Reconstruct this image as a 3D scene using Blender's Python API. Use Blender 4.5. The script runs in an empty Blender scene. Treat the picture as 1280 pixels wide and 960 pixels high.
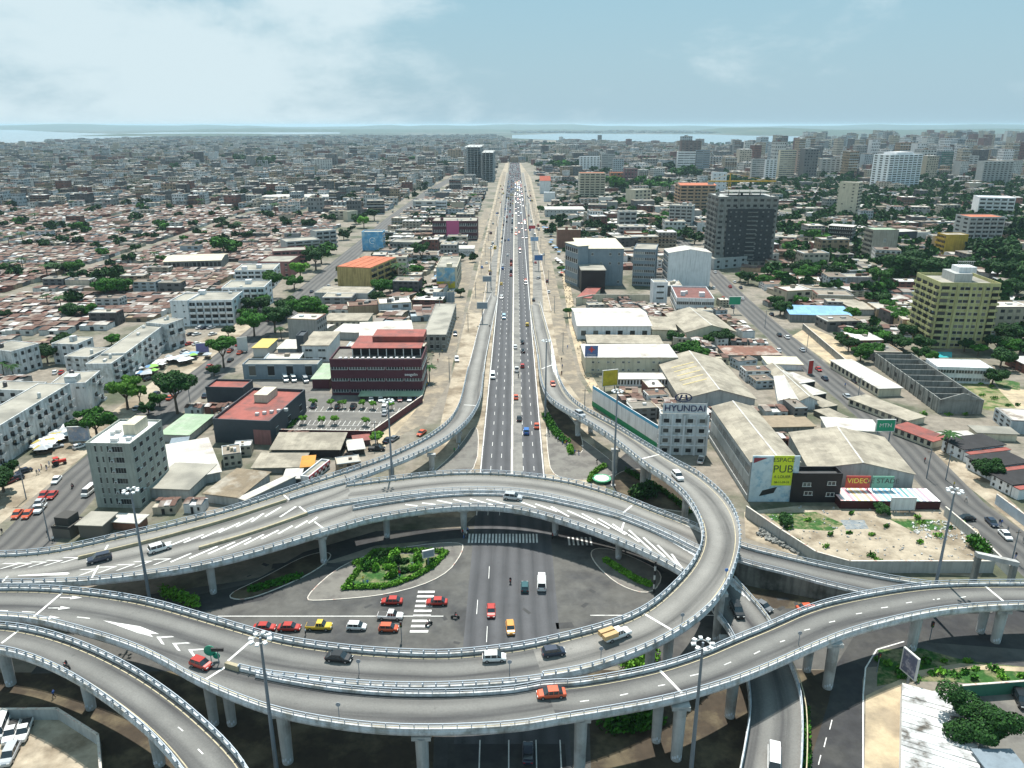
import bpy, math, random
import numpy as np
from mathutils import Vector, Matrix
from mathutils.bvhtree import BVHTree
random.seed(7)
C = bpy.context.scene.collection
PI = math.pi
# ------------------------------------------------------------------ camera
FPX, CAMH = 960.0, 95.0
PITCH = math.atan(324/FPX)
cam = bpy.data.objects.new('camera', bpy.data.cameras.new('camera'))
C.objects.link(cam); bpy.context.scene.camera = cam
cam.location = (0, 0, CAMH); cam.rotation_euler = (PI/2-PITCH, 0, 0)
cam.data.sensor_width = 36; cam.data.lens = 36*FPX/1280
cam.data.clip_start = 1; cam.data.clip_end = 120000
# ------------------------------------------------------------------ light
SUN_EL, SUN_AZ = math.radians(63), math.radians(-3)      # azimuth from +Y
w = bpy.data.worlds.new('World'); bpy.context.scene.world = w; w.use_nodes = True
nt = w.node_tree; nt.nodes.clear()
def N(t, typ, **kw):
    n = t.nodes.new(typ)
    for k, v in kw.items(): setattr(n, k, v)
    return n
out = N(nt, 'ShaderNodeOutputWorld'); bg = N(nt, 'ShaderNodeBackground'); bg.inputs[1].default_value = 0.052
sky = N(nt, 'ShaderNodeTexSky', sky_type='NISHITA'); sky.sun_disc = False
sky.sun_elevation = SUN_EL; sky.sun_rotation = SUN_AZ; sky.altitude = 50; sky.air_density = 1.6; sky.dust_density = 2.0; sky.ozone_density = 1.5
tc = N(nt, 'ShaderNodeTexCoord')
mp = N(nt, 'ShaderNodeMapping'); mp.inputs['Scale'].default_value = (1.7, 1.7, 4.2); mp.inputs['Location'].default_value = (3.1, 1.7, .2)
nt.links.new(tc.outputs['Generated'], mp.inputs[0])
cn = N(nt, 'ShaderNodeTexNoise'); cn.inputs['Scale'].default_value = 2.2; cn.inputs['Detail'].default_value = 12; cn.inputs['Roughness'].default_value = .62; cn.inputs['Distortion'].default_value = .15
nt.links.new(mp.outputs[0], cn.inputs['Vector'])
sx = N(nt, 'ShaderNodeSeparateXYZ'); nt.links.new(tc.outputs['Generated'], sx.inputs[0])
def MATH(t, op, a, b=None, c=None, clamp=False):
    n = N(t, 'ShaderNodeMath', operation=op); n.use_clamp = clamp
    for i, v in enumerate((a, b, c)):
        if v is None: continue
        if isinstance(v, (int, float)): n.inputs[i].default_value = v
        else: t.links.new(v, n.inputs[i])
    return n.outputs[0]
# more cloud to the left, hardly any to the right
bias = MATH(nt, 'MULTIPLY', sx.outputs[0], -0.30)
cv = MATH(nt, 'ADD', cn.outputs[0], bias)
ramp = N(nt, 'ShaderNodeMapRange'); ramp.inputs[1].default_value = .44; ramp.inputs[2].default_value = .70
ramp.interpolation_type = 'SMOOTHSTEP'
nt.links.new(cv, ramp.inputs[0])
cloudamt = MATH(nt, 'MULTIPLY', ramp.outputs[0], .85, clamp=True)
tint = N(nt, 'ShaderNodeMix', data_type='RGBA', blend_type='MULTIPLY'); tint.inputs[0].default_value = 1
nt.links.new(sky.outputs[0], tint.inputs[6]); tint.inputs[7].default_value = (1.0, 1.1, 1.05, 1)
hz = N(nt, 'ShaderNodeMix', data_type='RGBA'); hz.inputs[0].default_value = .85
nt.links.new(tint.outputs[2], hz.inputs[6]); elv = N(nt, 'ShaderNodeMapRange'); elv.inputs[1].default_value = 0; elv.inputs[2].default_value = .32; nt.links.new(sx.outputs[2], elv.inputs[0])
grad = N(nt, 'ShaderNodeMix', data_type='RGBA'); nt.links.new(elv.outputs[0], grad.inputs[0]); grad.inputs[6].default_value = (6.0, 8.8, 10.5, 1); grad.inputs[7].default_value = (3.7, 7.6, 9.9, 1); nt.links.new(grad.outputs[2], hz.inputs[7])
mx = N(nt, 'ShaderNodeMix', data_type='RGBA')
nt.links.new(cloudamt, mx.inputs[0]); nt.links.new(hz.outputs[2], mx.inputs[6]); mx.inputs[7].default_value = (10.0, 11.9, 12.6, 1)
nt.links.new(mx.outputs[2], bg.inputs[0]); nt.links.new(bg.outputs[0], out.inputs[0])
sun = bpy.data.objects.new('sun', bpy.data.lights.new('sun', 'SUN')); C.objects.link(sun)
sun.data.energy = 5.0; sun.data.angle = math.radians(.53); sun.data.color = (1, .96, .89)
sd = Vector((math.sin(SUN_AZ)*math.cos(SUN_EL), math.cos(SUN_AZ)*math.cos(SUN_EL), math.sin(SUN_EL)))
sun.rotation_euler = sd.to_track_quat('Z', 'Y').to_euler(); sun.location = (0, 0, 400)
vs = bpy.context.scene.view_settings
vs.view_transform = 'Standard'; vs.look = 'None'; vs.gamma = 1; vs.use_curve_mapping = False; vs.exposure = 0.5
bpy.context.scene.cycles.max_bounces = 5; bpy.context.scene.cycles.diffuse_bounces = 2; bpy.context.scene.cycles.volume_bounces = 0
# ------------------------------------------------------------------ photo geometry -> place
cp, sp_ = math.cos(PITCH), math.sin(PITCH)
def ray(x, y):
    u = (x-640)/FPX; v = (480-y)/FPX
    return Vector((u, cp+v*sp_, -sp_+v*cp))
def un(x, y, z=0.0):
    d = ray(x, y); t = (z-CAMH)/d.z
    return Vector((d.x*t, d.y*t, z))
def pr(X, Y, Z=0.0):
    f = Y*cp-(Z-CAMH)*sp_; u = Y*sp_+(Z-CAMH)*cp
    return 640+FPX*X/f, 480-FPX*u/f
def mpp(x, y):                                   # metres per photo pixel on the ground there
    p = un(x, y); return (p.y*cp+CAMH*sp_)/FPX
# ------------------------------------------------------------------ materials
MATS = {}
def mat(name, col, rough=.85, var=.18, scale=.35, alt=None, altamt=.5, altscale=.06, bump=0., metal=0., coord='Position', isl=0., spec=.3, corr=0., streak=0., island_ramp=None):
    if name in MATS: return MATS[name]
    dk = lambda c: tuple(v*(.80+.18*min(1, v)) for v in c)
    col = dk(col); alt = alt and dk(alt); island_ramp = island_ramp and [dk(c) for c in island_ramp]
    m = bpy.data.materials.new(name); m.use_nodes = True; t = m.node_tree; b = t.nodes['Principled BSDF']
    L = t.links.new
    b.inputs['Roughness'].default_value = rough; b.inputs['Metallic'].default_value = metal
    b.inputs['Specular IOR Level'].default_value = spec
    geo = N(t, 'ShaderNodeNewGeometry'); tco = N(t, 'ShaderNodeTexCoord')
    vec = geo.outputs['Position'] if coord == 'Position' else tco.outputs['Object']
    n1 = N(t, 'ShaderNodeTexNoise'); n1.inputs['Scale'].default_value = scale; n1.inputs['Detail'].default_value = 7; n1.inputs['Roughness'].default_value = .68
    L(vec, n1.inputs['Vector'])
    base = N(t, 'ShaderNodeRGB'); base.outputs[0].default_value = (*col, 1); cur = base.outputs[0]
    if island_ramp:
        r = N(t, 'ShaderNodeValToRGB'); r.color_ramp.interpolation = 'CONSTANT'
        els = r.color_ramp.elements; k = len(island_ramp)
        els[0].position = 0; els[0].color = (*island_ramp[0], 1)
        els[1].position = 1/k; els[1].color = (*island_ramp[1], 1)
        for i in range(2, k):
            e = els.new(i/k); e.color = (*island_ramp[i], 1)
        oi = N(t, 'ShaderNodeObjectInfo')
        s = MATH(t, 'FRACT', MATH(t, 'ADD', geo.outputs['Random Per Island'], oi.outputs['Random']))
        L(s, r.inputs[0]); cur = r.outputs[0]
    if alt:
        n2 = N(t, 'ShaderNodeTexNoise'); n2.inputs['Scale'].default_value = altscale; n2.inputs['Detail'].default_value = 8; n2.inputs['Roughness'].default_value = .62
        L(vec, n2.inputs['Vector'])
        mr = N(t, 'ShaderNodeMapRange'); c0 = .72-.44*altamt; mr.inputs[1].default_value = c0-.07; mr.inputs[2].default_value = c0+.07
        L(n2.outputs[0], mr.inputs[0])
        mm = N(t, 'ShaderNodeMix', data_type='RGBA'); L(mr.outputs[0], mm.inputs[0]); L(cur, mm.inputs[6]); mm.inputs[7].default_value = (*alt, 1); cur = mm.outputs[2]
    if streak:
        mp_ = N(t, 'ShaderNodeMapping'); mp_.inputs['Scale'].default_value = (1.3, 1.3, .12); L(vec, mp_.inputs[0])
        n3 = N(t, 'ShaderNodeTexNoise'); n3.inputs['Scale'].default_value = 1.0; n3.inputs['Detail'].default_value = 5; L(mp_.outputs[0], n3.inputs['Vector'])
        mr = N(t, 'ShaderNodeMapRange'); mr.inputs[1].default_value = .45; mr.inputs[2].default_value = .75; mr.inputs[3].default_value = 1; mr.inputs[4].default_value = 1-streak
        L(n3.outputs[0], mr.inputs[0])
        mm = N(t, 'ShaderNodeMix', data_type='RGBA', blend_type='MULTIPLY'); mm.inputs[0].default_value = 1; L(cur, mm.inputs[6]); L(mr.outputs[0], mm.inputs[7]); cur = mm.outputs[2]
    mr = N(t, 'ShaderNodeMapRange'); mr.inputs[1].default_value = .28; mr.inputs[2].default_value = .72; mr.inputs[3].default_value = 1-var; mr.inputs[4].default_value = 1+var
    L(n1.outputs[0], mr.inputs[0]); f = mr.outputs[0]
    if isl:
        f = MATH(t, 'MULTIPLY', f, MATH(t, 'MULTIPLY_ADD', geo.outputs['Random Per Island'], isl*2, 1-isl))
    if corr:                                         # sheet joints and ribs of corrugated roofing
        wv = N(t, 'ShaderNodeTexBrick'); wv.offset = .5
        wv.inputs['Color1'].default_value = (.84, .84, .84, 1); wv.inputs['Color2'].default_value = (1.08, 1.08, 1.08, 1); wv.inputs['Mortar'].default_value = (.62, .6, .58, 1)
        wv.inputs['Scale'].default_value = corr; wv.inputs['Mortar Size'].default_value = .012; wv.inputs['Brick Width'].default_value = .9; wv.inputs['Row Height'].default_value = 2.4
        L(tco.outputs['Object'], wv.inputs['Vector'])
        mm = N(t, 'ShaderNodeMix', data_type='RGBA', blend_type='MULTIPLY'); mm.inputs[0].default_value = .8; L(cur, mm.inputs[6]); L(wv.outputs[0], mm.inputs[7]); cur = mm.outputs[2]
    vm = N(t, 'ShaderNodeVectorMath', operation='SCALE'); L(cur, vm.inputs[0]); L(f, vm.inputs['Scale'])
    L(vm.outputs[0], b.inputs['Base Color'])
    if bump:
        bp = N(t, 'ShaderNodeBump'); bp.inputs['Strength'].default_value = bump; bp.inputs['Distance'].default_value = .1; L(n1.outputs[0], bp.inputs['Height']); L(bp.outputs[0], b.inputs['Normal'])
    MATS[name] = m; return m
def leafmat(name, c0, c1):
    if name in MATS: return MATS[name]
    m = bpy.data.materials.new(name); m.use_nodes = True; t = m.node_tree; b = t.nodes['Principled BSDF']
    geo = N(t, 'ShaderNodeNewGeometry'); oi = N(t, 'ShaderNodeObjectInfo')
    mm = N(t, 'ShaderNodeMix', data_type='RGBA'); t.links.new(geo.outputs['Random Per Island'], mm.inputs[0])
    mm.inputs[6].default_value = (*c0, 1); mm.inputs[7].default_value = (*c1, 1)
    vm = N(t, 'ShaderNodeVectorMath', operation='SCALE'); t.links.new(mm.outputs[2], vm.inputs[0])
    t.links.new(MATH(t, 'MULTIPLY_ADD', oi.outputs['Random'], .5, .75), vm.inputs['Scale'])
    t.links.new(vm.outputs[0], b.inputs['Base Color']); b.inputs['Roughness'].default_value = .75; b.inputs['Specular IOR Level'].default_value = .2
    MATS[name] = m; return m
def roadmat(name, light, dark, lane=3.5, off=0.0, amt=1.0):
    m = bpy.data.materials.new(name); m.use_nodes = True; t = m.node_tree; b = t.nodes['Principled BSDF']; L = t.links.new
    uv = N(t, 'ShaderNodeUVMap'); uv.uv_map = 'UVMap'; sx = N(t, 'ShaderNodeSeparateXYZ'); L(uv.outputs[0], sx.inputs[0])
    n0 = N(t, 'ShaderNodeTexNoise'); n0.inputs['Scale'].default_value = .035; n0.inputs['Detail'].default_value = 3
    geo = N(t, 'ShaderNodeNewGeometry'); L(geo.outputs['Position'], n0.inputs['Vector'])
    wob = MATH(t, 'MULTIPLY_ADD', n0.outputs[0], 1.6, off-.8)
    ph = MATH(t, 'MULTIPLY', MATH(t, 'ADD', sx.outputs[1], wob), PI/lane)
    s = MATH(t, 'SINE', ph); s2 = MATH(t, 'POWER', MATH(t, 'ABSOLUTE', s), 2.2)
    mp_ = N(t, 'ShaderNodeMapping'); mp_.inputs['Scale'].default_value = (.04, 1.1, 1); L(uv.outputs[0], mp_.inputs[0])
    n1 = N(t, 'ShaderNodeTexNoise'); n1.inputs['Scale'].default_value = 1; n1.inputs['Detail'].default_value = 6; L(mp_.outputs[0], n1.inputs['Vector'])
    s3 = MATH(t, 'MULTIPLY', s2, MATH(t, 'MULTIPLY_ADD', n1.outputs[0], 1.5, -.05, clamp=True))
    s3 = MATH(t, 'MULTIPLY', s3, amt, clamp=True)
    mm = N(t, 'ShaderNodeMix', data_type='RGBA'); L(s3, mm.inputs[0]); mm.inputs[6].default_value = (*light, 1); mm.inputs[7].default_value = (*dark, 1)
    n2 = N(t, 'ShaderNodeTexNoise'); n2.inputs['Scale'].default_value = 3.5; n2.inputs['Detail'].default_value = 6; L(geo.outputs['Position'], n2.inputs['Vector'])
    n4 = N(t, 'ShaderNodeTexNoise'); n4.inputs['Scale'].default_value = .12; n4.inputs['Detail'].default_value = 7; n4.inputs['Roughness'].default_value = .7; L(geo.outputs['Position'], n4.inputs['Vector'])
    f = MATH(t, 'MULTIPLY', MATH(t, 'MULTIPLY_ADD', n2.outputs[0], .5, .75), MATH(t, 'MULTIPLY_ADD', n4.outputs[0], .7, .65))
    n5 = N(t, 'ShaderNodeTexNoise'); n5.inputs['Scale'].default_value = .55; n5.inputs['Detail'].default_value = 8; n5.inputs['Roughness'].default_value = .75; L(geo.outputs['Position'], n5.inputs['Vector'])
    mr5 = N(t, 'ShaderNodeMapRange'); mr5.inputs[1].default_value = .60; mr5.inputs[2].default_value = .68; mr5.inputs[3].default_value = 1; mr5.inputs[4].default_value = .72; L(n5.outputs[0], mr5.inputs[0]); f = MATH(t, 'MULTIPLY', f, mr5.outputs[0])
    vm = N(t, 'ShaderNodeVectorMath', operation='SCALE'); L(mm.outputs[2], vm.inputs[0]); L(f, vm.inputs['Scale'])
    L(vm.outputs[0], b.inputs['Base Color']); b.inputs['Roughness'].default_value = .8; b.inputs['Specular IOR Level'].default_value = .35
    MATS[name] = m; return m
def flat(name, col, rough=.5, metal=0., spec=.5):
    if name in MATS: return MATS[name]
    m = bpy.data.materials.new(name); m.use_nodes = True; b = m.node_tree.nodes['Principled BSDF']
    geo = N(m.node_tree, 'ShaderNodeNewGeometry'); n = N(m.node_tree, 'ShaderNodeTexNoise'); n.inputs['Scale'].default_value = 2.5; n.inputs['Detail'].default_value = 4
    m.node_tree.links.new(geo.outputs['Position'], n.inputs['Vector'])
    vm = N(m.node_tree, 'ShaderNodeVectorMath', operation='SCALE'); vm.inputs[0].default_value = col
    m.node_tree.links.new(MATH(m.node_tree, 'MULTIPLY_ADD', n.outputs[0], .3, .85), vm.inputs['Scale']); m.node_tree.links.new(vm.outputs[0], b.inputs['Base Color'])
    b.inputs['Roughness'].default_value = rough; b.inputs['Metallic'].default_value = metal; b.inputs['Specular IOR Level'].default_value = spec
    MATS[name] = m; return m
CONC = mat('concrete', (.50, .50, .49), streak=.25, alt=(.33, .32, .3), altamt=.35, altscale=.15)
DECKC = mat('deck_concrete', (.64, .65, .66), var=.14, scale=.8, streak=.4, alt=(.40, .39, .36), altamt=.36, altscale=.35)
STEEL = flat('rail_steel', (.36, .41, .46), .5, .1)
DARKSTEEL = flat('mast_steel', (.20, .24, .28), .45, .4)
PAINT = mat('road_paint', (.78, .77, .74), var=.22, scale=1.2, alt=(.45, .45, .44), altamt=.3, altscale=.6)
YPAINT = mat('cream_paint', (.52, .46, .32), var=.25, scale=1.0)
DECKR = roadmat('deck_road', (.165, .162, .152), (.032, .032, .035), 4.4, 1.2)
DECKL = roadmat('deck_road_light', (.225, .217, .20), (.052, .051, .05), 5.0, 2.2, .95)
HWYR = roadmat('highway_asphalt', (.078, .079, .085), (.034, .036, .04), 3.2, 0, .9)
STRR = roadmat('street_asphalt', (.11, .106, .10), (.04, .04, .042), 3.3, 0)
YARD = mat('junction_asphalt', (.115, .112, .104), var=.3, scale=.25, alt=(.065, .065, .066), altamt=.45, altscale=.07)
DARKR = mat('shade_dark_asphalt', (.045, .045, .048), var=.25, scale=.5, alt=(.07, .069, .066), altamt=.4, altscale=.1)  # asphalt darkened beyond its own tone, painting in shade below the decks
SAND = mat('sand', (.50, .41, .28), var=.22, scale=.4, alt=(.34, .28, .2), altamt=.45, altscale=.12)
PALE = mat('dusty_concrete', (.42, .36, .275), var=.28, scale=.4, alt=(.235, .19, .135), altamt=.45, altscale=.09)
SOIL = mat('shade_dark_soil', (.06, .045, .03), var=.3, scale=.5, alt=(.13, .105, .065), altamt=.4, altscale=.15)  # brown soil with the flyovers' shade put into its colour
PAVE = mat('paving', (.20, .19, .17), var=.15, scale=.6, alt=(.14, .13, .12), altamt=.4, altscale=.2)
GRASS = mat('grass', (.028, .105, .014), var=.5, scale=1.2, alt=(.20, .19, .10), altamt=.46, altscale=.3)
GROUND = mat('city_ground', (.25, .22, .18), var=.35, scale=.3, alt=(.09, .10, .06), altamt=.42, altscale=.03)
KERB = mat('kerb_stone', (.62, .58, .52), var=.2, scale=1.5, alt=(.45, .2, .16), altamt=.25, altscale=.9)
def rndmat(name, c0, c1, rough):
    m = bpy.data.materials.new(name); m.use_nodes = True; t = m.node_tree; b = t.nodes['Principled BSDF']; oi = N(t, 'ShaderNodeObjectInfo'); geo = N(t, 'ShaderNodeNewGeometry')
    mm = N(t, 'ShaderNodeMix', data_type='RGBA'); t.links.new(MATH(t, 'POWER', MATH(t, 'FRACT', MATH(t, 'ADD', oi.outputs['Random'], geo.outputs['Random Per Island'])), 3.5), mm.inputs[0]); mm.inputs[6].default_value = (*c0, 1); mm.inputs[7].default_value = (*c1, 1)
    t.links.new(mm.outputs[2], b.inputs['Base Color']); b.inputs['Roughness'].default_value = rough; MATS[name] = m; return m
GLASS = rndmat('window_glass', (.015, .02, .026), (.26, .27, .26), .12)
DARK = rndmat('dark_opening', (.012, .012, .013), (.16, .15, .13), .8)
FRAME = flat('window_frame', (.55, .55, .53), .6)
BLACK = flat('black_plastic', (.02, .02, .02), .6)
WHITE = mat('white_wall', (.74, .75, .76), var=.08, streak=.3)
PLASTER = mat('grey_plaster', (.46, .47, .46), var=.12, streak=.32)
LEAF = leafmat('leaf_green', (.014, .060, .008), (.048, .17, .012))
LEAF2 = leafmat('leaf_bright', (.06, .17, .012), (.13, .30, .03))
LEAFD = leafmat('leaf_dark', (.008, .032, .008), (.026, .088, .014))
BARK = mat('bark', (.13, .10, .075), var=.3, scale=3)
ROOFW = mat('roof_sheet_white', (.56, .54, .50), .6, .12, .5, alt=(.42, .37, .32), altamt=.25, altscale=.12, corr=.5)
ROOFB = mat('roof_sheet_beige', (.40, .36, .29), .8, .14, .5, alt=(.28, .25, .20), altamt=.45, altscale=.15, corr=.5)
ROOFG = mat('roof_grey', (.38, .36, .31), .85, .16, .4, alt=(.24, .23, .2), altamt=.45, altscale=.1)
ROOFR = mat('roof_red', (.33, .095, .075), .7, .16, .4, alt=(.20, .08, .07), altamt=.4, altscale=.15, corr=.5)
ROOFGR = mat('roof_green', (.33, .43, .30), .7, .14, .4, alt=(.4, .45, .36), altamt=.4, altscale=.15, corr=.5)
RUST = mat('roof_rust', (.24, .12, .085), .85, .25, .5, alt=(.44, .38, .33), altamt=.35, altscale=.12, corr=.4)
# ------------------------------------------------------------------ mesh builder
class MB:
    def __init__(s): s.v = []; s.f = []; s.m = []; s.uv = None
    def quad(s, a, b, c, d, m=0):
        n = len(s.v); s.v += [tuple(a), tuple(b), tuple(c), tuple(d)]; s.f.append((n, n+1, n+2, n+3)); s.m.append(m); return s
    def poly(s, pts, m=0):
        n = len(s.v); s.v += [tuple(p) for p in pts]; s.f.append(tuple(range(n, n+len(pts)))); s.m.append(m); return s
    def box(s, x0, y0, z0, x1, y1, z1, m=0, mt=None):
        n = len(s.v); s.v += [(x0,y0,z0),(x1,y0,z0),(x1,y1,z0),(x0,y1,z0),(x0,y0,z1),(x1,y0,z1),(x1,y1,z1),(x0,y1,z1)]
        s.f += [(n+3,n+2,n+1,n),(n,n+1,n+5,n+4),(n+1,n+2,n+6,n+5),(n+2,n+3,n+7,n+6),(n+3,n,n+4,n+7),(n+4,n+5,n+6,n+7)]
        s.m += [m]*5+[m if mt is None else mt]; return s
    def tube(s, p0, p1, r0, r1=None, k=6, m=0, cap=True):
        r1 = r0 if r1 is None else r1; p0 = Vector(p0); p1 = Vector(p1); d = (p1-p0).normalized()
        u = d.orthogonal().normalized(); w_ = d.cross(u); n = len(s.v)
        for p, r in ((p0, r0), (p1, r1)):
            for i in range(k):
                a = 2*PI*i/k; s.v.append(tuple(p+u*(r*math.cos(a))+w_*(r*math.sin(a))))
        for i in range(k): j = (i+1) % k; s.f.append((n+i, n+j, n+k+j, n+k+i)); s.m.append(m)
        if cap: s.f += [tuple(range(n+k-1, n-1, -1)), tuple(range(n+k, n+2*k))]; s.m += [m, m]
        return s
    def loft(s, rings, m=0, closed=True, cap=True):           # rings: lists of equal length
        n = len(s.v); k = len(rings[0])
        for r in rings: s.v += [tuple(p) for p in r]
        for i in range(len(rings)-1):
            for j in range(k if closed else k-1):
                j2 = (j+1) % k; s.f.append((n+i*k+j, n+i*k+j2, n+(i+1)*k+j2, n+(i+1)*k+j)); s.m.append(m)
        if cap and closed:
            s.f += [tuple(range(n+k-1, n-1, -1)), tuple(range(n+(len(rings)-1)*k, n+len(rings)*k))]; s.m += [m, m]
        return s
    def mesh(s, name, mats):
        me = bpy.data.meshes.new(name); me.from_pydata(s.v, [], s.f)
        for m in mats: me.materials.append(m)
        if len(mats) > 1: me.polygons.foreach_set('material_index', s.m)
        if s.uv:
            l = me.uv_layers.new(name='UVMap'); l.data.foreach_set('uv', [c for q in s.uv for c in q])
        me.update(); return me
    def build(s, name, mats, parent=None, **kw):
        if not isinstance(mats, (list, tuple)): mats = [mats]
        return put(name, s.mesh(name, mats), parent, **kw)
def put(name, me, parent=None, loc=None, rz=0, label=None, cat=None, group=None, kind=None, scale=None):
    o = bpy.data.objects.new(name, me); C.objects.link(o)
    if parent: o.parent = parent
    if loc is not None: o.location = loc
    if rz: o.rotation_euler = (0, 0, rz)
    if scale is not None: o.scale = scale
    if label: o['label'] = label
    if cat: o['category'] = cat
    if group: o['group'] = group
    if kind: o['kind'] = kind
    return o
def thing(name, label, cat, loc=(0, 0, 0), rz=0, group=None): return put(name, None, None, loc, rz, label, cat, group)
def clone(root, loc, rz, label=None, group=None, recolor=None):
    r = root.copy(); C.objects.link(r); r.location = loc; r.rotation_euler = (0, 0, rz)
    if label: r['label'] = label
    if group: r['group'] = group
    for ch in root.children:
        c = ch.copy(); C.objects.link(c); c.parent = r
        for g in ch.children:
            d = g.copy(); C.objects.link(d); d.parent = c
    return r
def text(body, size, parent, m, loc, rot, name='lettering', ext=.03, alignx='CENTER'):
    cu = bpy.data.curves.new(name, 'FONT'); cu.body = body; cu.size = size; cu.extrude = ext; cu.align_x = alignx; cu.align_y = 'CENTER'; cu.space_line = .85
    tmp = bpy.data.objects.new(name, cu); C.objects.link(tmp)
    dg = bpy.context.evaluated_depsgraph_get(); me = bpy.data.meshes.new_from_object(tmp.evaluated_get(dg))
    bpy.data.objects.remove(tmp); me.materials.clear(); me.materials.append(m)
    o = bpy.data.objects.new(name, me); C.objects.link(o); o.parent = parent; o.location = loc; o.rotation_euler = rot; return o
# ------------------------------------------------------------------ setting: ground, water, far land
B = MB(); B.box(-45000, -600, -1, 45000, 60000, 0); B.build('ground', GROUND, kind='structure')
EXC = []                                             # world polygons where fillers may not stand
def sheet(name, px, m, z, kind='structure', world=False, uvdir=None, exc=False, parent=None):
    pts = [(p[0], p[1]) for p in px] if world else [tuple(un(x, y, 0).xy) for x, y in px]
    b = MB(); b.poly([(x, y, z) for x, y in pts])
    if uvdir is not None:
        dx, dy = uvdir; b.uv = [((x*dx+y*dy), (-x*dy+y*dx)) for x, y in pts]
    me = b.mesh(name, [m])
    if me.polygons[0].normal.z < 0: me.flip_normals()
    o = put(name, me, parent, kind=kind if not parent else None)
    if exc: EXC.append(pts)
    return o
sheet('far_woodland', [(-44000, 5200), (44000, 5200), (44000, 44000), (-44000, 44000)], mat('far_wood', (.035, .06, .04), var=.4, scale=.004, alt=(.16, .16, .14), altamt=.36, altscale=.0015), .4, world=True)
WATER = mat('lagoon_water', (.20, .27, .31), .25, .05, .002, spec=.6)
FOREST = mat('forest', (.035, .065, .035), var=.4, scale=.01, alt=(.09, .10, .07), altamt=.25, altscale=.002)
sheet('lagoon', [(-400, 184), (0, 179), (70, 177), (150, 173), (215, 170), (425, 167), (425, 163.5), (300, 162.6), (215, 165), (145, 167.5), (75, 165.5), (20, 162.5), (-400, 160.5)], WATER, 1.0)
sheet('lagoon', [(640, 169), (640, 173), (720, 176.5), (800, 179), (860, 180.5), (930, 184), (975, 181), (1020, 175), (1020, 171), (930, 169.5), (880, 168), (760, 167.5), (700, 167)], WATER, 1.0)
def hills(name, y0, y1, x0, x1, hmax, seed):
    rnd = random.Random(seed); b = MB(); nx, ny = 90, 7; ph = [rnd.uniform(0, 6) for _ in range(6)]
    for j in range(ny+1):
        for i in range(nx+1):
            X = x0+(x1-x0)*i/nx; Y = y0+(y1-y0)*j/ny
            e = math.sin(PI*j/ny)**.6*min(1, i/5, (nx-i)/5)
            h = hmax*e*(.55+.2*math.sin(X/1700+ph[0])+.15*math.sin(X/620+ph[1]+j)+.1*math.sin(X/240+ph[2])+.1*rnd.random())
            b.v.append((X, Y, h-.5))
    for j in range(ny):
        for i in range(nx): n = j*(nx+1)+i; b.f.append((n, n+1, n+nx+2, n+nx+1)); b.m.append(0)
    b.build(name, FOREST, kind='structure')
hills('wooded_hills', 16000, 24000, -22000, 22000, 120, 3)
hills('wooded_hills', 10600, 14500, -5200, 3000, 45, 5)
hills('wooded_hills', 8200, 12500, 2400, 9500, 75, 8)
hills('wooded_shore', 7000, 8300, -3900, -2300, 16, 9)
DECKL_G = mat('worn_pale_asphalt', (.24, .23, .21), var=.25, scale=.4, alt=(.15, .148, .14), altamt=.4, altscale=.15)
# ------------------------------------------------------------------ roads at ground level
def road(name, cl, width, m, z=.006, exc=True, marks=True):
    pts = [un(x, y) for x, y in cl]; b = MB(); b.uv = []; s = 0
    L, R = [], []
    for i, p in enumerate(pts):
        d = (pts[min(i+1, len(pts)-1)]-pts[max(i-1, 0)]).normalized(); n = Vector((-d.y, d.x, 0))
        w_ = width[i] if isinstance(width, (list, tuple)) else width
        L.append(p+n*w_/2); R.append(p-n*w_/2)
    for i in range(len(pts)-1):
        l = (pts[i+1]-pts[i]).length; w_ = (L[i]-R[i]).length
        b.quad(R[i]+Vector((0,0,z)), L[i]+Vector((0,0,z)), L[i+1]+Vector((0,0,z)), R[i+1]+Vector((0,0,z)))
        b.uv += [(s, 0), (s, w_), (s+l, w_), (s+l, 0)]; s += l
        if exc: EXC.append([tuple(q.xy) for q in (R[i], L[i], L[i+1], R[i+1])])
    me = b.mesh(name, [m]); put(name, me, kind='structure'); return L, R, pts
HW = 9.4
XH = lambda Y: .0035*max(0, Y-200)
b = MB(); b.uv = []
ys = [30, 90, 150, 220, 300, 400, 520, 700, 900, 1200, 1600, 2100]
def hw_edge(Y, side):
    if side < 0: return XH(Y)-HW-(1.0 if Y > 500 else 0)*min(3, (Y-500)/150)
    return XH(Y)+HW+(0 if Y < 420 else min(4, (Y-420)/80))
for i in range(len(ys)-1):
    a, c = ys[i], ys[i+1]
    q = [(hw_edge(a, -1), a), (hw_edge(a, 1), a), (hw_edge(c, 1), c), (hw_edge(c, -1), c)]
    b.quad(*[(x, y, .016) for x, y in q]); b.uv += [(y, x+9.6) for x, y in q]
    EXC.append([(x-(28 if i > 2 else 6)*(1 if k in (0, 3) else -1)*1.0, y) for k, (x, y) in enumerate(q)])
b.build('highway', HWYR, kind='structure')
FRONT = mat('dusty_asphalt', (.22, .19, .15), var=.25, scale=.5, alt=(.34, .285, .21), altamt=.42, altscale=.12)
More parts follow.
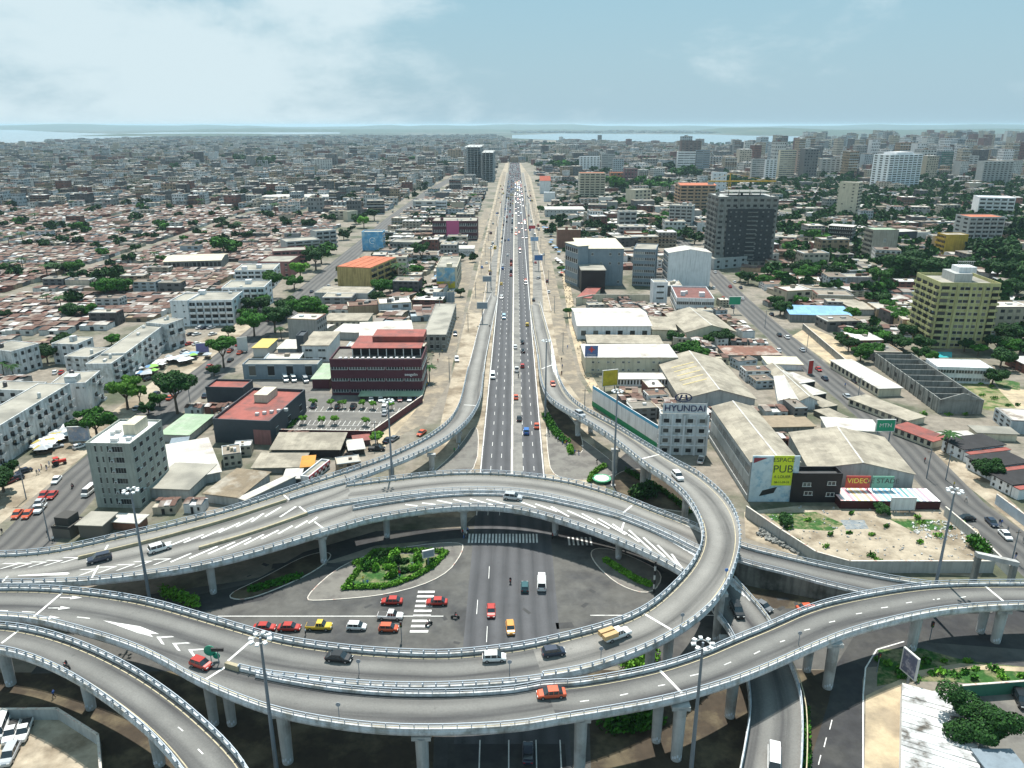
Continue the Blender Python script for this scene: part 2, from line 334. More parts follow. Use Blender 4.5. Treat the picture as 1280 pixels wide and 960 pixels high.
# dusty frontage strips each side of the highway
sheet('verge', [(-24, 175), (-24, 420), (-24, 1500), (-16, 2100), (-9, 2100), (-9.2, 420), (-9.2, 175)], PALE, .004, world=True)
sheet('verge', [(9.2, 175), (9.2, 420), (12, 1500), (12, 2100), (22, 2100), (36, 1500), (26, 420), (26, 175)], PALE, .004, world=True)
sheet('frontage_road', [(380, 585), (470, 560), (530, 530), (560, 480), (574, 420), (590, 340), (614, 260), (606, 260), (574, 340), (552, 400), (536, 470), (505, 512), (430, 560), (340, 600)], FRONT, .008)
sheet('dirt_strip', [(480, 560), (530, 500), (522, 492), (465, 545)], SAND, .010, exc=True)
sheet('frontage_road', [(676, 300), (690, 400), (703, 470), (740, 520), (790, 555), (850, 600), (872, 600), (800, 545), (745, 505), (722, 470), (706, 400), (684, 300)], FRONT, .008, exc=True)
for k_ in range(10):
    a_, b_ = 400+k_*130, 532+k_*130
    for x0_, x1_ in ((-24, -17), (20, 27)): sheet('frontage_road', [(XH(a_)+x0_, a_), (XH(a_)+x1_, a_), (XH(b_)+x1_, b_), (XH(b_)+x0_, b_)], FRONT, .010+.0005*k_, world=True)
sheet('dirt_strip', [(702, 340), (712, 410), (726, 465), (742, 492), (752, 490), (735, 460), (722, 410), (710, 340)], SAND, .010, exc=True)
# the crossroads below the flyovers
sheet('junction', [(-88, 116), (-88, 138), (-60, 146), (-44, 152), (-30, 158), (-14, 166), (-9.5, 176), (9.5, 176), (14, 168), (30, 160), (44, 154), (60, 146), (110, 135), (150, 128), (150, 112), (104, 117), (76, 119), (60, 117), (40, 118), (14, 118), (12, 90), (-12, 90), (-14, 118)], YARD, .008, world=True, exc=True)
sheet('shade_dark_ground', [(-130, 60), (-130, 116), (-12, 117), (-12, 50)], SOIL, .003, world=True, exc=True)  # ground below the near flyover, deck shadow deepened by its dark colour
sheet('shade_dark_ground', [(12, 50), (12, 117), (60, 117), (60, 50)], SOIL, .003, world=True, exc=True)
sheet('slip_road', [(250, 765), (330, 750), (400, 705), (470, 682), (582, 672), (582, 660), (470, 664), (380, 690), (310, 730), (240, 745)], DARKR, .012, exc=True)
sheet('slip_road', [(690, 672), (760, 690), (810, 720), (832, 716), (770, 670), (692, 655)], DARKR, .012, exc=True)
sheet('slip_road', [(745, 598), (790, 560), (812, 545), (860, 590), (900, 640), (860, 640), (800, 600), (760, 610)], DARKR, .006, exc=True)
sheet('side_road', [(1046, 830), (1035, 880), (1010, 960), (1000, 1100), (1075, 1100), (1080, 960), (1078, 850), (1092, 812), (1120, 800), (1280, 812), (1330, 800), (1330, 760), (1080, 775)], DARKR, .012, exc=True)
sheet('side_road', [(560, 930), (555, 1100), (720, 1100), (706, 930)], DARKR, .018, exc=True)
sheet('service_yard', [(-10, 898), (76, 897), (124, 930), (132, 1000), (-40, 1000)], PALE, .012, exc=True)
sheet('grass_verge', [(1098, 812), (1096, 858), (1128, 852), (1180, 852), (1330, 862), (1330, 838), (1240, 830), (1200, 824), (1150, 810)], GRASS, .014, kind='stuff', exc=True)
sheet('dirt_path', [(1082, 870), (1080, 1000), (1128, 1000), (1126, 858), (1150, 846), (1200, 836), (1290, 840), (1290, 835), (1200, 829), (1150, 838), (1110, 856)], SAND, .020, exc=True)
sheet('yard', [(1180, 862), (1330, 866), (1330, 1000), (1200, 1000)], PAVE, .010, exc=True)
sheet('bare_lot', [(930, 640), (1000, 632), (1180, 638), (1222, 662), (1240, 700), (1225, 722), (1100, 712), (1010, 700), (932, 672)], PALE, .012, exc=True)
sheet('weeds', [(955, 642), (1020, 640), (1055, 655), (1040, 664), (980, 660)], GRASS, .016, kind='stuff')
sheet('weeds', [(1110, 648), (1180, 650), (1182, 662), (1140, 664)], GRASS, .016, kind='stuff')
sheet('slab', [(1050, 650), (1080, 650), (1086, 661), (1058, 662)], mat('blue_grey_slab', (.22, .25, .27), var=.3, alt=(.35, .34, .31), altamt=.4, altscale=.6), .020)
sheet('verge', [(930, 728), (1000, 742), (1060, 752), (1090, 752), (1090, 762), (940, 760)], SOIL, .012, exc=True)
AVL = [(-60, 745), (30, 680), (104, 600), (186, 528), (255, 471), (310, 428), (367, 380), (418, 336), (455, 305), (490, 274), (537, 239), (572, 219)]
road('left_avenue', AVL, 15, STRR)
AVR = [(1340, 742), (1278, 687), (1202, 631), (1122, 545), (1072, 502), (1022, 462), (960, 408), (922, 374), (890, 342), (862, 312), (850, 300)]
LR, RR, PR = road('right_avenue', AVR, 13, STRR)
sheet('pavement', [(-60, 655), (0, 655), (95, 578), (190, 500), (270, 443), (330, 398), (318, 394), (235, 432), (200, 470), (140, 515), (95, 545), (60, 560), (-60, 640)], PALE, .005, exc=True)
sheet('pavement', [(990, 420), (1058, 470), (1085, 462), (1040, 420), (1010, 408)], SAND, .010, exc=True)
sheet('pavement', [(1150, 560), (1175, 545), (1290, 650), (1290, 672)], PALE, .005, exc=True)
kb = MB()
for k_ in range(14):
    a_, b_ = 402+k_*90, 494+k_*90; sh = lambda Y: min(4, max(0, (Y-402)/40))
    sheet('merge_lane', [(XH(a_)-15.8, a_), (XH(a_)-10.2-sh(a_)*.5, a_), (XH(b_)-10.2-sh(b_)*.5, b_), (XH(b_)-16.5, b_)], DECKL_G, .018+.0004*k_, world=True)
    sheet('merge_lane', [(XH(a_)+10.3+sh(a_), a_), (XH(a_)+16.2+sh(a_)*.8, a_), (XH(b_)+16.2+sh(b_)*.8, b_), (XH(b_)+10.3+sh(b_), b_)], DECKL_G, .018+.0004*k_, world=True)
    for x0_, x1_ in ((-16.9, -16.6), (20.1, 20.4)): kb.box(XH(a_)+x0_, a_, 0, XH(a_)+x1_, b_-3, .7)
kb.build('roadside_kerb', KERB, kind='structure')
for k_ in range(12): sheet('median_lane', [(XH(180+k_*60)+.4, 176+k_*60), (XH(180+k_*60)+3.1, 176+k_*60), (XH(240+k_*60)+3.1, 236+k_*60), (XH(240+k_*60)+.4, 236+k_*60)], DECKL_G, .020, world=True)
# painted lines: highway
b = MB()
def strip(b, x0, x1, y0, y1, z=.028): b.quad((x0, y0, z), (x1, y0, z), (x1, y1, z), (x0, y1, z))
for Yc in np.arange(176, 900, 9.0):
    for lx in (-6.2, -3.2, 3.3, 6.4): strip(b, XH(Yc)+lx-.07, XH(Yc)+lx+.07, Yc, Yc+3.0)
for i in range(60):
    a = 176+i*15
    for lx, ww in ((-9.1, .14), (9.1, .14)): strip(b, XH(a)+lx-ww, XH(a)+lx+ww, a, a+15)
for k in range(27):                                # zebra crossing
    x = -10.6+k*.82
    if k < 21: strip(b, x, x+.42, 162.3, 166.6)
for k in range(6): strip(b, 13.5+k*1.05, 13.95+k*1.05, 161.2, 165)
for k in range(9): strip(b, -20.2, -16.6, 128+k*1.7, 128.7+k*1.7)
for x, y in ((-5.2, 147), (-7.3, 134), (-5, 125)): strip(b, x, x+.12, y, y+5)
for x0, x1, y in ((-60, -14, 133.2), (16, 45, 133.5)): strip(b, x0, x1, y, y+.22)
b.build('road_marking', PAINT, kind='structure')
b = MB()
def med(y0, y1): 
    x = XH(y0); b.box(x-.35, y0, .0, x+.35, y1, .35)
for i in range(48): med(178+i*20, 198+i*20)
b.build('median_kerb', mat('median', (.58, .55, .49)), kind='structure')
# kerbs and islands
def island(name, label_kind, px, m, h=.14, kerb=True):
    pts = [un(x, y).xy for x, y in px]; b = MB(); n = len(pts)
    area = sum(pts[i].x*pts[(i+1) % n].y-pts[(i+1) % n].x*pts[i].y for i in range(n))
    if area < 0: pts.reverse()
    for i in range(n):
        p, q = pts[i], pts[(i+1) % n]; b.quad((*p, 0), (*q, 0), (*q, h), (*p, h), 1)
    c = sum(pts, Vector((0, 0)))/n
    inn = []
    for i in range(n):
        e = (pts[(i+1) % n]-pts[i-1]).normalized(); inn.append(pts[i]+Vector((-e.y, e.x))*.22)
    for i in range(n): b.quad((*pts[i], h), (*pts[(i+1) % n], h), (*inn[(i+1) % n], h), (*inn[i], h), 1)
    b.poly([(*p, h-.01) for p in inn], 0)
    return b.build(name, [m, KERB], kind='structure')
def arc(px, n=5):                                   # smooth closed px polygon (Chaikin)
    for _ in range(2):
        q = []
        for i in range(len(px)):
            a, c = px[i], px[(i+1) % len(px)]
            q += [(a[0]*.75+c[0]*.25, a[1]*.75+c[1]*.25), (a[0]*.25+c[0]*.75, a[1]*.25+c[1]*.75)]
        px = q
    return px
island('traffic_island', 0, arc([(376, 750), (430, 702), (500, 684), (578, 676), (580, 690), (556, 722), (490, 744), (400, 752)]), PAVE)
island('traffic_island', 0, arc([(735, 688), (758, 684), (800, 700), (832, 718), (815, 745), (775, 734), (745, 708)]), PAVE)
island('traffic_island', 0, arc([(683, 520), (745, 560), (780, 590), (745, 600), (690, 600), (683, 560)]), PAVE)
island('traffic_island', 0, arc([(600, 520), (596, 600), (530, 600), (570, 565)]), PAVE)
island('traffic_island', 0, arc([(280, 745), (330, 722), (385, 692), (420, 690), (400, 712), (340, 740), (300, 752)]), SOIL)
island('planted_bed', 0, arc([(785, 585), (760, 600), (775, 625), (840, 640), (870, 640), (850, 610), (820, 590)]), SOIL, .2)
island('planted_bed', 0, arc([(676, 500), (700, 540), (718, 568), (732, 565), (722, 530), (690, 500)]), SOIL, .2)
# ------------------------------------------------------------------ flyovers
def lerp(a, b, t): return a+(b-a)*t
def smooth(P, it=2):
    for _ in range(it):
        Q = [P[0]]
        for i in range(len(P)-1):
            a, c = P[i], P[i+1]; Q += [a.lerp(c, .25), a.lerp(c, .75)]
        Q.append(P[-1]); P = Q
    return P
def resample(P, step):
    d = [0]
    for i in range(len(P)-1): d.append(d[-1]+(P[i+1]-P[i]).length)
    n = max(2, int(round(d[-1]/step))); out = []; j = 0
    for k in range(n+1):
        t = d[-1]*k/n
        while j < len(P)-2 and d[j+1] < t: j += 1
        out.append(P[j].lerp(P[j+1], (t-d[j])/max(1e-6, d[j+1]-d[j])))
    return out
def edge(L, dy=0): return resample(smooth([un(x, y+dy, z) for x, y, z in L]), 1.5)
def pair(E1, E2):
    """cross-sections running forward along both edges"""
    n = max(len(E1), len(E2)); a = resample(E1, 1); out = []
    E1 = resample(E1, sum((E1[i+1]-E1[i]).length for i in range(len(E1)-1))/n)
    j = 0; D = resample(E2, .4); m = len(D)-1
    for i, p in enumerate(E1):
        if i == 0: j = 0
        elif i == len(E1)-1: j = m
        else:
            best = min(range(j, min(m, j+60)+1), key=lambda k: (D[k]-p).length+.15*abs(k/m-i/(len(E1)-1))*40)
            j = best
        out.append((p, D[j]))
    # even out the pairing
    idx = out; return idx
SURF_V, SURF_F = [], []
def deck(parent, E1, E2, th=.85, deep=1.5, wall=False, rm=None):
    P = pair(E1, E2); rings = []; top = []
    for a, c in P:
        d = (c-a); d.z = 0; l = max(.5, d.length); d = d/l; ins = min(2.2, l*.25); up = Vector((0, 0, 1))
        if wall: rings.append([a, c, Vector((c.x, c.y, -.2)), Vector((a.x, a.y, -.2))])
        else: rings.append([a-d*.25, c+d*.25, c+d*.25-up*th*.5, c+d*.05-up*th, c-d*ins-up*deep, a+d*ins-up*deep, a-d*.05-up*th, a-d*.25-up*th*.5])
    b = MB(); b.loft(rings, 0); b.build('retaining_wall' if wall else 'deck', DARKCONC if wall else DECKC, parent)
    s = MB(); s.uv = []; u = 0; n0 = len(SURF_V)
    for i in range(len(P)-1):
        (a, c), (a2, c2) = P[i], P[i+1]; l = ((a+c)/2-(a2+c2)/2).length; up = Vector((0, 0, .012))
        q = [a+up, c+up, c2+up, a2+up]; s.quad(*q); w1, w2 = (c-a).length, (c2-a2).length
        s.uv += [(u, 0), (u, w1), (u+l, w2), (u+l, 0)]; u += l
        n = len(SURF_V); SURF_V.extend(q); SURF_F.append((n, n+1, n+2, n+3))
    me = s.mesh('road_surface', [rm or DECKR])
    if sum(p.normal.z for p in me.polygons) < 0: me.flip_normals()
    put('road_surface', me, parent)
DARKCONC = mat('wet_stained_concrete', (.22, .22, .20), var=.3, streak=.5, alt=(.10, .10, .09), altamt=.4, altscale=.2)
PB = MB(); PB.box(-.13, -.13, 0, .13, .13, .72); PB.box(-.09, -.36, .45, .09, .0, .70); POSTM = PB.mesh('post', [STEEL])
NPOST = {}
def barrier(parent, E, side, metal=True, h=.5, w_=.32, mt=None):
    """kerb wall with steel posts and rails; side shifts it sideways (metres)"""
    P = resample(E, 2.1); rings = []; rail1 = []; rail2 = []; loc = []
    for i, p in enumerate(P):
        d = P[min(i+1, len(P)-1)]-P[max(i-1, 0)]; d.z = 0; d.normalize(); n = Vector((-d.y, d.x, 0)); p = p+n*side; up = Vector((0, 0, 1))
        rings.append([p-n*w_/2-up*.02, p-n*w_/2*.8+up*h, p+n*w_/2*.8+up*h, p+n*w_/2-up*.02])
        def rr(z, r): return [p+n*(-r)+up*(z-r), p+n*(-r)+up*(z+r), p+n*r+up*(z+r), p+n*r+up*(z-r)]
        rail1.append(rr(h+.80, .055)); rail2.append(rr(h+.36, .04)); loc.append((p+up*h, math.atan2(d.y, d.x)))
    MB().loft(rings).build('parapet', mt or DECKC, parent)
    if metal:
        MB().loft(rail1).build('top_rail', STEEL, parent); MB().loft(rail2).build('lower_rail', STEEL, parent)
        rest = MB()
        for p, a in loc:
            NPOST[parent.name] = NPOST.get(parent.name, 0)+1
            if NPOST[parent.name] <= 290: put('post', POSTM, parent, p, a)
            else: rest.tube(p, p+Vector((0, 0, .62)), .08, k=4)
        if rest.v: rest.build('post', STEEL, parent, kind='stuff')
def pier(parent, x, y, z, r=.95, n=1, gap=2.6, ang=0, kind=0, wp=None):
    p = un(x, y) if wp is None else Vector((*wp, 0))
    for k in range(n):
        q = p+Vector((math.cos(ang), math.sin(ang), 0))*gap*k; b = MB()
        b.tube((0, 0, -.1), (0, 0, z*.55), r*.9, r, 14); b.tube((0, 0, z*.55), (0, 0, z), r, r*1.06, 14, cap=False)
        b.box(-r*1.5, -r*.8, z-.35, r*1.5, r*.8, z+.35)
        b.build('pier', CONC, parent, loc=q)
        m = MB()                                     # pasted bills and paint on the foot of the pier
        for j in range(5):
            a0 = -2.6+j*.42; zz = .4+.5*((j*7) % 3)/2
            m.quad(*[(math.cos(a)*r*.935, math.sin(a)*r*.935, zc) for a, zc in ((a0, zz), (a0+.33, zz), (a0+.33, zz+.55), (a0, zz+.55))])
        m.build('pasted_bill', flat('poster_paper', (.6, .63, .68), .8), parent, loc=q)
near = thing('flyover', 'nearest two-level flyover with a tight loop curving up to the highway on the right', 'flyover', (0, 0, 0))
arch = thing('flyover', 'arched flyover with three carriageways and white chevrons crossing behind the junction', 'flyover', (0, 0, 0))
corner = thing('flyover', 'single ramp curving down through the bottom left corner', 'flyover', (0, 0, 0))
# near flyover: loop far (inner) edge, left end to highway
loopfar_t = [(-130, 742, 10), (0, 737, 10), (50, 737.5, 10), (100, 741, 10), (160, 749, 10), (200, 757.5, 10.2), (250, 772, 10.4), (320, 793, 10.8), (360, 804, 11), (440, 815, 11.3), (520, 820, 11.5), (570, 820, 11.7), (640, 812, 12), (665, 807.5, 12)]
loopfar_b = [(665, 807.5, 12), (690, 802, 12), (750, 787, 12), (790, 773, 12), (820, 755, 12), (851, 725.5, 12), (868, 704, 12), (877, 684, 12), (879, 667, 11.7), (875, 651, 11.4), (867, 635, 11), (855, 618, 10.6), (832, 599, 10), (810, 586, 9.6), (773, 555, 8.8), (747, 537, 8.2), (720, 521, 7.4), (695, 507, 6.6), (684, 497, 6), (677.5, 483, 5.2), (674, 465, 4.2), (672.5, 447, 3), (670, 430, 2.0), (666, 410, 1.0), (664, 395, .5), (662, 382, .05)]
loopnear = [(300, 838, 10.7), (330, 845, 10.9), (370, 850, 11.1), (450, 859, 11.4), (535, 862, 11.7), (640, 856, 12), (677, 851, 12)]
loopout = [(677, 851, 12), (722, 841, 12), (760, 830, 12), (800, 815, 12), (832, 800, 12), (865, 780, 12), (892, 756, 12), (909, 732, 12), (919, 707, 12), (924, 686, 12), (924.5, 667, 11.7), (921, 650, 11.4), (914, 635, 11), (903, 620.5, 10.6), (886, 605, 10), (867.5, 591, 9.6), (845, 580, 9.2), (800, 553, 8.4), (767, 532, 7.8), (743, 520, 7.2), (723, 508, 6.4), (712, 498, 5.8), (704, 487, 5), (698, 473, 4.2), (695, 460, 3), (692, 440, 2.0), (686, 416, 1.0), (680, 396, .5), (675, 377, .05)]
Anear = [(-130, 770, 10), (0, 771, 10), (50, 776, 10), (100, 789, 10), (160, 807, 10), (200, 825, 10.2), (250, 855, 10.4), (320, 884, 10.8), (370, 898, 11), (450, 911, 11.3), (530, 915, 11.6), (640, 911, 12), (697, 901, 12)]
Anear_b = [(697, 901, 12), (710, 899, 12), (790, 886, 11.9), (852, 873, 11.8), (915, 854, 11.4), (960, 836, 11), (1010, 813, 10.6), (1060, 792, 10.2), (1120, 776, 9.4), (1185, 763, 8.8), (1280, 757, 8.5), (1420, 757, 8.3)]
Afar = [(684, 862.5, 12), (715, 858, 12), (815, 840, 11.9), (877, 820, 11.7), (922, 800, 11.3), (960, 785, 11), (1010, 762, 10.6), (1060, 749, 10.2), (1135, 736, 9.4), (1185, 732, 8.8), (1280, 731, 8.5), (1420, 732, 8.3)]
Afar_l = [(290, 838, 10.7), (320, 846, 10.8), (370, 856, 11), (430, 865, 11.3), (520, 871, 11.6), (640, 867, 12), (684, 862.5, 12)]
_F, _G = un(665, 807.5, 12), un(697, 901, 12)
def _on(t): q = _F.lerp(_G, t); return (*pr(*q), 12)
loopout[0] = _on(.46); Afar[0] = _on(.56); Afar_l[-1] = Afar[0]
deck(near, edge(loopfar_t), edge(Anear))
deck(near, edge(loopfar_b), edge(loopout), rm=DECKL)
deck(near, edge(Afar), edge(Anear_b))
# arch flyover
C1far = [(-130, 696, 8.5), (0, 696, 8.5), (62, 691.5, 8.4), (109, 681.5, 8.4), (156, 670.5, 8.3), (200, 661, 8.2), (247, 649, 8.1), (280, 641, 8), (330, 625, 8), (380, 607.5, 7.8), (430, 592, 7.5)]
C1far_b = [(430, 592, 7.5), (480, 575, 7.1), (509, 562, 6.7), (538, 547, 6.2), (562, 529, 5.6), (574, 510, 5), (580, 486, 4), (585, 462, 3), (591, 440, 2), (597, 415, 1), (606, 385, .4), (615, 364, .05)]
C1near_b = [(437, 603, 7.6), (487, 584, 7.2), (516.5, 572, 6.8), (545.6, 558, 6.3), (567.5, 544, 5.9), (585, 528, 5.4), (596, 511, 4.8), (601.5, 496, 4), (604, 469, 2.9), (606, 450, 2.2), (610, 430, 1.3), (617, 395, .4), (622, 372, .05)]
C3near = [(-130, 730, 8.5), (0, 731, 8.5), (62, 730, 8.4), (114, 728, 8.4), (200, 718, 8.3), (262, 707, 8.2), (325, 691, 8.1), (400, 668, 8), (450, 653.5, 7.9)]
C2far_b = [(433, 608, 7.6), (490, 600.5, 7.6), (540, 594.5, 7.5), (587.5, 592, 7.4), (640, 594, 7.3), (700, 601, 7.1), (740, 611, 6.8), (780, 624, 6.5), (811, 637, 6.2), (842.5, 649, 5.9), (867, 658, 5.6), (900, 674, 5.3)]
C3near_b = [(450, 653.5, 7.9), (475, 647.5, 7.8), (550, 636, 7.7), (610, 634, 7.6), (662, 640, 7.4), (737, 663, 7.1), (805, 691, 6.8), (850, 715, 6.5), (872, 730, 6.3)]
deck(arch, edge(C1far), edge(C3near), rm=DECKL)
deck(arch, edge(C1far_b), edge(C1near_b), th=.6, deep=1.2, rm=DECKL)
med_far = [(384, 642, 8), (400, 637, 7.9), (437, 630, 7.8), (500, 621, 7.6), (550, 615.5, 7.5), (610, 613.5, 7.4), (662, 617, 7.3), (737, 634, 7), (780, 646, 6.7), (811, 658, 6.4), (842, 672, 6.2), (866, 685, 6), (890, 695, 5.7)]
C3far_b = [(441, 637.5, 7.85), (475, 631, 7.8), (550, 620.5, 7.6), (610, 618.5, 7.5), (662, 622, 7.4), (719, 634, 7.1), (763, 645, 6.8), (780, 650.5, 6.7), (811, 663, 6.4), (842, 677, 6.2), (866, 690, 6), (893, 702, 5.6)]
deck(arch, edge(C2far_b), edge(med_far[2:]), rm=DECKL)
deck(arch, edge(C3far_b), edge(C3near_b), rm=DECKL)
barrier_c3 = C3far_b
C2r_f = [(900, 674, 5.3), (931, 686, 5), (985, 699, 4.4), (1045, 712.5, 3.6), (1120, 727, 2.4), (1200, 738, 1.0), (1260, 744, .1)]
C2r_n = [(893, 691, 5.3), (930, 706, 5), (981, 718, 4.4), (1030, 732, 3.6), (1100, 748, 2.4), (1180, 760, 1.0), (1240, 766, .1)]
deck(arch, edge(C2r_f), edge(C2r_n), wall=True)
Dl = [(872, 730, 6.3), (893, 766, 5.9), (908, 784, 5.6), (920, 805, 5.4), (933, 840, 5.2), (939, 880, 5), (936, 910, 4.8), (926, 965, 4.6), (905, 1060, 4.2)]
Dr = [(893, 694, 5.6), (918, 727, 5.6), (942, 754, 5.5), (963, 780, 5.4), (987, 830, 5.2), (998, 860, 5), (1003, 890, 4.9), (1002, 960, 4.6), (990, 1060, 4.2)]
deck(arch, edge(Dl), edge(Dr), th=.6, deep=1.1)
Bf = [(-130, 779, 10), (0, 783, 10), (50, 790.5, 10), (100, 807, 10), (140, 825, 9.9), (180, 847, 9.8), (220, 875, 9.6), (250, 900, 9.5), (287, 935, 9.3), (308, 962, 9.1), (340, 1020, 8.8), (365, 1090, 8.4)]
Bn = [(-130, 806, 10), (0, 812, 10), (50, 827, 10), (100, 852, 10), (150, 887, 9.8), (190, 920, 9.6), (228, 963, 9.3), (262, 1020, 8.9), (285, 1080, 8.5)]
deck(corner, edge(Bf), edge(Bn))
BV = BVHTree.FromPolygons([tuple(v) for v in SURF_V], SURF_F)
def cast(x, y):
    d = ray(x, y); h = BV.ray_cast(Vector((0, 0, CAMH)), d.normalized())
    return h[0] if h[0] is not None else un(x, y, 0)
def drop(p, up=3):
    h = BV.ray_cast(Vector((p.x, p.y, p.z+up)), Vector((0, 0, -1)), up*2); return h[0] if h[0] is not None else p
for E, s in ((loopfar_t+loopfar_b[1:-4], 0), (loopnear, 0), (loopout[:-4], 0), (Afar_l[1:]+Afar[1:], 0), (Anear+Anear_b[1:], 0)): barrier(near, edge(E), s)
barrier(arch, edge(C1far+C1far_b[1:-4]), 0); barrier(arch, edge(C1near_b[:-4]), 0)
barrier(arch, edge(C2far_b), 0); barrier(arch, edge(C3near+C3near_b[1:]), 0)
barrier(arch, edge([(362, 625, 7.9), (400, 613, 7.8), (437, 603, 7.6)]), 0)
barrier(arch, edge(C3far_b), 0)
barrier(arch, edge(med_far), 0)
OLDC = mat('old_low_barrier', (.42, .37, .26), streak=.3)
barrier(arch, edge([(98, 699, 8.4), (150, 687, 8.3), (200, 674.5, 8.2), (280, 652.5, 8), (330, 636, 7.95), (358, 627, 7.9)]), 0, False, .7, .5, OLDC)
barrier(arch, edge([(249, 686.5, 8.2), (300, 672, 8.1), (345, 657, 8), (384, 643, 8)]), 0, False, .6, .7, OLDC)
barrier(near, edge([(283, 833, 10.6), (300, 838, 10.7)]), 0, False, .9, .8, OLDC)
barrier(arch, edge(C2r_f[:-1]), 0); barrier(arch, edge(C2r_n[:-2]), 0); barrier(arch, edge(Dl[1:]), 0); barrier(arch, edge(Dr[1:]), 0)
barrier(corner, edge(Bf), 0); barrier(corner, edge(Bn), 0)
for x, y, z in ((530, 985, 9.9), (724, 965, 10.4), (845, 948, 10.2), (1034, 859, 9.2), (1139, 811, 7.8), (1244, 802, 7.1), (360, 952, 9.4), (912, 895, 9.9)): pier(near, x, y, z)
for x, y, z in ((820, 926, 10.2), (1008, 838, 9.2), (1225, 790, 7.1), (268, 905, 9), (290, 905, 9), (895, 800, 10.5), (832, 852, 10.5), (810, 858, 10.5), (855, 655, 9.2), (803, 612, 8), (810, 602, 8), (768, 592, 7.4), (722, 545, 4.9), (738, 540, 5.2)): pier(near, x, y, z, .85)
for x, y, z in ((405, 703, 6.6), (267, 741, 6.8), (484, 671, 6.3), (580, 665, 6.1), (694, 668, 5.8), (773, 698, 5.6), (540, 588, 4.9), (573, 553, 3.2), (490, 602, 5.4), (100, 760, 7)): pier(arch, x, y, z, .8)
pier(arch, 948, 905, 3.8, .8); pier(arch, 905, 820, 4, .8)
for x, y, z in ((14, 855, 8.4), (114, 885, 8.4), (200, 955, 7.8)): pier(corner, x, y, z)
# deck markings
class Paint:
    def __init__(s, parent): s.p = parent; s.b = MB()
    def flush(s):
        if s.b.v: s.b.build('marking', PAINT, s.p)
        s.b = MB()
    def quad(s, *a): s.b.quad(*a)
    def poly(s, a): s.flush(); s.b.poly(a)
def mline(b, px, w_, up=.012, px_is=True):
    if isinstance(b, Paint): b.flush()
    P = [cast(*p) for p in px]
    P = resample(P, 2.0); q = []
    for i, p in enumerate(P):
        d = P[min(i+1, len(P)-1)]-P[max(i-1, 0)]; d.z = 0
        if d.length < 1e-5: return
        d.normalize(); n = Vector((-d.y, d.x, 0))*w_/2; q.append((drop(p-n)+Vector((0, 0, up)), drop(p+n)+Vector((0, 0, up))))
    for i in range(len(q)-1): b.quad(q[i][0], q[i][1], q[i+1][1], q[i+1][0])
def z4(o, s, l): return [(o[0]+a/s, o[1]+c/s) for a, c in l]
bm_, ba_, bc_ = Paint(near), Paint(arch), Paint(corner)
for a, c in (((77.5, 741), (42, 771)), ((315, 800), (285, 826)), ((283, 833), (256, 850)), ((805, 767), (839, 787)), ((825, 838), (852, 866)), ((1232, 733), (1255, 752)), ((677, 461), (697, 461)), ((800, 574), (824, 568))): mline(bm_, (a, c), .45)
for a, c in (((355, 619), (362, 625)), ((374, 633), (384, 641)), ((393, 652), (405, 661)), ((135, 681), (131, 688)), ((123, 707), (115, 722)), ((790, 632), (779, 641)), ((788, 652), (777, 662)), ((580, 506), (596, 507)), ((10, 720), (1, 729))): mline(ba_, (a, c), .4)
mline(bc_, ((23, 788), (2, 804)), .45)
for s in ([(340,628),(385,622)], [(540,597),(580,588)], [(730,550),(765,543)], [(890,500),(940,488)], [(1060,445),(1095,430)], [(1210,390),(1240,375)]): mline(bm_, z4((640, 720), 4, s), .18)
for s in ([(60,330),(85,322)], [(180,272),(210,265)], [(305,232),(335,225)], [(440,190),(470,185)], [(565,160),(600,155)], [(690,135),(720,130)], [(825,118),(860,114)], [(960,108),(990,103)]): mline(bm_, z4((960, 720), 4, s), .18)
for s in ([(890,755),(915,775)], [(990,865),(1015,890)]): mline(bc_, z4((0, 720), 4, s), .18)
for s in ([(110,178),(175,181)], [(385,205),(450,212)], [(0,172),(40,174)]): mline(bm_, z4((0, 720), 4, s), .2)
def arrow(b, x, y, dx, dy, L=4.2):
    b.flush()
    p = cast(x, y); q = cast(x+dx, y+dy); d = (q-p); d.z = 0; d.normalize(); n = Vector((-d.y, d.x, 0))
    T = lambda f, s: drop(p+d*f+n*s)+Vector((0, 0, .012))
    b.quad(T(0, -.12), T(0, .12), T(L*.55, .12), T(L*.55, -.12)); b.b.poly([T(L*.5, -.55), T(L, 0), T(L*.5, .55)])
for x, y in ((75, 747), (60, 760), (46, 772)): arrow(bm_, x, y, 10, 0)
def chev(b, x, y, dx, dy, L=3.0, w_=.5, spread=1.4):       # V pointing along d
    b.flush()
    p = cast(x, y); q = cast(x+dx, y+dy); d = (q-p); d.z = 0; d.normalize(); n = Vector((-d.y, d.x, 0))
    T = lambda f, s: drop(p+d*f+n*s)+Vector((0, 0, .012))
    for sg in (1, -1): b.quad(T(0, sg*spread), T(w_*1.6, sg*spread), T(L+w_, 0), T(L-w_, 0))
b = bm_
b.poly([drop(cast(x, y))+Vector((0, 0, .012)) for x, y in z4((0, 720), 4, [(515, 222), (700, 252), (795, 290), (750, 288), (765, 305), (690, 285)])])
for x, y in ((212, 801), (232, 809), (252, 817)): chev(b, x, y, -10, -3, 2.6, .45, 1.1)
for x, y in ((0, 708), (16, 707.5), (35, 706), (55, 704), (76, 700.5)): chev(ba_, x, y, 10, -1.5, 3.2, .4, 1.1)
for x, y in ((98, 716), (121, 713), (144, 710), (166, 706), (190, 703)): chev(ba_, x, y, 10, -2, 3.4, .4, 1.2)
ba_.poly([drop(cast(x, y))+Vector((0, 0, .012)) for x, y in z4((0, 640), 6.4, [(145, 506), (450, 487), (535, 482), (560, 490), (535, 502), (450, 506), (145, 512)])])
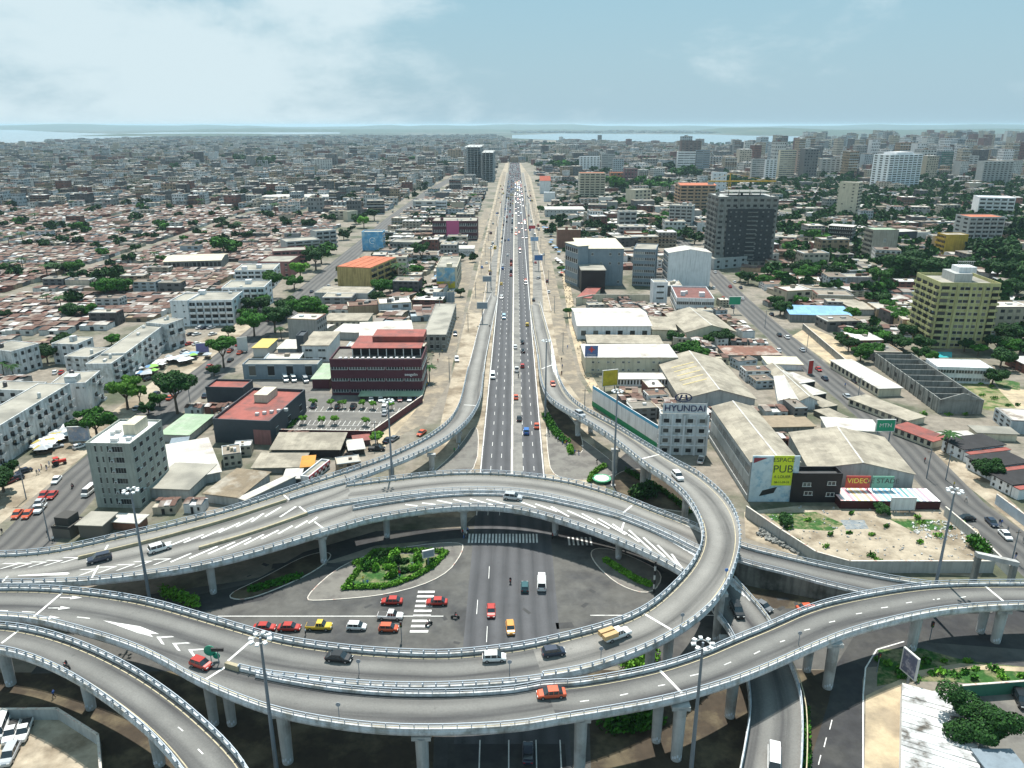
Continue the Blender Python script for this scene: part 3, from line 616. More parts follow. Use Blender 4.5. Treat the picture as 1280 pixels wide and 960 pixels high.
for s in ([(95,262),(240,205)], [(190,245),(350,180)], [(330,210),(510,130)], [(470,165),(640,85)], [(610,120),(750,45)], [(730,80),(830,10)], [(-60,295),(90,235)], [(85,400),(250,330)], [(235,370),(460,275)], [(385,335),(600,240)], [(535,300),(730,205)], [(675,260),(830,180)], [(810,215),(950,145)], [(945,175),(1060,110)], [(1080,130),(1180,70)], [(1190,90),(1260,40)]): mline(ba_, z4((200, 640), 6.4, s), .5)
for s in ([(410,685),(570,590)], [(560,690),(720,585)]): mline(ba_, z4((280, 560), 8, s), .5)
for s in ([(285,295),(325,300)], [(340,290),(385,295)], [(390,281),(440,291)], [(445,278),(505,292)], [(500,276),(575,296)], [(555,277),(640,300)], [(665,285),(720,305)], [(718,293),(790,318)], [(770,302),(830,335)], [(825,315),(920,358)], [(873,325),(965,375)], [(927,342),(1018,395)], [(975,360),(1065,420)], [(1030,380),(1105,448)], [(1078,405),(1150,470)], [(1125,430),(1190,495)], [(1172,460),(1207,508)]): mline(ba_, z4((400, 520), 2.667, s), .5)
bm_.flush(); ba_.flush(); bc_.flush()
def eline(parent, E, off, w_=.16, m=YPAINT):
    P = resample(edge(E), 3); b = MB(); q = []
    for i, p in enumerate(P):
        d = P[min(i+1, len(P)-1)]-P[max(i-1, 0)]; d.z = 0; d.normalize(); n = Vector((-d.y, d.x, 0))
        q.append([drop(p+n*(off+s), 1)+Vector((0, 0, .012)) for s in (-w_/2, w_/2)])
    for i in range(len(q)-1): b.quad(q[i][0], q[i][1], q[i+1][1], q[i+1][0])
    b.build('edge_line', m, parent)
for par, E, o in ((near, loopfar_t+loopfar_b[1:], -.75), (near, loopout, .8), (near, Afar, -.75), (near, Anear+Anear_b[1:], .8), (corner, Bf, -.75), (corner, Bn, .8), (arch, C1far, -.7), (arch, C2far_b, -.7), (arch, C3near_b, .8), (arch, Dr, .8)): eline(par, E, o)
# ------------------------------------------------------------------ buildings
def rect(A, B, Cc, yb=None, h=None):
    if h is None:
        lo, hi = 0.0, 90.0
        for _ in range(40):
            m = (lo+hi)/2; P = un(*A, m); y = pr(P.x, P.y, 0)[1]
            if y < yb: lo = m
            else: hi = m
        h = (lo+hi)/2
    a, b, c = un(*A, h), un(*B, h), un(*Cc, h); u = (b-a); w_ = u.length; u /= w_; n = Vector((-u.y, u.x, 0)); d = (c-a).dot(n)
    if d < 0: n = -n; d = -d; 
    ang = math.atan2(u.y, u.x)
    if n.dot(Vector((-math.sin(ang), math.cos(ang), 0))) < 0: ang += PI
    ctr = a+u*w_/2+n*d/2
    return Vector((ctr.x, ctr.y, 0)), w_, d, ang, h
def winmesh(kind):
    b = MB()
    if kind == 'win':
        b.quad((-.5, -.03, 0), (.5, -.03, 0), (.5, -.03, 1), (-.5, -.03, 1), 1)
        for x0, z0, x1, z1 in ((-.5, 0, -.43, 1), (.43, 0, .5, 1), (-.43, .92, .43, 1), (-.03, .05, .03, .92)): b.box(x0, -.08, z0, x1, 0, z1, 0)
        b.box(-.56, -.2, -.06, .56, 0, .04, 0)
    elif kind == 'dark': b.box(-.5, -.04, 0, .5, .0, 1, 2); b.box(-.54, -.14, -.06, .54, 0, .0, 0); b.box(-.54, -.1, 1, .54, 0, 1.05, 0)
    elif kind == 'band':
        b.quad((-.5, -.04, 0), (.5, -.04, 0), (.5, -.04, 1), (-.5, -.04, 1), 1)
        for i in range(7): x = -.5+i/6; b.box(x-.012, -.1, 0, x+.012, 0, 1, 0)
        b.box(-.5, -.2, -.1, .5, 0, 0, 0)
    elif kind == 'balcony':
        b.quad((-.44, -.03, .0), (.44, -.03, .0), (.44, -.03, .86), (-.44, -.03, .86), 2)
        b.box(-.1, -.06, 0, .12, 0, .8, 1)
        b.box(-.5, -1.2, -.06, .5, 0, 0, 3); b.box(-.5, -1.2, 0, .5, -1.1, .36, 3); b.box(-.5, -1.1, 0, -.46, 0, .36, 3); b.box(.46, -1.1, 0, .5, 0, .36, 3)
    elif kind == 'hole': b.box(-.5, -.02, 0, .5, .0, 1, 2)
    elif kind == 'aircon': b.box(-.5, -.45, 0, .5, 0, .7, 0); b.box(-.3, -.47, .1, .3, -.45, .6, 2)
    return b
WM = {}
def wm(kind, wallm):
    k = (kind, wallm.name if kind == 'balcony' else '')
    if k not in WM: WM[k] = winmesh(kind).mesh({'win': 'window', 'dark': 'window', 'band': 'window', 'balcony': 'balcony', 'hole': 'window', 'aircon': 'air_conditioner'}[kind], [FRAME, GLASS, DARK, wallm])
    return WM[k]
FACE = {'F': 0, 'R': PI/2, 'B': PI, 'L': -PI/2}
def facade(root, face, w_, d, h, floors, bays, style='win', wallm=None, fill=.5, wh=.5, z0=0, skip=0., ac=.0, rnd=random):
    L = w_ if face in 'FB' else d; off = d/2 if face in 'FB' else w_/2; rz = FACE[face]; fh = (h-z0)/floors; bw = L/bays
    for f in range(floors):
        for k in range(bays):
            if rnd.random() < skip: continue
            t = -L/2+bw*(k+.5); ww = bw*fill; hh = fh*wh; zz = z0+fh*f+fh*(.28 if style in ('win', 'dark', 'hole') else .3 if style == 'band' else .02)
            if style == 'balcony': hh = fh*.9
            c, s = math.cos(rz), math.sin(rz); lx, ly = t, -off-.003
            put({'balcony': 'balcony'}.get(style, 'window'), wm(style, wallm), root, (c*lx-s*ly, s*lx+c*ly, zz), rz, scale=(ww, 1, hh))
            if ac and rnd.random() < ac:
                lx2 = t+bw*.36; put('air_conditioner', wm('aircon', wallm), root, (c*lx2-s*ly, s*lx2+c*ly, zz+.1), rz, scale=(.8, 1, .8))
def gable_roof(root, w_, d, h, rise, m, axis='y', over=.5, name='roof', thick=.14, wallm=None, off=0.0):
    b = MB()
    if axis == 'y':
        W, D = w_/2+over, d/2+over; r0 = over*rise/(w_/2)
        for sg in (-1, 1): 
            e = (sg*W, h-r0); b.poly([(e[0], -D, e[1]), (0, -D, h+rise), (0, D, h+rise), (e[0], D, e[1])][::sg]); b.poly([(e[0], -D, e[1]-thick), (0, -D, h+rise-thick), (0, D, h+rise-thick), (e[0], D, e[1]-thick)][::-sg])
            b.quad((e[0], -D, e[1]-thick), (0, -D, h+rise-thick), (0, -D, h+rise), (e[0], -D, e[1])); b.quad((e[0], D, e[1]-thick), (0, D, h+rise-thick), (0, D, h+rise), (e[0], D, e[1])); b.quad((e[0], -D, e[1]-thick), (e[0], D, e[1]-thick), (e[0], D, e[1]), (e[0], -D, e[1]))
        for sy in (-1, 1): MB().poly([(-w_/2, sy*d/2, h), (w_/2, sy*d/2, h), (0, sy*d/2, h+rise-thick)]).build('gable', wallm or WHITE, root)
        MB().box(-.25, -D, h+rise-.03, .25, D, h+rise+.06).build('ridge', ROOFW, root)
    else:
        W, D = w_/2+over, d/2+over; r0 = over*rise/(d/2)
        for sg in (-1, 1):
            e = (sg*D, h-r0); b.poly([(-W, e[0], e[1]), (-W, 0, h+rise), (W, 0, h+rise), (W, e[0], e[1])][::-sg]); b.poly([(-W, e[0], e[1]-thick), (-W, 0, h+rise-thick), (W, 0, h+rise-thick), (W, e[0], e[1]-thick)][::sg])
            b.quad((-W, e[0], e[1]-thick), (-W, e[0], e[1]), (W, e[0], e[1]), (W, e[0], e[1]-thick))
            for sx_ in (-W, W): b.quad((sx_, e[0], e[1]-thick), (sx_, e[0], e[1]), (sx_, 0, h+rise), (sx_, 0, h+rise-thick))
        for sx_ in (-1, 1): MB().poly([(sx_*w_/2, -d/2, h), (sx_*w_/2, d/2, h), (sx_*w_/2, 0, h+rise-thick)]).build('gable', wallm or WHITE, root)
        MB().box(-W, -.25, h+rise-.03, W, .25, h+rise+.06).build('ridge', ROOFW, root)
    return b.build(name, m, root)
def tank(root, x, y, z, r=.8, rr=random):
    b = MB(); b.tube((x, y, z), (x, y, z+1.6), r, r, 10); b.tube((x, y, z+1.6), (x, y, z+1.85), r, r*.4, 10); b.build('water_tank', flat('tank_black', (.05, .05, .06), .4) if rr.random() < .5 else FRAME, root)
def H(name, label, cat, A, B, Cc, yb, wallm, roofm, roof='flat', F=None, R=None, L=None, h=None, rise=1.5, group=None, clutter=0, base=None, par=.6, z0=0, ac=0, over=.5, rel=None):
    ctr, w_, d, ang, h = rect(A, B, Cc, yb, h)
    if yb < 335: 
        dn = w_*(.4 if (name == 'tower_block' and yb < 246) else .75 if name in ('tower_block', 'office_block', 'apartment_block', 'apartment_house') else 1.0)
        if d > dn: 
            nv = Vector((-math.sin(ang), math.cos(ang), 0)); ctr = ctr-nv*(d-dn)/2; d = dn
    d = min(d, 140); root = thing(name, label, cat, ctr, ang, group)
    rnd = random.Random(int(A[0]*31+A[1]))
    MB().box(-w_/2, -d/2, 0, w_/2, d/2, h).build('wall', wallm, root)
    if roof == 'flat':
        MB().box(-w_/2+.3, -d/2+.3, h+.004, w_/2-.3, d/2-.3, h+.1).build('roof', roofm, root)
        b = MB(); p = par
        b.box(-w_/2-.06, -d/2-.06, h-.25, w_/2+.06, -d/2+.25, h+p); b.box(-w_/2-.06, d/2-.25, h-.25, w_/2+.06, d/2+.06, h+p)
        b.box(-w_/2-.06, -d/2+.25, h-.25, -w_/2+.25, d/2-.25, h+p); b.box(w_/2-.25, -d/2+.25, h-.25, w_/2+.06, d/2-.25, h+p); b.build('parapet', wallm, root)
        ztop = h+.1
    elif roof == 'slab':
        MB().box(-w_/2-over, -d/2-over, h, w_/2+over, d/2+over, h+.22).build('roof', roofm, root); ztop = h+.22
    elif roof == 'shed':
        b = MB(); W, D = w_/2+over, d/2+over; r = [[(-W, -D, h+.02), (-W, D, h+rise), (-W, D, h+rise+.14), (-W, -D, h+.16)], [(W, -D, h+.02), (W, D, h+rise), (W, D, h+rise+.14), (W, -D, h+.16)]]
        b.loft(r); b.build('roof', roofm, root); MB().box(-w_/2, d/2-.2, h, w_/2, d/2, h+rise*.95).build('wall', wallm, root); ztop = h+1
    else:
        gable_roof(root, w_, d, h, rise, roofm, 'y' if roof == 'gable' else 'x', over, wallm=wallm); ztop = h+.5
    for fc, sp in (('F', F), ('R', R), ('L', L)):
        if sp:
            fl, bays, st = sp[:3]; kw = sp[3] if len(sp) > 3 else {}
            facade(root, fc, w_, d, h, fl, bays, st, wallm, rnd=rnd, ac=ac, z0=z0, **kw)
    for i in range(clutter):
        x, y = rnd.uniform(-w_/2+2, w_/2-2), rnd.uniform(-d/2+2, d/2-2)
        k = rnd.random()
        if k < .35: tank(root, x, y, ztop, rnd.uniform(.5, .9), rnd)
        elif k < .7: s = rnd.uniform(.5, 1); MB().box(x-s, y-.5, ztop, x+s, y+.5, ztop+.9).build('air_conditioner', FRAME, root)
        else: s = rnd.uniform(1, 2); MB().box(x-s, y-s, ztop, x+s, y+s, ztop+2.2, 0).build('roof_hut', wallm, root)
    c, s = math.cos(ang), math.sin(ang)
    EXC.append([(ctr.x+c*x-s*y, ctr.y+s*x+c*y) for x, y in ((-w_/2-1.5, -d/2-1.5), (w_/2+1.5, -d/2-1.5), (w_/2+1.5, d/2+1.5), (-w_/2-1.5, d/2+1.5))])
    return root, w_, d, h
def loc(root, lx, ly, z): return (lx, ly, z)
WIN = lambda f, b, **k: (f, b, 'win', k)
DRK = lambda f, b, **k: (f, b, 'dark', k)
BAL = lambda f, b, **k: (f, b, 'balcony', {'fill': .85, **k})
BND = lambda f, b=1, **k: (f, b, 'band', {'fill': .95, 'wh': .4, **k})
TGREY = mat('tower_grey_render', (.36, .385, .35), var=.12, streak=.35)
APTW = mat('apartment_white', (.66, .67, .67), var=.12, streak=.45, alt=(.42, .42, .40), altamt=.3, altscale=.3)
BURG = mat('burgundy_cladding', (.115, .035, .05), .6, .12)
NAVY = mat('dark_blue_wall', (.055, .07, .085), .6, .15)
YEL = mat('ochre_wall', (.50, .38, .17), var=.18, streak=.5)
BLUEW = mat('blue_mural_wall', (.16, .42, .65), var=.25, scale=.4, alt=(.45, .62, .72), altamt=.35, altscale=.25)
PINK = mat('dull_red_wall', (.32, .16, .15), var=.15, streak=.3)
CREAM = mat('cream_wall', (.62, .57, .45), var=.1, streak=.25)
BROWN = mat('brown_brick', (.26, .14, .10), var=.2, streak=.2)
OLIVE = mat('yellow_green_render', (.48, .47, .24), var=.12, streak=.35)
RAW = mat('raw_concrete', (.27, .275, .26), var=.22, streak=.5)
NET = mat('dark_net', (.06, .065, .07), var=.4, scale=1.2)
BLKW = mat('black_facade', (.025, .022, .025), .5, .2)
BLUEG = mat('blue_grey_wall', (.24, .29, .33), var=.1, streak=.2)
TERR = mat('terracotta_roof', (.50, .17, .09), var=.15, corr=.5)
ROOFBL = mat('roof_blue', (.22, .42, .62), .6, .1, corr=.5)
ROOFBK = mat('roof_black', (.035, .033, .035), .8, .25, corr=.5)
# --- left of the highway, near
r, w_, d, h = H('office_block', 'grey six storey block with white roof standing alone beside the left avenue', 'building', (107, 556), (163, 557), (140, 526), 634, TGREY, mat('white_roof_coat', (.78, .78, .78), var=.1, alt=(.5, .5, .48), altamt=.2, altscale=.3), R=DRK(6, 5, fill=.42, wh=.42, skip=.1), clutter=5, ac=.15)
for f in range(6):
    for x, ww in ((-.30, .035), (-.16, .035), (-.02, .035), (.10, .05), (.16, .05), (.22, .05), (.28, .05)):
        put('window', wm('dark', TGREY), r, (x*w_, -d/2-.003, f*h/6+1.1), 0, scale=(ww*w_, 1, 1.7 if ww < .04 else 1.5))
        if x == .10: put('air_conditioner', wm('aircon', TGREY), r, ((x-.055)*w_, -d/2, f*h/6+1.2), 0, scale=(.8, 1, .9))
MB().box(w_*.05, -d*.1, h, w_*.33, d*.3, h+3).build('stair_head', CREAM, r)
GA = 'white four storey apartment slabs left of the avenue'
# the long slabs face the avenue (right face)
def slab(label, A, B, Cc, yb, fr=(4, 10), ff=(4, 2), long=True):
    if long: return H('apartment_block', label, 'building', A, B, Cc, yb, APTW, ROOFG, F=(fr[0], fr[1], 'balcony', dict(fill=.62, skip=.3)), L=DRK(ff[0], ff[1], fill=.2, wh=.3, skip=.6), clutter=2, group=GA, par=.3, ac=.2)
    return H('apartment_block', label, 'building', A, B, Cc, yb, APTW, ROOFG, F=DRK(ff[0], ff[1], fill=.4, wh=.45), R=DRK(fr[0], fr[1], fill=.4), clutter=1, group=GA, par=.3)
slab('long stained white apartment slab at the left frame edge, nearest the camera', (-42, 558), (87, 480), (50, 479), 606, (4, 15))
slab('short white end block joined to the nearest long slab, beside bright street trees', (107, 479), (125, 464), (85, 464), 514, (4, 3))
slab('white apartment slab with a blank gable above the parked cars', (139, 455), (157, 443), (111, 453), 486, (4, 2))
slab('longest white apartment slab with grey flat roof, right behind the parked cars', (157, 442), (206, 406), (129, 441), 474, (4, 8))
slab('tall white end block closing the longest slab row next to the dirt car park', (208, 406), (229, 399), (197, 399), 438, (4, 2))
slab('low white block with dark windows in front of the courtyard cars', (80, 446), (111, 447), (92, 434), 466, (3, 3), (3, 3), False)
slab('grey roofed block behind the courtyard with a dark red wall below', (14, 440), (48, 430), (62, 413), 470, (3, 4), (3, 4), False)
slab('small grey roofed block at the back of the courtyard', (64, 430), (95, 431), (76, 421), 455, (3, 2), (3, 3), False)
slab('flat roofed white block at the left frame edge behind the nearest slab', (-20, 487), (36, 489), (18, 477), 508, (2, 2), (2, 4), False)
GJ = 'white balcony apartment houses near the mango trees'
for i, (A, B, Cc, yb, lb) in enumerate((((235, 377), (290, 376), (240, 366), 407, 'white house of rounded balconies standing by the dirt car park'), ((277, 361), (330, 360), (282, 352), 388, 'white balcony house second from the dirt car park'), ((293, 339), (342, 338), (297, 331), 360, 'white balcony house furthest from the dirt car park'))):
    H('apartment_house', lb, 'building', A, B, Cc, yb, WHITE, ROOFG, F=BAL(4, 6, wh=.5), R=DRK(4, 2, fill=.3), group=GJ, clutter=2)
H('apartment_house', 'white stair tower attached to the balcony house by the car park', 'building', (212, 377), (234, 377), (217, 367), 408, WHITE, ROOFG, F=DRK(4, 2, fill=.2, wh=.2))
# hotel
r, w_, d, h = H('hotel', 'burgundy hotel with ribbon windows and a roof terrace beside the car park', 'hotel', (412, 452), (527, 452), (416, 436), 494, BURG, PAVE, F=BND(3, 5, fill=.9, wh=.22), R=BND(3, 2), par=1.0)
b = MB(); b.box(-w_*.30, -d*.15, h+3.2, w_*.48, d*.9, h+3.5); b.build('terrace_roof', ROOFR, r)
b = MB(); b.box(-w_*.1, d*.35, h+3.5, w_*.48, d*1.0, h+5.6); b.build('roof_hut', ROOFR, r)
for i in range(9): MB().box(-w_*.29+i*w_*.094, -d*.12, h, -w_*.29+i*w_*.094+.3, -d*.12+.3, h+3.2).build('pillar', FRAME, r)
for i in range(14):
    x = -w_*.4+i*w_*.062; b = MB(); b.box(x-.5, -d*.38, h+.1, x+.5, -d*.30, h+.8); b.build('terrace_bench', WHITE, r)
MB().box(-w_*.3, 0, h+.1, w_*.46, d*.45, h+3.1).build('terrace_wall', DARK, r)
text('seegelin', 1.5, r, flat('white_letter', (.85, .85, .85)), (w_*.38, -d/2-.1, h*.62), (PI/2, 0, 0))
H('canopy', 'pale green roofed parking canopy along the foot of the burgundy hotel', 'canopy', (450, 495), (526, 495), (453, 486), 500, DARK, ROOFGR, 'slab', over=.6)
H('annex', 'green roofed annex against the left end of the burgundy hotel', 'building', (390, 474), (411, 474), (402, 455), 486, BURG, ROOFGR, 'slab')
# dark office with red roof
r, w_, d, h = H('office_block', 'dark blue office with a sunken red roof terrace beside the car park', 'office', (266, 527), (337, 530), (300, 487), 553, NAVY, ROOFR, par=1.0, R=DRK(1, 3, fill=.2, wh=.3))
MB().box(w_*.2, -d/2-.08, 0, w_*.5, -d/2-.003, h*.7).build('door', PINK, r)
MB().box(-w_*.2, d*.1, h+.1, w_*.05, d*.38, h+2.8, 0).build('roof_hut', CREAM, r)
for i in range(5): MB().box(w_*.1+i*1.9, -d*.3+i*1.2, h+.1, w_*.1+i*1.9+1.1, -d*.3+i*1.2+1, h+1).build('air_conditioner', FRAME, r)
H('office_block', 'smaller dark box with a red roof behind the dark blue office', 'office', (257, 486), (304, 487), (262, 476), 508, NAVY, ROOFR, par=.8)
# car park
sheet('car_park', [(338, 543), (465, 545), (527, 502), (527, 492), (375, 492), (368, 503)], mat('car_park_asphalt', (.15, .145, .135), var=.15, alt=(.2, .19, .17), altamt=.35, altscale=.2), .014, exc=True)
sheet('yard', [(305, 474), (410, 470), (412, 492), (372, 500)], PAVE, .012, exc=True)
b = MB()
def pline(b, p, q, w_=.14, z=.03):
    a, c = un(*p), un(*q); d = (c-a).normalized(); n = Vector((-d.y, d.x, 0))*w_/2; z = Vector((0, 0, z)); b.quad(a-n+z, a+n+z, c+n+z, c-n+z)
for r0, r1, m_ in (((368, 541), (465, 541), 17), ((372, 531), (478, 533), 18), ((380, 514), (503, 516), 19)):
    for k in range(m_):
        t = k/(m_-1); x = lerp(r0[0], r1[0], t); y = lerp(r0[1], r1[1], t); pline(b, (x, y), (x+4, y-6))
    pline(b, r0, r1)
b.build('parking_line', PAINT, kind='structure')
def wallrun(name, label, cat, px, h, m, th=.25, group=None, copem=None, up=0):
    root = thing(name, label, cat, un(*px[0]), 0, group); o = un(*px[0]); P = [un(*p)-o for p in px]; b = MB(); c = MB()
    for i in range(len(P)-1):
        d = (P[i+1]-P[i]).normalized(); n = Vector((-d.y, d.x, 0)); f0 = P[i]-d*th/2; f1 = P[i+1]+d*th/2
        for bb, wd, z0, z1 in ((b, th, up, h), (c, th+.14, h, h+.12)):
            bb.loft([[f0-n*wd/2+Vector((0,0,z0)), f0-n*wd/2+Vector((0,0,z1)), f0+n*wd/2+Vector((0,0,z1)), f0+n*wd/2+Vector((0,0,z0))], [f1-n*wd/2+Vector((0,0,z0)), f1-n*wd/2+Vector((0,0,z1)), f1+n*wd/2+Vector((0,0,z1)), f1+n*wd/2+Vector((0,0,z0))]])
    b.build('panel', m, root); c.build('coping', copem or KERB, root); return root
wallrun('boundary_wall', 'dark red wall running along the right side of the striped car park', 'wall', [(338, 546), (465, 548), (528, 503)], 2.6, BURG)
wallrun('boundary_wall', 'pale wall closing the corner car lot at the bottom left', 'wall', [(-20, 900), (74, 899), (125, 932), (130, 990)], 2.2, PLASTER)
wallrun('boundary_wall', 'long grey block wall between the bare concrete lot and the ramp', 'wall', [(932, 646), (975, 676), (1018, 704), (1060, 716), (1240, 716)], 3.0, PLASTER)
wallrun('boundary_wall', 'grey wall along the street side of the bare concrete lot', 'wall', [(1180, 645), (1216, 676), (1262, 722)], 2.6, PLASTER)
wallrun('corrugated_fence', 'pale blue sheet fence on the far side of the right avenue', 'fence', [(1244, 630), (1310, 680)], 2.8, mat('blue_sheet', (.50, .56, .62)))
wallrun('boundary_wall', 'stained wall on the right pavement below the blue roofed shed', 'wall', [(1003, 412), (1058, 460)], 3.0, RAW)
# advertising hoarding wall
hw = thing('advertising_wall', 'long white hoarding wall with a blue top band and green bottom band beside the loop ramp', 'wall', un(740, 507))
a, c = un(740, 507), un(823, 562); d = (c-a); Lw = d.length; an = math.atan2(d.y, d.x); hw.rotation_euler = (0, 0, an)
MB().box(0, 0, 0, Lw, .3, 7.5).build('panel', WHITE, hw); MB().box(0, -.03, 6.5, Lw, -.003, 7.55).build('blue_band', flat('band_blue', (.07, .33, .52), .7), hw); MB().box(0, -.03, 0, Lw, -.003, 1.8).build('green_band', flat('band_green', (.01, .22, .09), .7), hw)
# sheds and workshops between the car park and the arch flyover
G1 = 'sheet roofed workshops between the car park and the flyover'
H('workshop', 'beige ribbed open shed below the striped car park', 'workshop', (339, 562), (424, 562), (347, 546), 572, DARK, ROOFB, 'shed', rise=1.2, group=G1)
H('workshop', 'low grey shed with a short orange end roof', 'workshop', (316, 585), (376, 584), (330, 566), 592, RAW, ROOFB, 'slab', group=G1)
H('kiosk', 'orange roofed lean-to at the end of the low grey shed', 'workshop', (377, 584), (391, 583), (384, 571), 592, RAW, mat('roof_orange', (.55, .27, .06), var=.2), 'slab')
H('workshop', 'large white sheet roof in the middle of the workshops', 'workshop', (217, 601), (275, 590), (278, 545), 612, PLASTER, ROOFW, 'slab', group=G1)
H('workshop', 'large brown sheet roof with white eaves above the flyover rail', 'workshop', (256, 617), (298, 622), (280, 585), 628, PLASTER, mat('roof_brown', (.25, .20, .14), var=.25, alt=(.38, .34, .28), altamt=.4, altscale=.2, corr=.5), 'slab', group=G1)
H('workshop', 'long narrow white roof with a blue edge right above the flyover rail', 'workshop', (298, 623), (306, 626), (346, 588), 634, BLUEG, ROOFW, 'slab', over=.2, group=G1)
H('workshop', 'tiled white and grey roof left of the brown roof', 'workshop', (184, 610), (236, 612), (222, 580), 622, PLASTER, ROOFG, 'slab', group=G1)
H('workshop', 'pale green roof beside the grey six storey block', 'workshop', (200, 543), (236, 544), (214, 518), 552, PLASTER, ROOFGR, 'slab', group=G1)
H('workshop', 'blue grey lean-to roof behind the grey six storey block', 'workshop', (206, 576), (226, 574), (226, 548), 586, PLASTER, BLUEG, 'slab', group=G1)
H('workshop', 'white sheet roof right of the blue grey lean-to', 'workshop', (212, 580), (236, 577), (236, 552), 590, PLASTER, ROOFW, 'slab', group=G1)
H('kiosk', 'small flat roofed hut cluttered with tyres next to the avenue', 'kiosk', (64, 659), (86, 661), (77, 645), 672, DARK, ROOFB, par=.3, clutter=3)
H('kiosk', 'black hut with a plain grey roof beside the flyover rail', 'kiosk', (97, 656), (127, 657), (113, 641), 672, DARK, ROOFG, 'slab')
H('kiosk', 'low hut with a striped white roof right of the black hut', 'kiosk', (139, 652), (173, 654), (148, 643), 662, BROWN, ROOFW, 'slab')
H('kiosk', 'small white awning roof by the workshops near the flyover rail', 'kiosk', (355, 599), (374, 598), (368, 587), 606, NAVY, ROOFW, 'slab')
H('shop', 'white shop roof beside the parked cars at the wall corner', 'shop', (437, 563), (455, 561), (448, 550), 570, DARK, ROOFW, 'slab')
H('shop', 'red roofed shop behind the white shop roof at the wall corner', 'shop', (443, 552), (462, 550), (446, 545), 558, PINK, ROOFR, 'slab')
r, w_, d, h = H('shop', 'little shop front with red and white signs facing the curve', 'shop', (386, 598), (412, 577), (384, 590), 606, WHITE, ROOFG, F=DRK(1, 5, fill=.5))
MB().box(-w_/2, -d/2-.2, h*.7, w_/2, -d/2-.02, h*1.25).build('sign', flat('sign_red', (.35, .03, .05)), r)
for k in range(5): MB().box(-w_/2+w_*(.04+k*.2), -d/2-.24, h*.8, -w_/2+w_*(.14+k*.2), -d/2-.2, h*1.1).build('sign_panel', WHITE, r)
# between avenue and highway
H('workshop', 'long blue grey shed with white vans parked in front', 'shed', (303, 457), (397, 457), (304, 450), 474, BLUEG, ROOFG, F=DRK(1, 4, fill=.35, wh=.7))
r, w_, d, h = H('showroom', 'white showroom with a wide grey roof beside a blue tower', 'building', (377, 432), (410, 432), (392, 415), 452, WHITE, ROOFB, 'slab', F=WIN(2, 2, fill=.6, wh=.3))
H('showroom', 'narrow dark blue tower on the left of the white showroom', 'building', (370, 421), (379, 421), (374, 415), 450, NAVY, NAVY)
H('petrol_station', 'yellow edged canopy of the petrol station on the left avenue', 'petrol station', (316, 435), (334, 435), (328, 424), 446, FRAME, mat('canopy_yellow', (.55, .45, .15)), 'slab')
H('workshop', 'white ribbed roof next to the yellow edged canopy', 'shed', (347, 436), (370, 436), (351, 425), 446, BLUEG, ROOFW, 'slab')
H('warehouse', 'big white flat roof directly behind the burgundy hotel', 'warehouse', (450, 423), (517, 420), (465, 403), 434, PLASTER, ROOFW, 'slab')
H('warehouse', 'square white roof left of the big white flat roof', 'warehouse', (417, 415), (448, 416), (423, 405), 424, PLASTER, ROOFW, 'slab', R=WIN(1, 3))
H('warehouse', 'long beige shed roof behind the square white roof', 'warehouse', (404, 401), (459, 401), (409, 392), 410, CREAM, ROOFB, 'slab', F=DRK(1, 8))
H('warehouse', 'grey roof beside the palm tree next to the street', 'warehouse', (528, 419), (558, 419), (545, 380), 438, RAW, ROOFG, F=DRK(2, 4, fill=.5), R=DRK(2, 10, fill=.4), par=.3)
r, w_, d, h = H('factory', 'ochre blank building with a striped red roof left of the palms', 'building', (421, 334), (463, 336), (436, 320), 361, YEL, YEL, 'slab', over=0, R=BAL(4, 4))
for k in range(4): MB().box(-w_/2+w_*(.01+k*.25), -d/2, h+.22, -w_/2+w_*(.24+k*.25), d/2, h+.6).build('roof_panel', TERR, r)
H('warehouse', 'grey walled flat roof hall in front of the ochre building', 'warehouse', (393, 366), (460, 367), (400, 358), 379, PLASTER, ROOFB, par=.2, F=DRK(1, 8, fill=.1, wh=.2))
r, w_, d, h = H('office_block', 'concrete block with a bright blue mural on its end wall', 'building', (452, 291), (478, 291), (461, 284), 313, BLUEW, ROOFG, R=BND(5, 1), par=.8)
b = MB()
for k in range(14):
    a = .6+k*.33; b.quad(*[(math.cos(t)*q*2.6, -d/2-.05, h*.55+math.sin(t)*q*2.6) for t, q in ((a, 1), (a+.33, 1), (a+.33, .82), (a, .82))])
b.build('painted_logo', flat('mural_white', (.8, .85, .88), .8), r)
text('Lec', 1.8, r, flat('mural_white', (.8, .85, .88), .8), (0, -d/2-.06, h*.55), (PI/2, 0, 0))
H('office_block', 'unfinished dark concrete block right of the blue mural', 'building', (487, 303), (523, 304), (491, 298), 317, RAW, ROOFG, F=DRK(2, 8, fill=.6))
r, w_, d, h = H('office_block', 'dark red and black building with balconies above the white signed shed', 'building', (540, 277), (596, 277), (543, 269), 300, mat('maroon_wall', (.10, .04, .05)), ROOFG, F=BND(3, 4), clutter=4)
MB().box(-w_*.18, -d/2-.3, h*.2, w_*.1, -d/2-.02, h*1.05).build('banner', flat('banner_magenta', (.45, .08, .2), .7), r)
r, w_, d, h = H('shed', 'white flat shed with dark lettering beside the frontage road', 'shed', (565, 311), (592, 311), (571, 295), 320, WHITE, ROOFW, 'slab')
text('MONTAIGNE', 2.6, r, BLACK, (0, -d/2-.06, h*.5), (PI/2, 0, 0))
H('office_block', 'grey block with dark openings where the avenue meets the far sheds', 'building', (516, 252), (544, 252), (518, 245), 265, PLASTER, ROOFG, F=DRK(3, 2, fill=.5))
H('office_block', 'pale grey block right beside the grey block with dark openings', 'building', (545, 252), (558, 252), (547, 246), 264, WHITE, ROOFG, F=BND(3, 1))
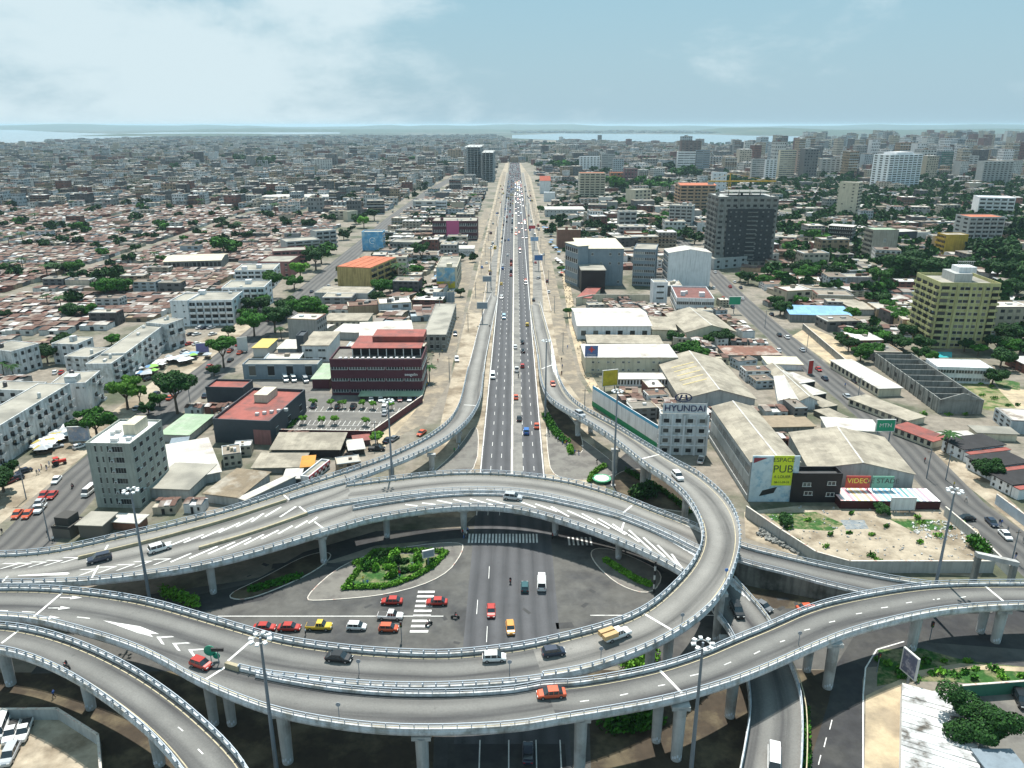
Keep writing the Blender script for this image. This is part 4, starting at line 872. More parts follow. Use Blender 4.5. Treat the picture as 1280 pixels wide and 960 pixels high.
r, w_, d, h = H('shop_building', 'building carrying a painted yellow and blue mural beside the swimming pool', 'building', (545, 335), (571, 335), (548, 321), 361, CREAM, ROOFG, R=DRK(3, 4), clutter=3)
MB().box(-w_*.48, -d/2-.08, h*.3, w_*.4, -d/2-.01, h*1.02).build('mural', mat('mural_blue', (.22, .42, .55), var=.3, alt=(.55, .58, .5), altamt=.4, altscale=.3), r)
MB().box(-w_*.48, -d/2-.11, h*.04, w_*.4, -d/2-.02, h*.36).build('mural_stripe', mat('mural_yellow', (.62, .5, .05), var=.2, alt=(.1, .2, .5), altamt=.3, altscale=.5), r)
r = thing('billboard', 'empty grey lattice billboard in front of the mural building', 'billboard', un(555, 381)); 
MB().box(-6, 0, 1.2, 6, .3, 7.2).build('panel', BLUEG, r)
for k in range(7): MB().box(-6+k*2-.06, -.12, 1.2, -6+k*2+.06, -.003, 7.2).build('lattice_bar', FRAME, r)
for x in (-5, 0, 5): MB().box(x-.15, .32, 0, x+.15, .6, 7).build('leg', DARKSTEEL, r)
H('apartment_house', 'dull red apartment house among the mango trees', 'building', (322, 328), (362, 328), (330, 320), 347, PINK, ROOFG, F=DRK(3, 4, fill=.3))
H('apartment_house', 'dull red apartment house with open balconies further back', 'building', (341, 315), (383, 313), (347, 306), 331, PINK, ROOFG, F=BAL(3, 4, wh=.4))
H('apartment_house', 'grey balcony house left of the dense roadside trees', 'building', (358, 303), (400, 300), (365, 290), 318, PLASTER, ROOFG, F=BAL(4, 4), R=DRK(4, 3))
H('apartment_house', 'long grey arcaded house next to the roadside trees', 'building', (395, 290), (420, 288), (410, 280), 311, PLASTER, ROOFG, F=BAL(4, 3), R=BAL(4, 4))
H('apartment_house', 'pale house with a green painted disc at the far end of the avenue', 'building', (434, 265), (447, 264), (438, 259), 277, CREAM, ROOFG, R=DRK(3, 3))
H('school', 'long two storey arcaded school under a cream roof among the tin roofs', 'school', (204, 327), (276, 325), (206, 319), 338, RAW, CREAM, 'gablex', F=BAL(1, 14, ), rise=1.5)
H('long_hall', 'very long white arcaded hall across the tin roof quarter', 'hall', (325, 246), (410, 246), (326, 243), 252, WHITE, ROOFW, 'slab', F=DRK(1, 30, fill=.5))
H('long_hall', 'long white hall with regular windows at the left of the quarter', 'hall', (4, 249), (78, 247), (5, 246), 255, WHITE, ROOFW, 'slab', F=DRK(1, 22, fill=.5))
LM = []
def lm(x, y, s): LM.append((un(x, y), s))
for x, y, s_ in ((160, 620, 'the grey six storey block'), (250, 405, 'the white balcony houses'), (240, 335, 'the arcaded school'), (365, 252, 'the long white arcaded hall'), (40, 252, 'the left arcaded hall'), (440, 355, 'the ochre building'), (465, 312, 'the blue mural block'), (470, 490, 'the burgundy hotel'), (150, 470, 'the long apartment slabs'), (598, 228, 'the unfinished twin towers'), (568, 300, 'the dark red building'), (935, 335, 'the dark netted tower'), (740, 250, 'the cream and yellow tower'), (873, 265, 'the orange roofed tower'), (860, 358, 'the blank white building'), (750, 355, 'the blue grey building'), (1060, 272, 'the narrow cream tower'), (1132, 237, 'the big white tower'), (1105, 325, 'the beige concrete office'), (1200, 430, 'the yellow green tower'), (1020, 400, 'the blue sheet roof'), (1235, 300, 'the pink roof room block'), (1250, 232, 'the pale grey slab tower'), (865, 214, 'the brown lagoon tower'), (995, 221, 'the beige twin towers'), (850, 540, 'the car showroom'), (780, 425, 'the white windowed warehouse'), (430, 545, 'the striped car park'), (30, 345, 'the leftmost palms'), (130, 372, 'the big trees of the tin quarter'), (1200, 550, 'the white terraced houses'), (350, 205, 'the far wood on the left'), (700, 215, 'the far highway trees'), (100, 215, 'the far left town edge'), (1000, 180, 'the lagoon shore'), (200, 180, 'the left lagoon shore')): lm(x, y, s_)
def where(x, y):
    p = Vector((x, y, 0)); q, s_ = min(LM, key=lambda t: (t[0]-p).length/(1+t[0].y/900)); d = p-q; L_ = d.length
    r = 'behind' if d.y > abs(d.x) else 'in front of' if -d.y > abs(d.x) else 'right of' if d.x > 0 else 'left of'
    return ('close ' if L_ < 45 else 'well ' if L_ > 130 else '')+r+' '+s_
EXC.append([tuple(un(*q).xy) for q in ((1150, 425), (1270, 425), (1270, 485), (1150, 475))])
# --- tower under construction, centre left
def frame_tower(name, label, A, B, Cc, yb, floors, nx, ny, m, back=None, h=None, clad=None):
    ctr, w_, d, ang, h = rect(A, B, Cc, yb, h); root = thing(name, label, 'tower block', ctr, ang); fh = h/floors
    for f in range(floors+1): MB().box(-w_/2, -d/2, f*fh-.15, w_/2, d/2, f*fh+.2).build('floor_slab', m, root)
    for i in range(nx+1):
        for j in (0, ny):
            x = -w_/2+w_*i/nx; y = -d/2+d*j/ny; MB().box(x-.4, y-.4+(.05 if j == 0 else -.05), 0, x+.4, y+.4+(.05 if j == 0 else -.05), h+(2 if (i*7+j) % 3 else 3.5)).build('column', m, root)
    for j in range(1, ny):
        for i in (0, nx):
            x = -w_/2+w_*i/nx; y = -d/2+d*j/ny; MB().box(x-.4, y-.4, 0, x+.4, y+.4, h+1.5).build('column', m, root)
    MB().box(-w_*.36, -d*.28, 0, w_*.36, d*.28, h).build('core', back or NET, root)
    c, s = math.cos(ang), math.sin(ang)
    EXC.append([(ctr.x+c*x-s*y, ctr.y+s*x+c*y) for x, y in ((-w_/2-1.5, -d/2-1.5), (w_/2+1.5, -d/2-1.5), (w_/2+1.5, d/2+1.5), (-w_/2-1.5, d/2+1.5))])
    return root, w_, d, h
frame_tower('unfinished_tower', 'unfinished grey twin tower left wing standing at the end of the highway', (580, 184), (601, 184), (582, 181), 226, 15, 5, 2, PLASTER, BLUEG)
frame_tower('unfinished_tower', 'unfinished tower right wing with open floors at the end of the highway', (602, 191), (617, 191), (603, 188), 227, 13, 3, 2, PLASTER, NET)
# --- right of the highway
r, w_, d, h = H('tower_block', 'tall dark tower in scaffold netting with a pale podium and a crane on its roof', 'tower block', (899, 247), (974, 247), (905, 238), 333, RAW, PLASTER, clutter=5, F=(13, 9, 'hole', dict(fill=.55, wh=.45)), L=BAL(13, 3))
MB().box(-w_*.34, -d/2-.7, 4, w_*.44, -d/2-.25, h*.84).build('netting', NET, r)
for f in range(13): MB().box(w_*.0, -d/2-1.5, 5+f*h*.062, w_*.16, -d/2-.72, 5.6+f*h*.062).build('balcony', RAW, r)
for f in range(12):
    for k in range(8):
        if abs(k-3.6) > .8: MB().box(-w_*.3+k*w_*.09, -d/2-.8, 6+f*h*.066, -w_*.3+k*w_*.09+1.2, -d/2-.715, 7+f*h*.066).build('opening', RAW if (k+f) % 3 else DARK, r)
for k in range(6): MB().box(-w_/2+1+k*w_*.18, -d*.2, h, -w_/2+1.6+k*w_*.18, -d*.2+.6, h+4).build('column', RAW, r)
MB().box(-w_*.3, -d*.3, h+3, w_*.4, d*.3, h+3.4).build('floor_slab', RAW, r)
H('podium', 'pale stained podium around the foot of the dark tower', 'building', (893, 325), (974, 318), (897, 314), 337, PLASTER, ROOFG, F=DRK(2, 8, fill=.3), par=.8)
YC = flat('crane_yellow', (.55, .33, .04))
cr = thing('tower_crane', 'yellow tower crane standing over the dark tower', 'crane', rect((899, 247), (974, 247), (905, 238), 333)[0]+Vector((-2, 14, 0)))
for x in (-.6, .6):
    for y in (-.6, .6): MB().box(x-.1, y-.1, 0, x+.1, y+.1, 55).build('mast', YC, cr)
b = MB()
for k in range(27): b.tube((-.6, -.6, 1+k*2), (.6, -.6, 3+k*2), .07, k=4); b.tube((.6, -.6, 1+k*2), (.6, .6, 3+k*2), .07, k=4)
b.build('bracing', YC, cr, kind='stuff')
MB().box(-16, -.5, 55, 34, .5, 55.9).build('jib', YC, cr); MB().tube((0, 0, 55), (0, 0, 61), .4).tube((0, 0, 61), (28, 0, 56), .1).tube((0, 0, 61), (-14, 0, 56), .1).build('cab_mast', YC, cr); MB().box(-16, -1, 53, -12, 1, 55).build('counterweight', PLASTER, cr)
r, w_, d, h = H('office_block', 'blank white fronted building with a pale curved roof', 'building', (836, 316), (890, 316), (822, 311), 358, WHITE, ROOFW, 'gable', rise=2.2, L=BND(6, 2), over=.2)
H('office_block', 'dark glass office left of the blank white building', 'building', (792, 312), (820, 313), (796, 305), 357, BLUEG, ROOFG, F=BND(6, 2), L=BND(6, 1))
H('office_block', 'large blue grey building with a cream flat roof', 'building', (724, 311), (780, 311), (726, 298), 357, BLUEG, CREAM, 'slab', F=WIN(4, 5, fill=.25, wh=.3, skip=.6))
H('office_block', 'long blue grey wing with cream roof facing the highway', 'building', (707, 303), (723, 308), (702, 297), 352, BLUEG, CREAM, 'slab', L=BND(4, 4), F=BND(4, 1))
H('office_block', 'black cube building in front of the blue grey block', 'building', (727, 338), (757, 338), (727, 327), 366, BLKW, ROOFG, 'slab')
r, w_, d, h = H('shop_building', 'white building with a dull red flat roof beside the right avenue', 'building', (846, 374), (893, 375), (838, 359), 392, WHITE, mat('dull_red_roof', (.20, .09, .08), var=.3), F=BND(2, 3), L=BND(2, 3), clutter=3, par=.8)
H('shop_building', 'narrow white stair block left of the dull red roof', 'building', (817, 354), (835, 354), (820, 350), 383, WHITE, ROOFG, F=DRK(4, 1, fill=.5, wh=.3))
wallrun('boundary_wall', 'long cream yard wall behind the white warehouses', 'wall', [(720, 382), (740, 378), (816, 378)], 4.5, CREAM)
H('shed', 'dull red roof hut at the edge of the frontage road', 'shed', (722, 372), (738, 373), (718, 358), 380, CREAM, ROOFR, 'slab')
GT = 'apartment towers on the right of the highway'
H('tower_block', 'cream and yellow tower with a red rim roof just right of the highway', 'tower block', (725, 217), (757, 217), (727, 214), 251, CREAM, TERR, F=BAL(11, 5, wh=.5), L=BND(11, 1), par=.8)
r, w_, d, h = H('tower_block', 'orange roofed tower with beige balcony bands', 'tower block', (851, 232), (895, 232), (855, 226), 265, mat('beige_orange', (.52, .36, .24)), TERR, F=BAL(8, 5, wh=.5), L=BAL(8, 2), par=.4)
gable_roof(r, w_, d, h+.5, 1.6, TERR, 'x', .8)
H('tower_block', 'slim white blank tower behind the orange roofed tower', 'tower block', (891, 216), (909, 216), (893, 213), 243, WHITE, WHITE, F=DRK(6, 3, fill=.25, wh=.3))
H('tower_block', 'grey nine storey tower left of the dark tower', 'tower block', (837, 257), (866, 258), (839, 251), 290, PLASTER, ROOFG, F=BAL(8, 4), L=DRK(8, 2), clutter=3)
H('tower_block', 'small white tower with twin wings near the lagoon', 'tower block', (725, 196), (750, 196), (726, 193), 215, WHITE, WHITE, F=DRK(9, 6, fill=.4))
H('tower_block', 'grey green tower right of the twin winged white tower', 'tower block', (752, 193), (769, 193), (753, 190), 214, PLASTER, ROOFG, F=BND(9, 2))
H('tower_block', 'brown unfinished tower standing against the lagoon', 'tower block', (852, 176), (877, 176), (853, 174), 214, mat('brown_frame', (.20, .15, .14)), RAW, F=DRK(14, 5, fill=.55, wh=.5))
H('tower_block', 'white lower half tower in front of the brown unfinished tower', 'tower block', (848, 190), (870, 190), (850, 188), 215, WHITE, ROOFG, F=BND(8, 3))
H('tower_block', 'blue grey tower right of the brown unfinished tower', 'tower block', (871, 188), (888, 188), (872, 186), 215, BLUEG, ROOFG, F=BND(10, 2), L=DRK(10, 2))
for i, (A, B, yb, wl, lb, st) in enumerate((((941, 199), (957, 199), 225, PLASTER, 'grey towers pair left of the beige twin towers, left one', 'band'), ((958, 200), (972, 200), 226, WHITE, 'white ribbed tower just left of the beige twin towers', 'dark'), ((976, 188), (996, 188), 222, CREAM, 'beige twin tower, left of the two', 'band'), ((998, 188), (1017, 188), 220, mat('beige_brown', (.38, .29, .25)), 'beige twin tower, right of the two', 'band'), ((1028, 199), (1051, 199), 221, PLASTER, 'grey pair of slabs right of the beige twin towers', 'dark'), ((1075, 182), (1092, 182), 202, mat('mauve_brown', (.22, .16, .16)), 'mauve brown slab tower beyond the grey slabs', 'band'), ((1094, 193), (1106, 193), 213, NAVY, 'dark square block left of the big white tower', 'dark'), ((1158, 190), (1178, 190), 220, mat('glass_blue', (.10, .16, .20), .3), 'blue glass tower right of the big white tower', 'band'), ((1179, 190), (1193, 190), 218, mat('glass_green', (.03, .15, .12), .3), 'green netted tower right of the big white tower', 'band'), ((1231, 202), (1268, 202), 232, PLASTER, 'wide pale grey slab at the right edge of the skyline', 'balcony'), ((1087, 175), (1098, 175), 186, PLASTER, 'grey tower furthest on the right skyline', 'dark'), ((1028, 175), (1040, 175), 186, CREAM, 'pale far slab left of the skyline gap', 'dark'), ((1200, 195), (1224, 195), 215, PLASTER, 'grey slab behind the pale grey slab', 'dark'), ((1015, 180), (1027, 180), 192, WHITE, 'first of the white far slabs above the beige twin towers', 'dark'), ((1137, 176), (1150, 176), 190, PLASTER, 'far grey slab behind the big white tower', 'dark'), ((1250, 182), (1275, 182), 196, CREAM, 'far cream slab at the right frame edge', 'dark'))):
    H('tower_block', lb, 'tower block', A, B, (A[0]+1.5, A[1]-1.5), yb, wl, ROOFG, F=(max(5, int((yb-A[1])/2.6)), max(3, int((B[0]-A[0])/5)), st, dict(fill=.6 if st != 'band' else .95, wh=.45)))
r, w_, d, h = H('tower_block', 'big bright white tower with stepped top and rows of balconies', 'tower block', (1113, 194), (1154, 193), (1118, 190), 237, mat('bright_white', (.85, .87, .88), var=.03), WHITE, F=BAL(15, 7, ), L=DRK(15, 3, fill=.5), clutter=0)
MB().box(-w_*.25, -d*.4, h, w_*.25, d*.4, h+4).build('penthouse', WHITE, r)
H('tower_block', 'narrow cream tower with orange vertical strips', 'tower block', (1050, 228), (1074, 229), (1037, 225), 272, CREAM, ROOFG, F=DRK(11, 2, fill=.2, wh=.3, skip=.4), L=BAL(11, 3), R=BAL(11, 2))
r, w_, d, h = H('office_block', 'beige concrete office with balcony grid in front of the dark trees', 'building', (1092, 288), (1124, 288), (1068, 280), 328, mat('beige_office', (.40, .37, .31), streak=.3), ROOFGR, F=WIN(2, 3, fill=.3, wh=.2, skip=.5), L=BAL(7, 6), par=.5)
H('office_block', 'black glazed office left of the beige concrete office', 'building', (1036, 282), (1066, 284), (1040, 277), 311, BLKW, ROOFW, 'slab', F=BND(6, 2), R=BND(6, 1))
H('office_block', 'slate blue hall right behind the beige concrete office', 'building', (1122, 290), (1147, 289), (1110, 280), 304, NAVY, ROOFW, 'slab')
r, w_, d, h = H('apartment_block', 'mustard yellow building with a blank end wall', 'building', (1183, 294), (1211, 294), (1153, 285), 318, mat('mustard', (.55, .38, .06), streak=.3), ROOFB, L=BAL(4, 6), par=.4)
H('apartment_block', 'grey apartment block at the right edge with a pink roof room', 'building', (1213, 272), (1257, 272), (1222, 264), 303, PLASTER, TERR, F=BAL(6, 5), L=DRK(6, 2))
H('apartment_block', 'white and red striped apartments at the right frame edge', 'building', (1225, 247), (1270, 248), (1228, 243), 271, WHITE, WHITE, F=BAL(5, 5))
H('office_block', 'grey long hall with round windows beside the highway', 'building', (682, 262), (731, 262), (685, 253), 271, PLASTER, ROOFW, 'slab', F=DRK(2, 10, fill=.25, wh=.3))
H('office_block', 'small grey apartment house with a roof hut in the trees', 'building', (774, 265), (796, 265), (777, 259), 288, PLASTER, ROOFG, F=BAL(4, 3), clutter=2)
H('apartment_block', 'tall cream block beyond the small grey apartment house', 'building', (794, 238), (814, 237), (797, 232), 260, CREAM, ROOFG, F=DRK(5, 4))
H('office_block', 'brick brown building beside the highway trees', 'building', (697, 288), (726, 288), (699, 279), 310, BROWN, ROOFG, clutter=3)
H('office_block', 'small brick building with a red awning wall', 'building', (783, 292), (810, 292), (786, 287), 306, mat('orange_brick', (.36, .12, .06)), ROOFG)
r, w_, d, h = H('office_block', 'white building topped by a red sloping roof at the far end of the highway', 'building', (675, 226), (688, 226), (676, 220), 242, WHITE, mat('red_tile', (.4, .1, .06)), 'shed', rise=6)
H('office_block', 'white cube building in front of the red sloping roof', 'building', (680, 241), (694, 241), (681, 237), 252, WHITE, WHITE)
H('apartment_block', 'orange and mauve block before the dark wood', 'building', (763, 216), (780, 216), (765, 213), 228, mat('orange_wall', (.45, .22, .12)), TERR, F=DRK(3, 4))
H('apartment_block', 'mauve block right of the orange block', 'building', (781, 211), (797, 211), (783, 208), 229, mat('mauve', (.20, .10, .11)), ROOFG, F=DRK(4, 4))
# warehouses right, near
r, w_, d, h = H('warehouse', 'white roofed warehouse with a row of windows, nearest the frontage road', 'warehouse', (722, 407), (814, 407), (720, 385), 424, WHITE, ROOFW, 'gablex', F=DRK(1, 6, fill=.4, wh=.35), rise=2.2)
H('warehouse', 'beige middle roof right of the white windowed warehouse', 'warehouse', (815, 412), (845, 413), (815, 396), 424, CREAM, ROOFB, 'slab')
r, w_, d, h = H('warehouse', 'twin gabled beige warehouse beside the right avenue', 'warehouse', (857, 415), (920, 414), (838, 392), 428, CREAM, ROOFB, 'gable', rise=3.2)
r, w_, d, h = H('warehouse', 'low cream warehouse with a blue cross sign board on its corner', 'warehouse', (732, 447), (846, 447), (733, 431), 466, CREAM, ROOFW, 'slab', F=WIN(2, 6, fill=.18, wh=.25), ac=.6)
sgn = thing('sign_board', 'blue board with a red cross standing on the cream warehouse roof edge', 'sign', un(739, 447, h)+Vector((0, -.4, 0))); MB().box(-2.6, 0, .5, 2.6, .2, 5).build('panel', flat('sign_blue', (.08, .14, .32)), sgn)
MB().box(-.35, -.06, 2.4, .35, -.003, 4.6).build('cross', flat('cross_red', (.6, .05, .05)), sgn); MB().box(-1.1, -.07, 3.2, 1.1, -.003, 3.8).build('cross', flat('cross_red', (.6, .05, .05)), sgn); text('Cimente', 1.0, sgn, WHITE, (0, -.05, 1.3), (PI/2, 0, 0))
for x in (-2, 2): MB().box(x-.1, .05, -.1, x+.1, .2, .5).build('leg', DARKSTEEL, sgn)
H('warehouse', 'beige flat roof between the two white warehouses', 'warehouse', (735, 429), (828, 430), (736, 419), 436, CREAM, ROOFB, 'slab')
H('workshop', 'row of small white arcades above the yellow truck yard', 'workshop', (772, 474), (835, 474), (772, 467), 483, WHITE, ROOFW, 'slab', F=DRK(1, 16, fill=.5, wh=.6))
r, w_, d, h = H('warehouse', 'great beige gabled warehouse behind the car showroom', 'warehouse', (852, 498), (944, 498), (842, 449), 512, PLASTER, ROOFB, 'gable', rise=3.5, over=.6)
for i in range(2):
    for k in range(5):
        x = -w_*(.14+.16*i); zz = h+3.5*(1-abs(x)/(w_/2)); MB().loft([[(x-2.2, -d*.25+k*d*.11, zz-.75*.0+3.5*(-(-.0))-2.2*3.5/(w_/2)*1+.06), (x+2.2, -d*.25+k*d*.11, zz+2.2*3.5/(w_/2)+.06)], [(x-2.2, -d*.25+k*d*.11+.9, zz-2.2*3.5/(w_/2)+.06), (x+2.2, -d*.25+k*d*.11+.9, zz+2.2*3.5/(w_/2)+.06)]], closed=False, cap=False).build('skylight', flat('skylight_ochre', (.45, .36, .16)), r)
H('warehouse', 'white gabled barn right of the great beige warehouse', 'warehouse', (1000, 500), (1022, 500), (948, 458), 512, WHITE, ROOFB, 'gable', rise=1.5)
H('warehouse', 'second white gabled barn nearer the avenue', 'warehouse', (974, 500), (998, 502), (940, 464), 512, WHITE, ROOFW, 'gable', rise=1.2)
H('workshop', 'rusty striped sheet roofs above the beige warehouse', 'workshop', (908, 444), (976, 444), (906, 433), 450, RAW, RUST, 'slab')
H('workshop', 'cream roof strip below the rusty striped roofs', 'workshop', (960, 455), (1003, 456), (958, 446), 462, WHITE, CREAM, 'slab')
for i in range(4): H('market_roof', ['white awning roof at the avenue, highest of the row', 'white awning roof at the avenue, second of the row', 'beige awning roof at the avenue, third of the row', 'beige awning roof at the avenue, lowest of the row'][i], 'market roof', (1000+i*14, 480+i*15), (1019+i*14, 477+i*15), (990+i*14, 466+i*15), 486+i*15, DARK, ROOFW if i < 2 else ROOFB, 'slab', over=.1)
# car showroom
r, w_, d, h = H('car_showroom', 'four storey white concrete showroom with a large roof sign over the loop ramp', 'building', (826, 519), (886, 520), (826, 514), 568, APTW, ROOFG, F=DRK(4, 4, fill=.45, wh=.4), L=DRK(4, 2, fill=.3), par=.5)
for f in range(1, 4): MB().box(-w_/2-.1, -d/2-.35, f*h/4-.2, w_/2+.1, -d/2-.003, f*h/4+.1).build('ledge', WHITE, r)
for i in range(5): MB().box(-w_/2-.05+i*w_/4-.2, -d/2-.3, 0, -w_/2+.25+i*w_/4, -d/2-.004, h).build('pilaster', WHITE, r)
HYB = flat('sign_navy', (.02, .03, .10))
text('HYUNDAI', 2.75, r, HYB, (0, -d/2+.3, h+2.1), (PI/2, 0, 0), ext=.12)
b = MB()
for k in range(20):
    a = 2*PI*k/20; a2 = a+2*PI/20; f = lambda t, q: (-w_*.05+math.cos(t)*2.6*q, -d/2+.3, h+5.6+math.sin(t)*1.45*q); b.quad(f(a, 1), f(a2, 1), f(a2, .82), f(a, .82))
for s in (-1, 1): b.quad((-w_*.05-1.1*s-.3, -d/2+.29, h+5.6-.9), (-w_*.05-1.1*s+.3, -d/2+.29, h+5.6-.9), (-w_*.05-.6*s+.4, -d/2+.29, h+5.6+.9), (-w_*.05-.6*s-.2, -d/2+.29, h+5.6+.9))
b.quad((-w_*.05-1.1, -d/2+.28, h+5.4), (-w_*.05+1.1, -d/2+.28, h+5.6), (-w_*.05+1.1, -d/2+.28, h+5.9), (-w_*.05-1.1, -d/2+.28, h+5.7)); b.build('logo', HYB, r)
for i in range(6): MB().box(-w_*.45+i*w_*.18, -d/2+.5, h, -w_*.45+i*w_*.18+.12, -d/2+.62, h+3.9).build('sign_post', FRAME, r)
MB().box(-w_*.45, -d/2+.42, h+.5, w_*.45, -d/2+.52, h+.65).box(-w_*.45, -d/2+.42, h+3.6, w_*.45, -d/2+.52, h+3.75).build('sign_rail', FRAME, r)
MB().box(-w_*.46, -d/2+.47, h+.66, w_*.46, -d/2+.5, h+3.59).build('sign_board', WHITE, r)
# long barn with the advertising end wall
r, w_, d, h = H('warehouse', 'long beige barn whose end wall carries a yellow poster', 'warehouse', (939, 577), (1000, 577), (896, 508), 626, PLASTER, ROOFB, 'gable', rise=1.8, L=BND(2, 9, ), over=.3)
MB().box(-w_/2+.2, -d/2-.5, 0, w_/2-.2, -d/2-.2, h+1.8).build('hoarding', mat('faded_hoarding', (.58, .66, .70), var=.15, alt=(.32, .48, .58), altamt=.35, altscale=.5), r)
MB().box(-w_*.05, -d/2-.6, h*.42, w_*.36, -d/2-.51, h+1.9).build('poster', flat('poster_yellow_green', (.62, .70, .03), .7), r)
PT = flat('poster_ink', (.06, .09, .03)); text('ESPACE', 1.7, r, PT, (w_*.155, -d/2-.63, h+.7), (PI/2, 0, 0)); text('PUB', 3.0, r, PT, (w_*.155, -d/2-.63, h*.83), (PI/2, 0, 0)); text('A LOUER', 1.1, r, PT, (w_*.155, -d/2-.63, h*.64), (PI/2, 0, 0)); text('08-11-39-39', .8, r, PT, (w_*.155, -d/2-.63, h*.5), (PI/2, 0, 0))
b = MB(); b.poly([(-w_*.28, -d/2-.53, 1.6), (w_*.02, -d/2-.53, 2.6), (w_*.08, -d/2-.53, 4.4), (-w_*.22, -d/2-.53, 3.3)]); b.build('poster_picture', BLACK, r)
b = MB(); b.poly([(-w_*.46, -d/2-.53, h-.2), (-w_*.46, -d/2-.53, h+1.3), (-w_*.18, -d/2-.53, h+1.3)]); b.build('poster_corner', flat('poster_maroon', (.25, .03, .05)), r)
r, w_, d, h = H('night_club', 'black box building right of the yellow poster', 'building', (991, 597), (1053, 597), (994, 588), 628, BLKW, mat('bitumen_roof', (.09, .09, .09)), par=1.2)
for x, z in ((-.2, .65), (-.15, .3), (.3, .25), (.3, .7)): put('window', wm('win', BLKW), r, (x*w_, -d/2-.003, z*h), 0, scale=(2.2, 1, 1.1))
r, w_, d, h = H('shop', 'low dark red shop under a roof of coloured stripes', 'shop', (1051, 627), (1176, 628), (1056, 611), 636, mat('dark_red_wall', (.07, .02, .02)), BLKW, 'slab', over=.1)
SC = [(.72, .45, .42), (.7, .3, .35), (.75, .5, .25), (.7, .6, .35), (.7, .35, .25), (.6, .2, .25), (.35, .55, .7), (.25, .5, .7), (.3, .55, .62), (.2, .35, .5), (.12, .3, .3), (.25, .4, .38), (.35, .35, .45), (.4, .3, .35), (.55, .4, .45)]
for k in range(34):
    m = flat('stripe_white', (.75, .72, .70), .7) if k % 2 else flat('stripe_%s' % 'abcdefghijklmno'[int(k/34*15)], SC[int(k/34*15)], .7)
    MB().box(-w_/2+k*w_/34, -d/2, h+.224, -w_/2+(k+.9)*w_/34, d/2, h+.30).build('roof_panel', m, r)
for x0, x1, tx, cl, tc_ in ((-.37, -.12, 'VIDEO', (.45, .06, .04), (.8, .7, .1)), (-.1, .12, 'LE STADE', (.15, .35, .25), (.05, .06, .05))):
    s = MB(); s.box(x0*w_, d*.32, h+.9, x1*w_, d*.32+.25, h+4.4); s.build('sign', flat('sign_'+tx.split()[0].lower(), cl), r); text(tx, 2.0, r, flat('ink_'+tx.split()[0].lower(), tc_), ((x0+x1)/2*w_, d*.32-.03, h+3.0), (PI/2, 0, 0))
    MB().box(x0*w_+.3, d*.32+.05, h+.2, x0*w_+.5, d*.32+.2, h+.9).build('sign_leg', DARKSTEEL, r); MB().box(x1*w_-.5, d*.32+.05, h+.2, x1*w_-.3, d*.32+.2, h+.9).build('sign_leg', DARKSTEEL, r)
r, w_, d, h = H('warehouse', 'widest beige roof between the barn and the right avenue', 'warehouse', (1012, 585), (1143, 592), (978, 540), 606, PLASTER, ROOFB, 'gable', rise=2.6, over=.4)
H('warehouse', 'brown flat roof behind the widest beige roof', 'warehouse', (965, 534), (1018, 533), (958, 521), 540, RAW, mat('brown_flat_roof', (.30, .24, .17), var=.25), 'slab')
H('warehouse', 'pale flat roof ending at the avenue above the widest beige roof', 'warehouse', (1035, 536), (1100, 540), (1028, 522), 546, PLASTER, ROOFW, 'slab')
# beyond the right avenue
H('market_roof', 'long white market roof on the far pavement of the avenue', 'market roof', (1099, 486), (1127, 485), (1058, 450), 496, CREAM, ROOFW, 'slab', L=DRK(1, 12, fill=.5, wh=.6))
H('market_roof', 'beige and white market roof below the long white one', 'market roof', (1134, 526), (1156, 521), (1098, 491), 534, CREAM, ROOFB, 'slab', L=DRK(1, 9, fill=.5, wh=.6))
H('shop', 'shop row with a dull red sheet roof on the avenue', 'shop', (1166, 552), (1184, 547), (1142, 527), 561, CREAM, ROOFR, 'slab', L=DRK(1, 6, fill=.5, wh=.6))
H('house', 'white sheet roof house behind the palm tree', 'house', (1180, 549), (1222, 547), (1176, 541), 556, WHITE, ROOFW, 'slab')
H('house', 'beige roof house right of the palm tree', 'house', (1222, 541), (1272, 543), (1216, 533), 550, CREAM, ROOFG, 'slab')
# roofless concrete hall
ctr, d, w_, ang, h = rect((1094, 441), (1175, 499), (1204, 483), 456)
ang += PI/2
rf = thing('unfinished_hall', 'roofless unfinished grey concrete hall with cross walls', 'building', ctr, ang)
for x in (-w_/2, w_/2-.4): MB().box(x, -d/2, 0, x+.4, d/2, h).build('wall', RAW, rf)
for k in range(9): y = -d/2+k*(d-.4)/8; MB().box(-w_/2+.4, y, 0, w_/2-.4, y+.35, h-(.4 if k else 0)).build('cross_wall', RAW, rf)
for k in range(16):
    y = -d/2+1+k*d/16; MB().box(-w_/2-.25, y, 0, -w_/2-.003, y+.5, h+.3).build('pilaster', RAW, rf)
    if k % 2: put('window', wm('hole', RAW), rf, (-w_/2-.01, y+2.5, h*.35), -PI/2, scale=(1.6, 1, 1.6))
MB().box(-w_/2+.4, -d/2+.4, .05, w_/2-.4, d/2-.4, .2).build('floor', SOIL, rf)
MB().loft([[(-w_/2, -d/2-.5, h), (w_/2, -d/2-.5, h), (0, -d/2-.5, h+2.5)], [(-w_/2, -d/2-.1, h), (w_/2, -d/2-.1, h), (0, -d/2-.1, h+2.5)]]).build('gable', RAW, rf)
EXC.append([tuple((ctr+Matrix.Rotation(ang, 3, 'Z') @ Vector((x, y, 0))).xy) for x, y in ((-w_/2-2, -d/2-2), (w_/2+2, -d/2-2), (w_/2+2, d/2+2), (-w_/2-2, d/2+2))])
r, w_, d, h = H('villa', 'white modern villa on pillars beside the yellow green tower', 'villa', (1172, 459), (1241, 461), (1163, 449), 478, WHITE, WHITE, F=BND(2, 3), par=.3)
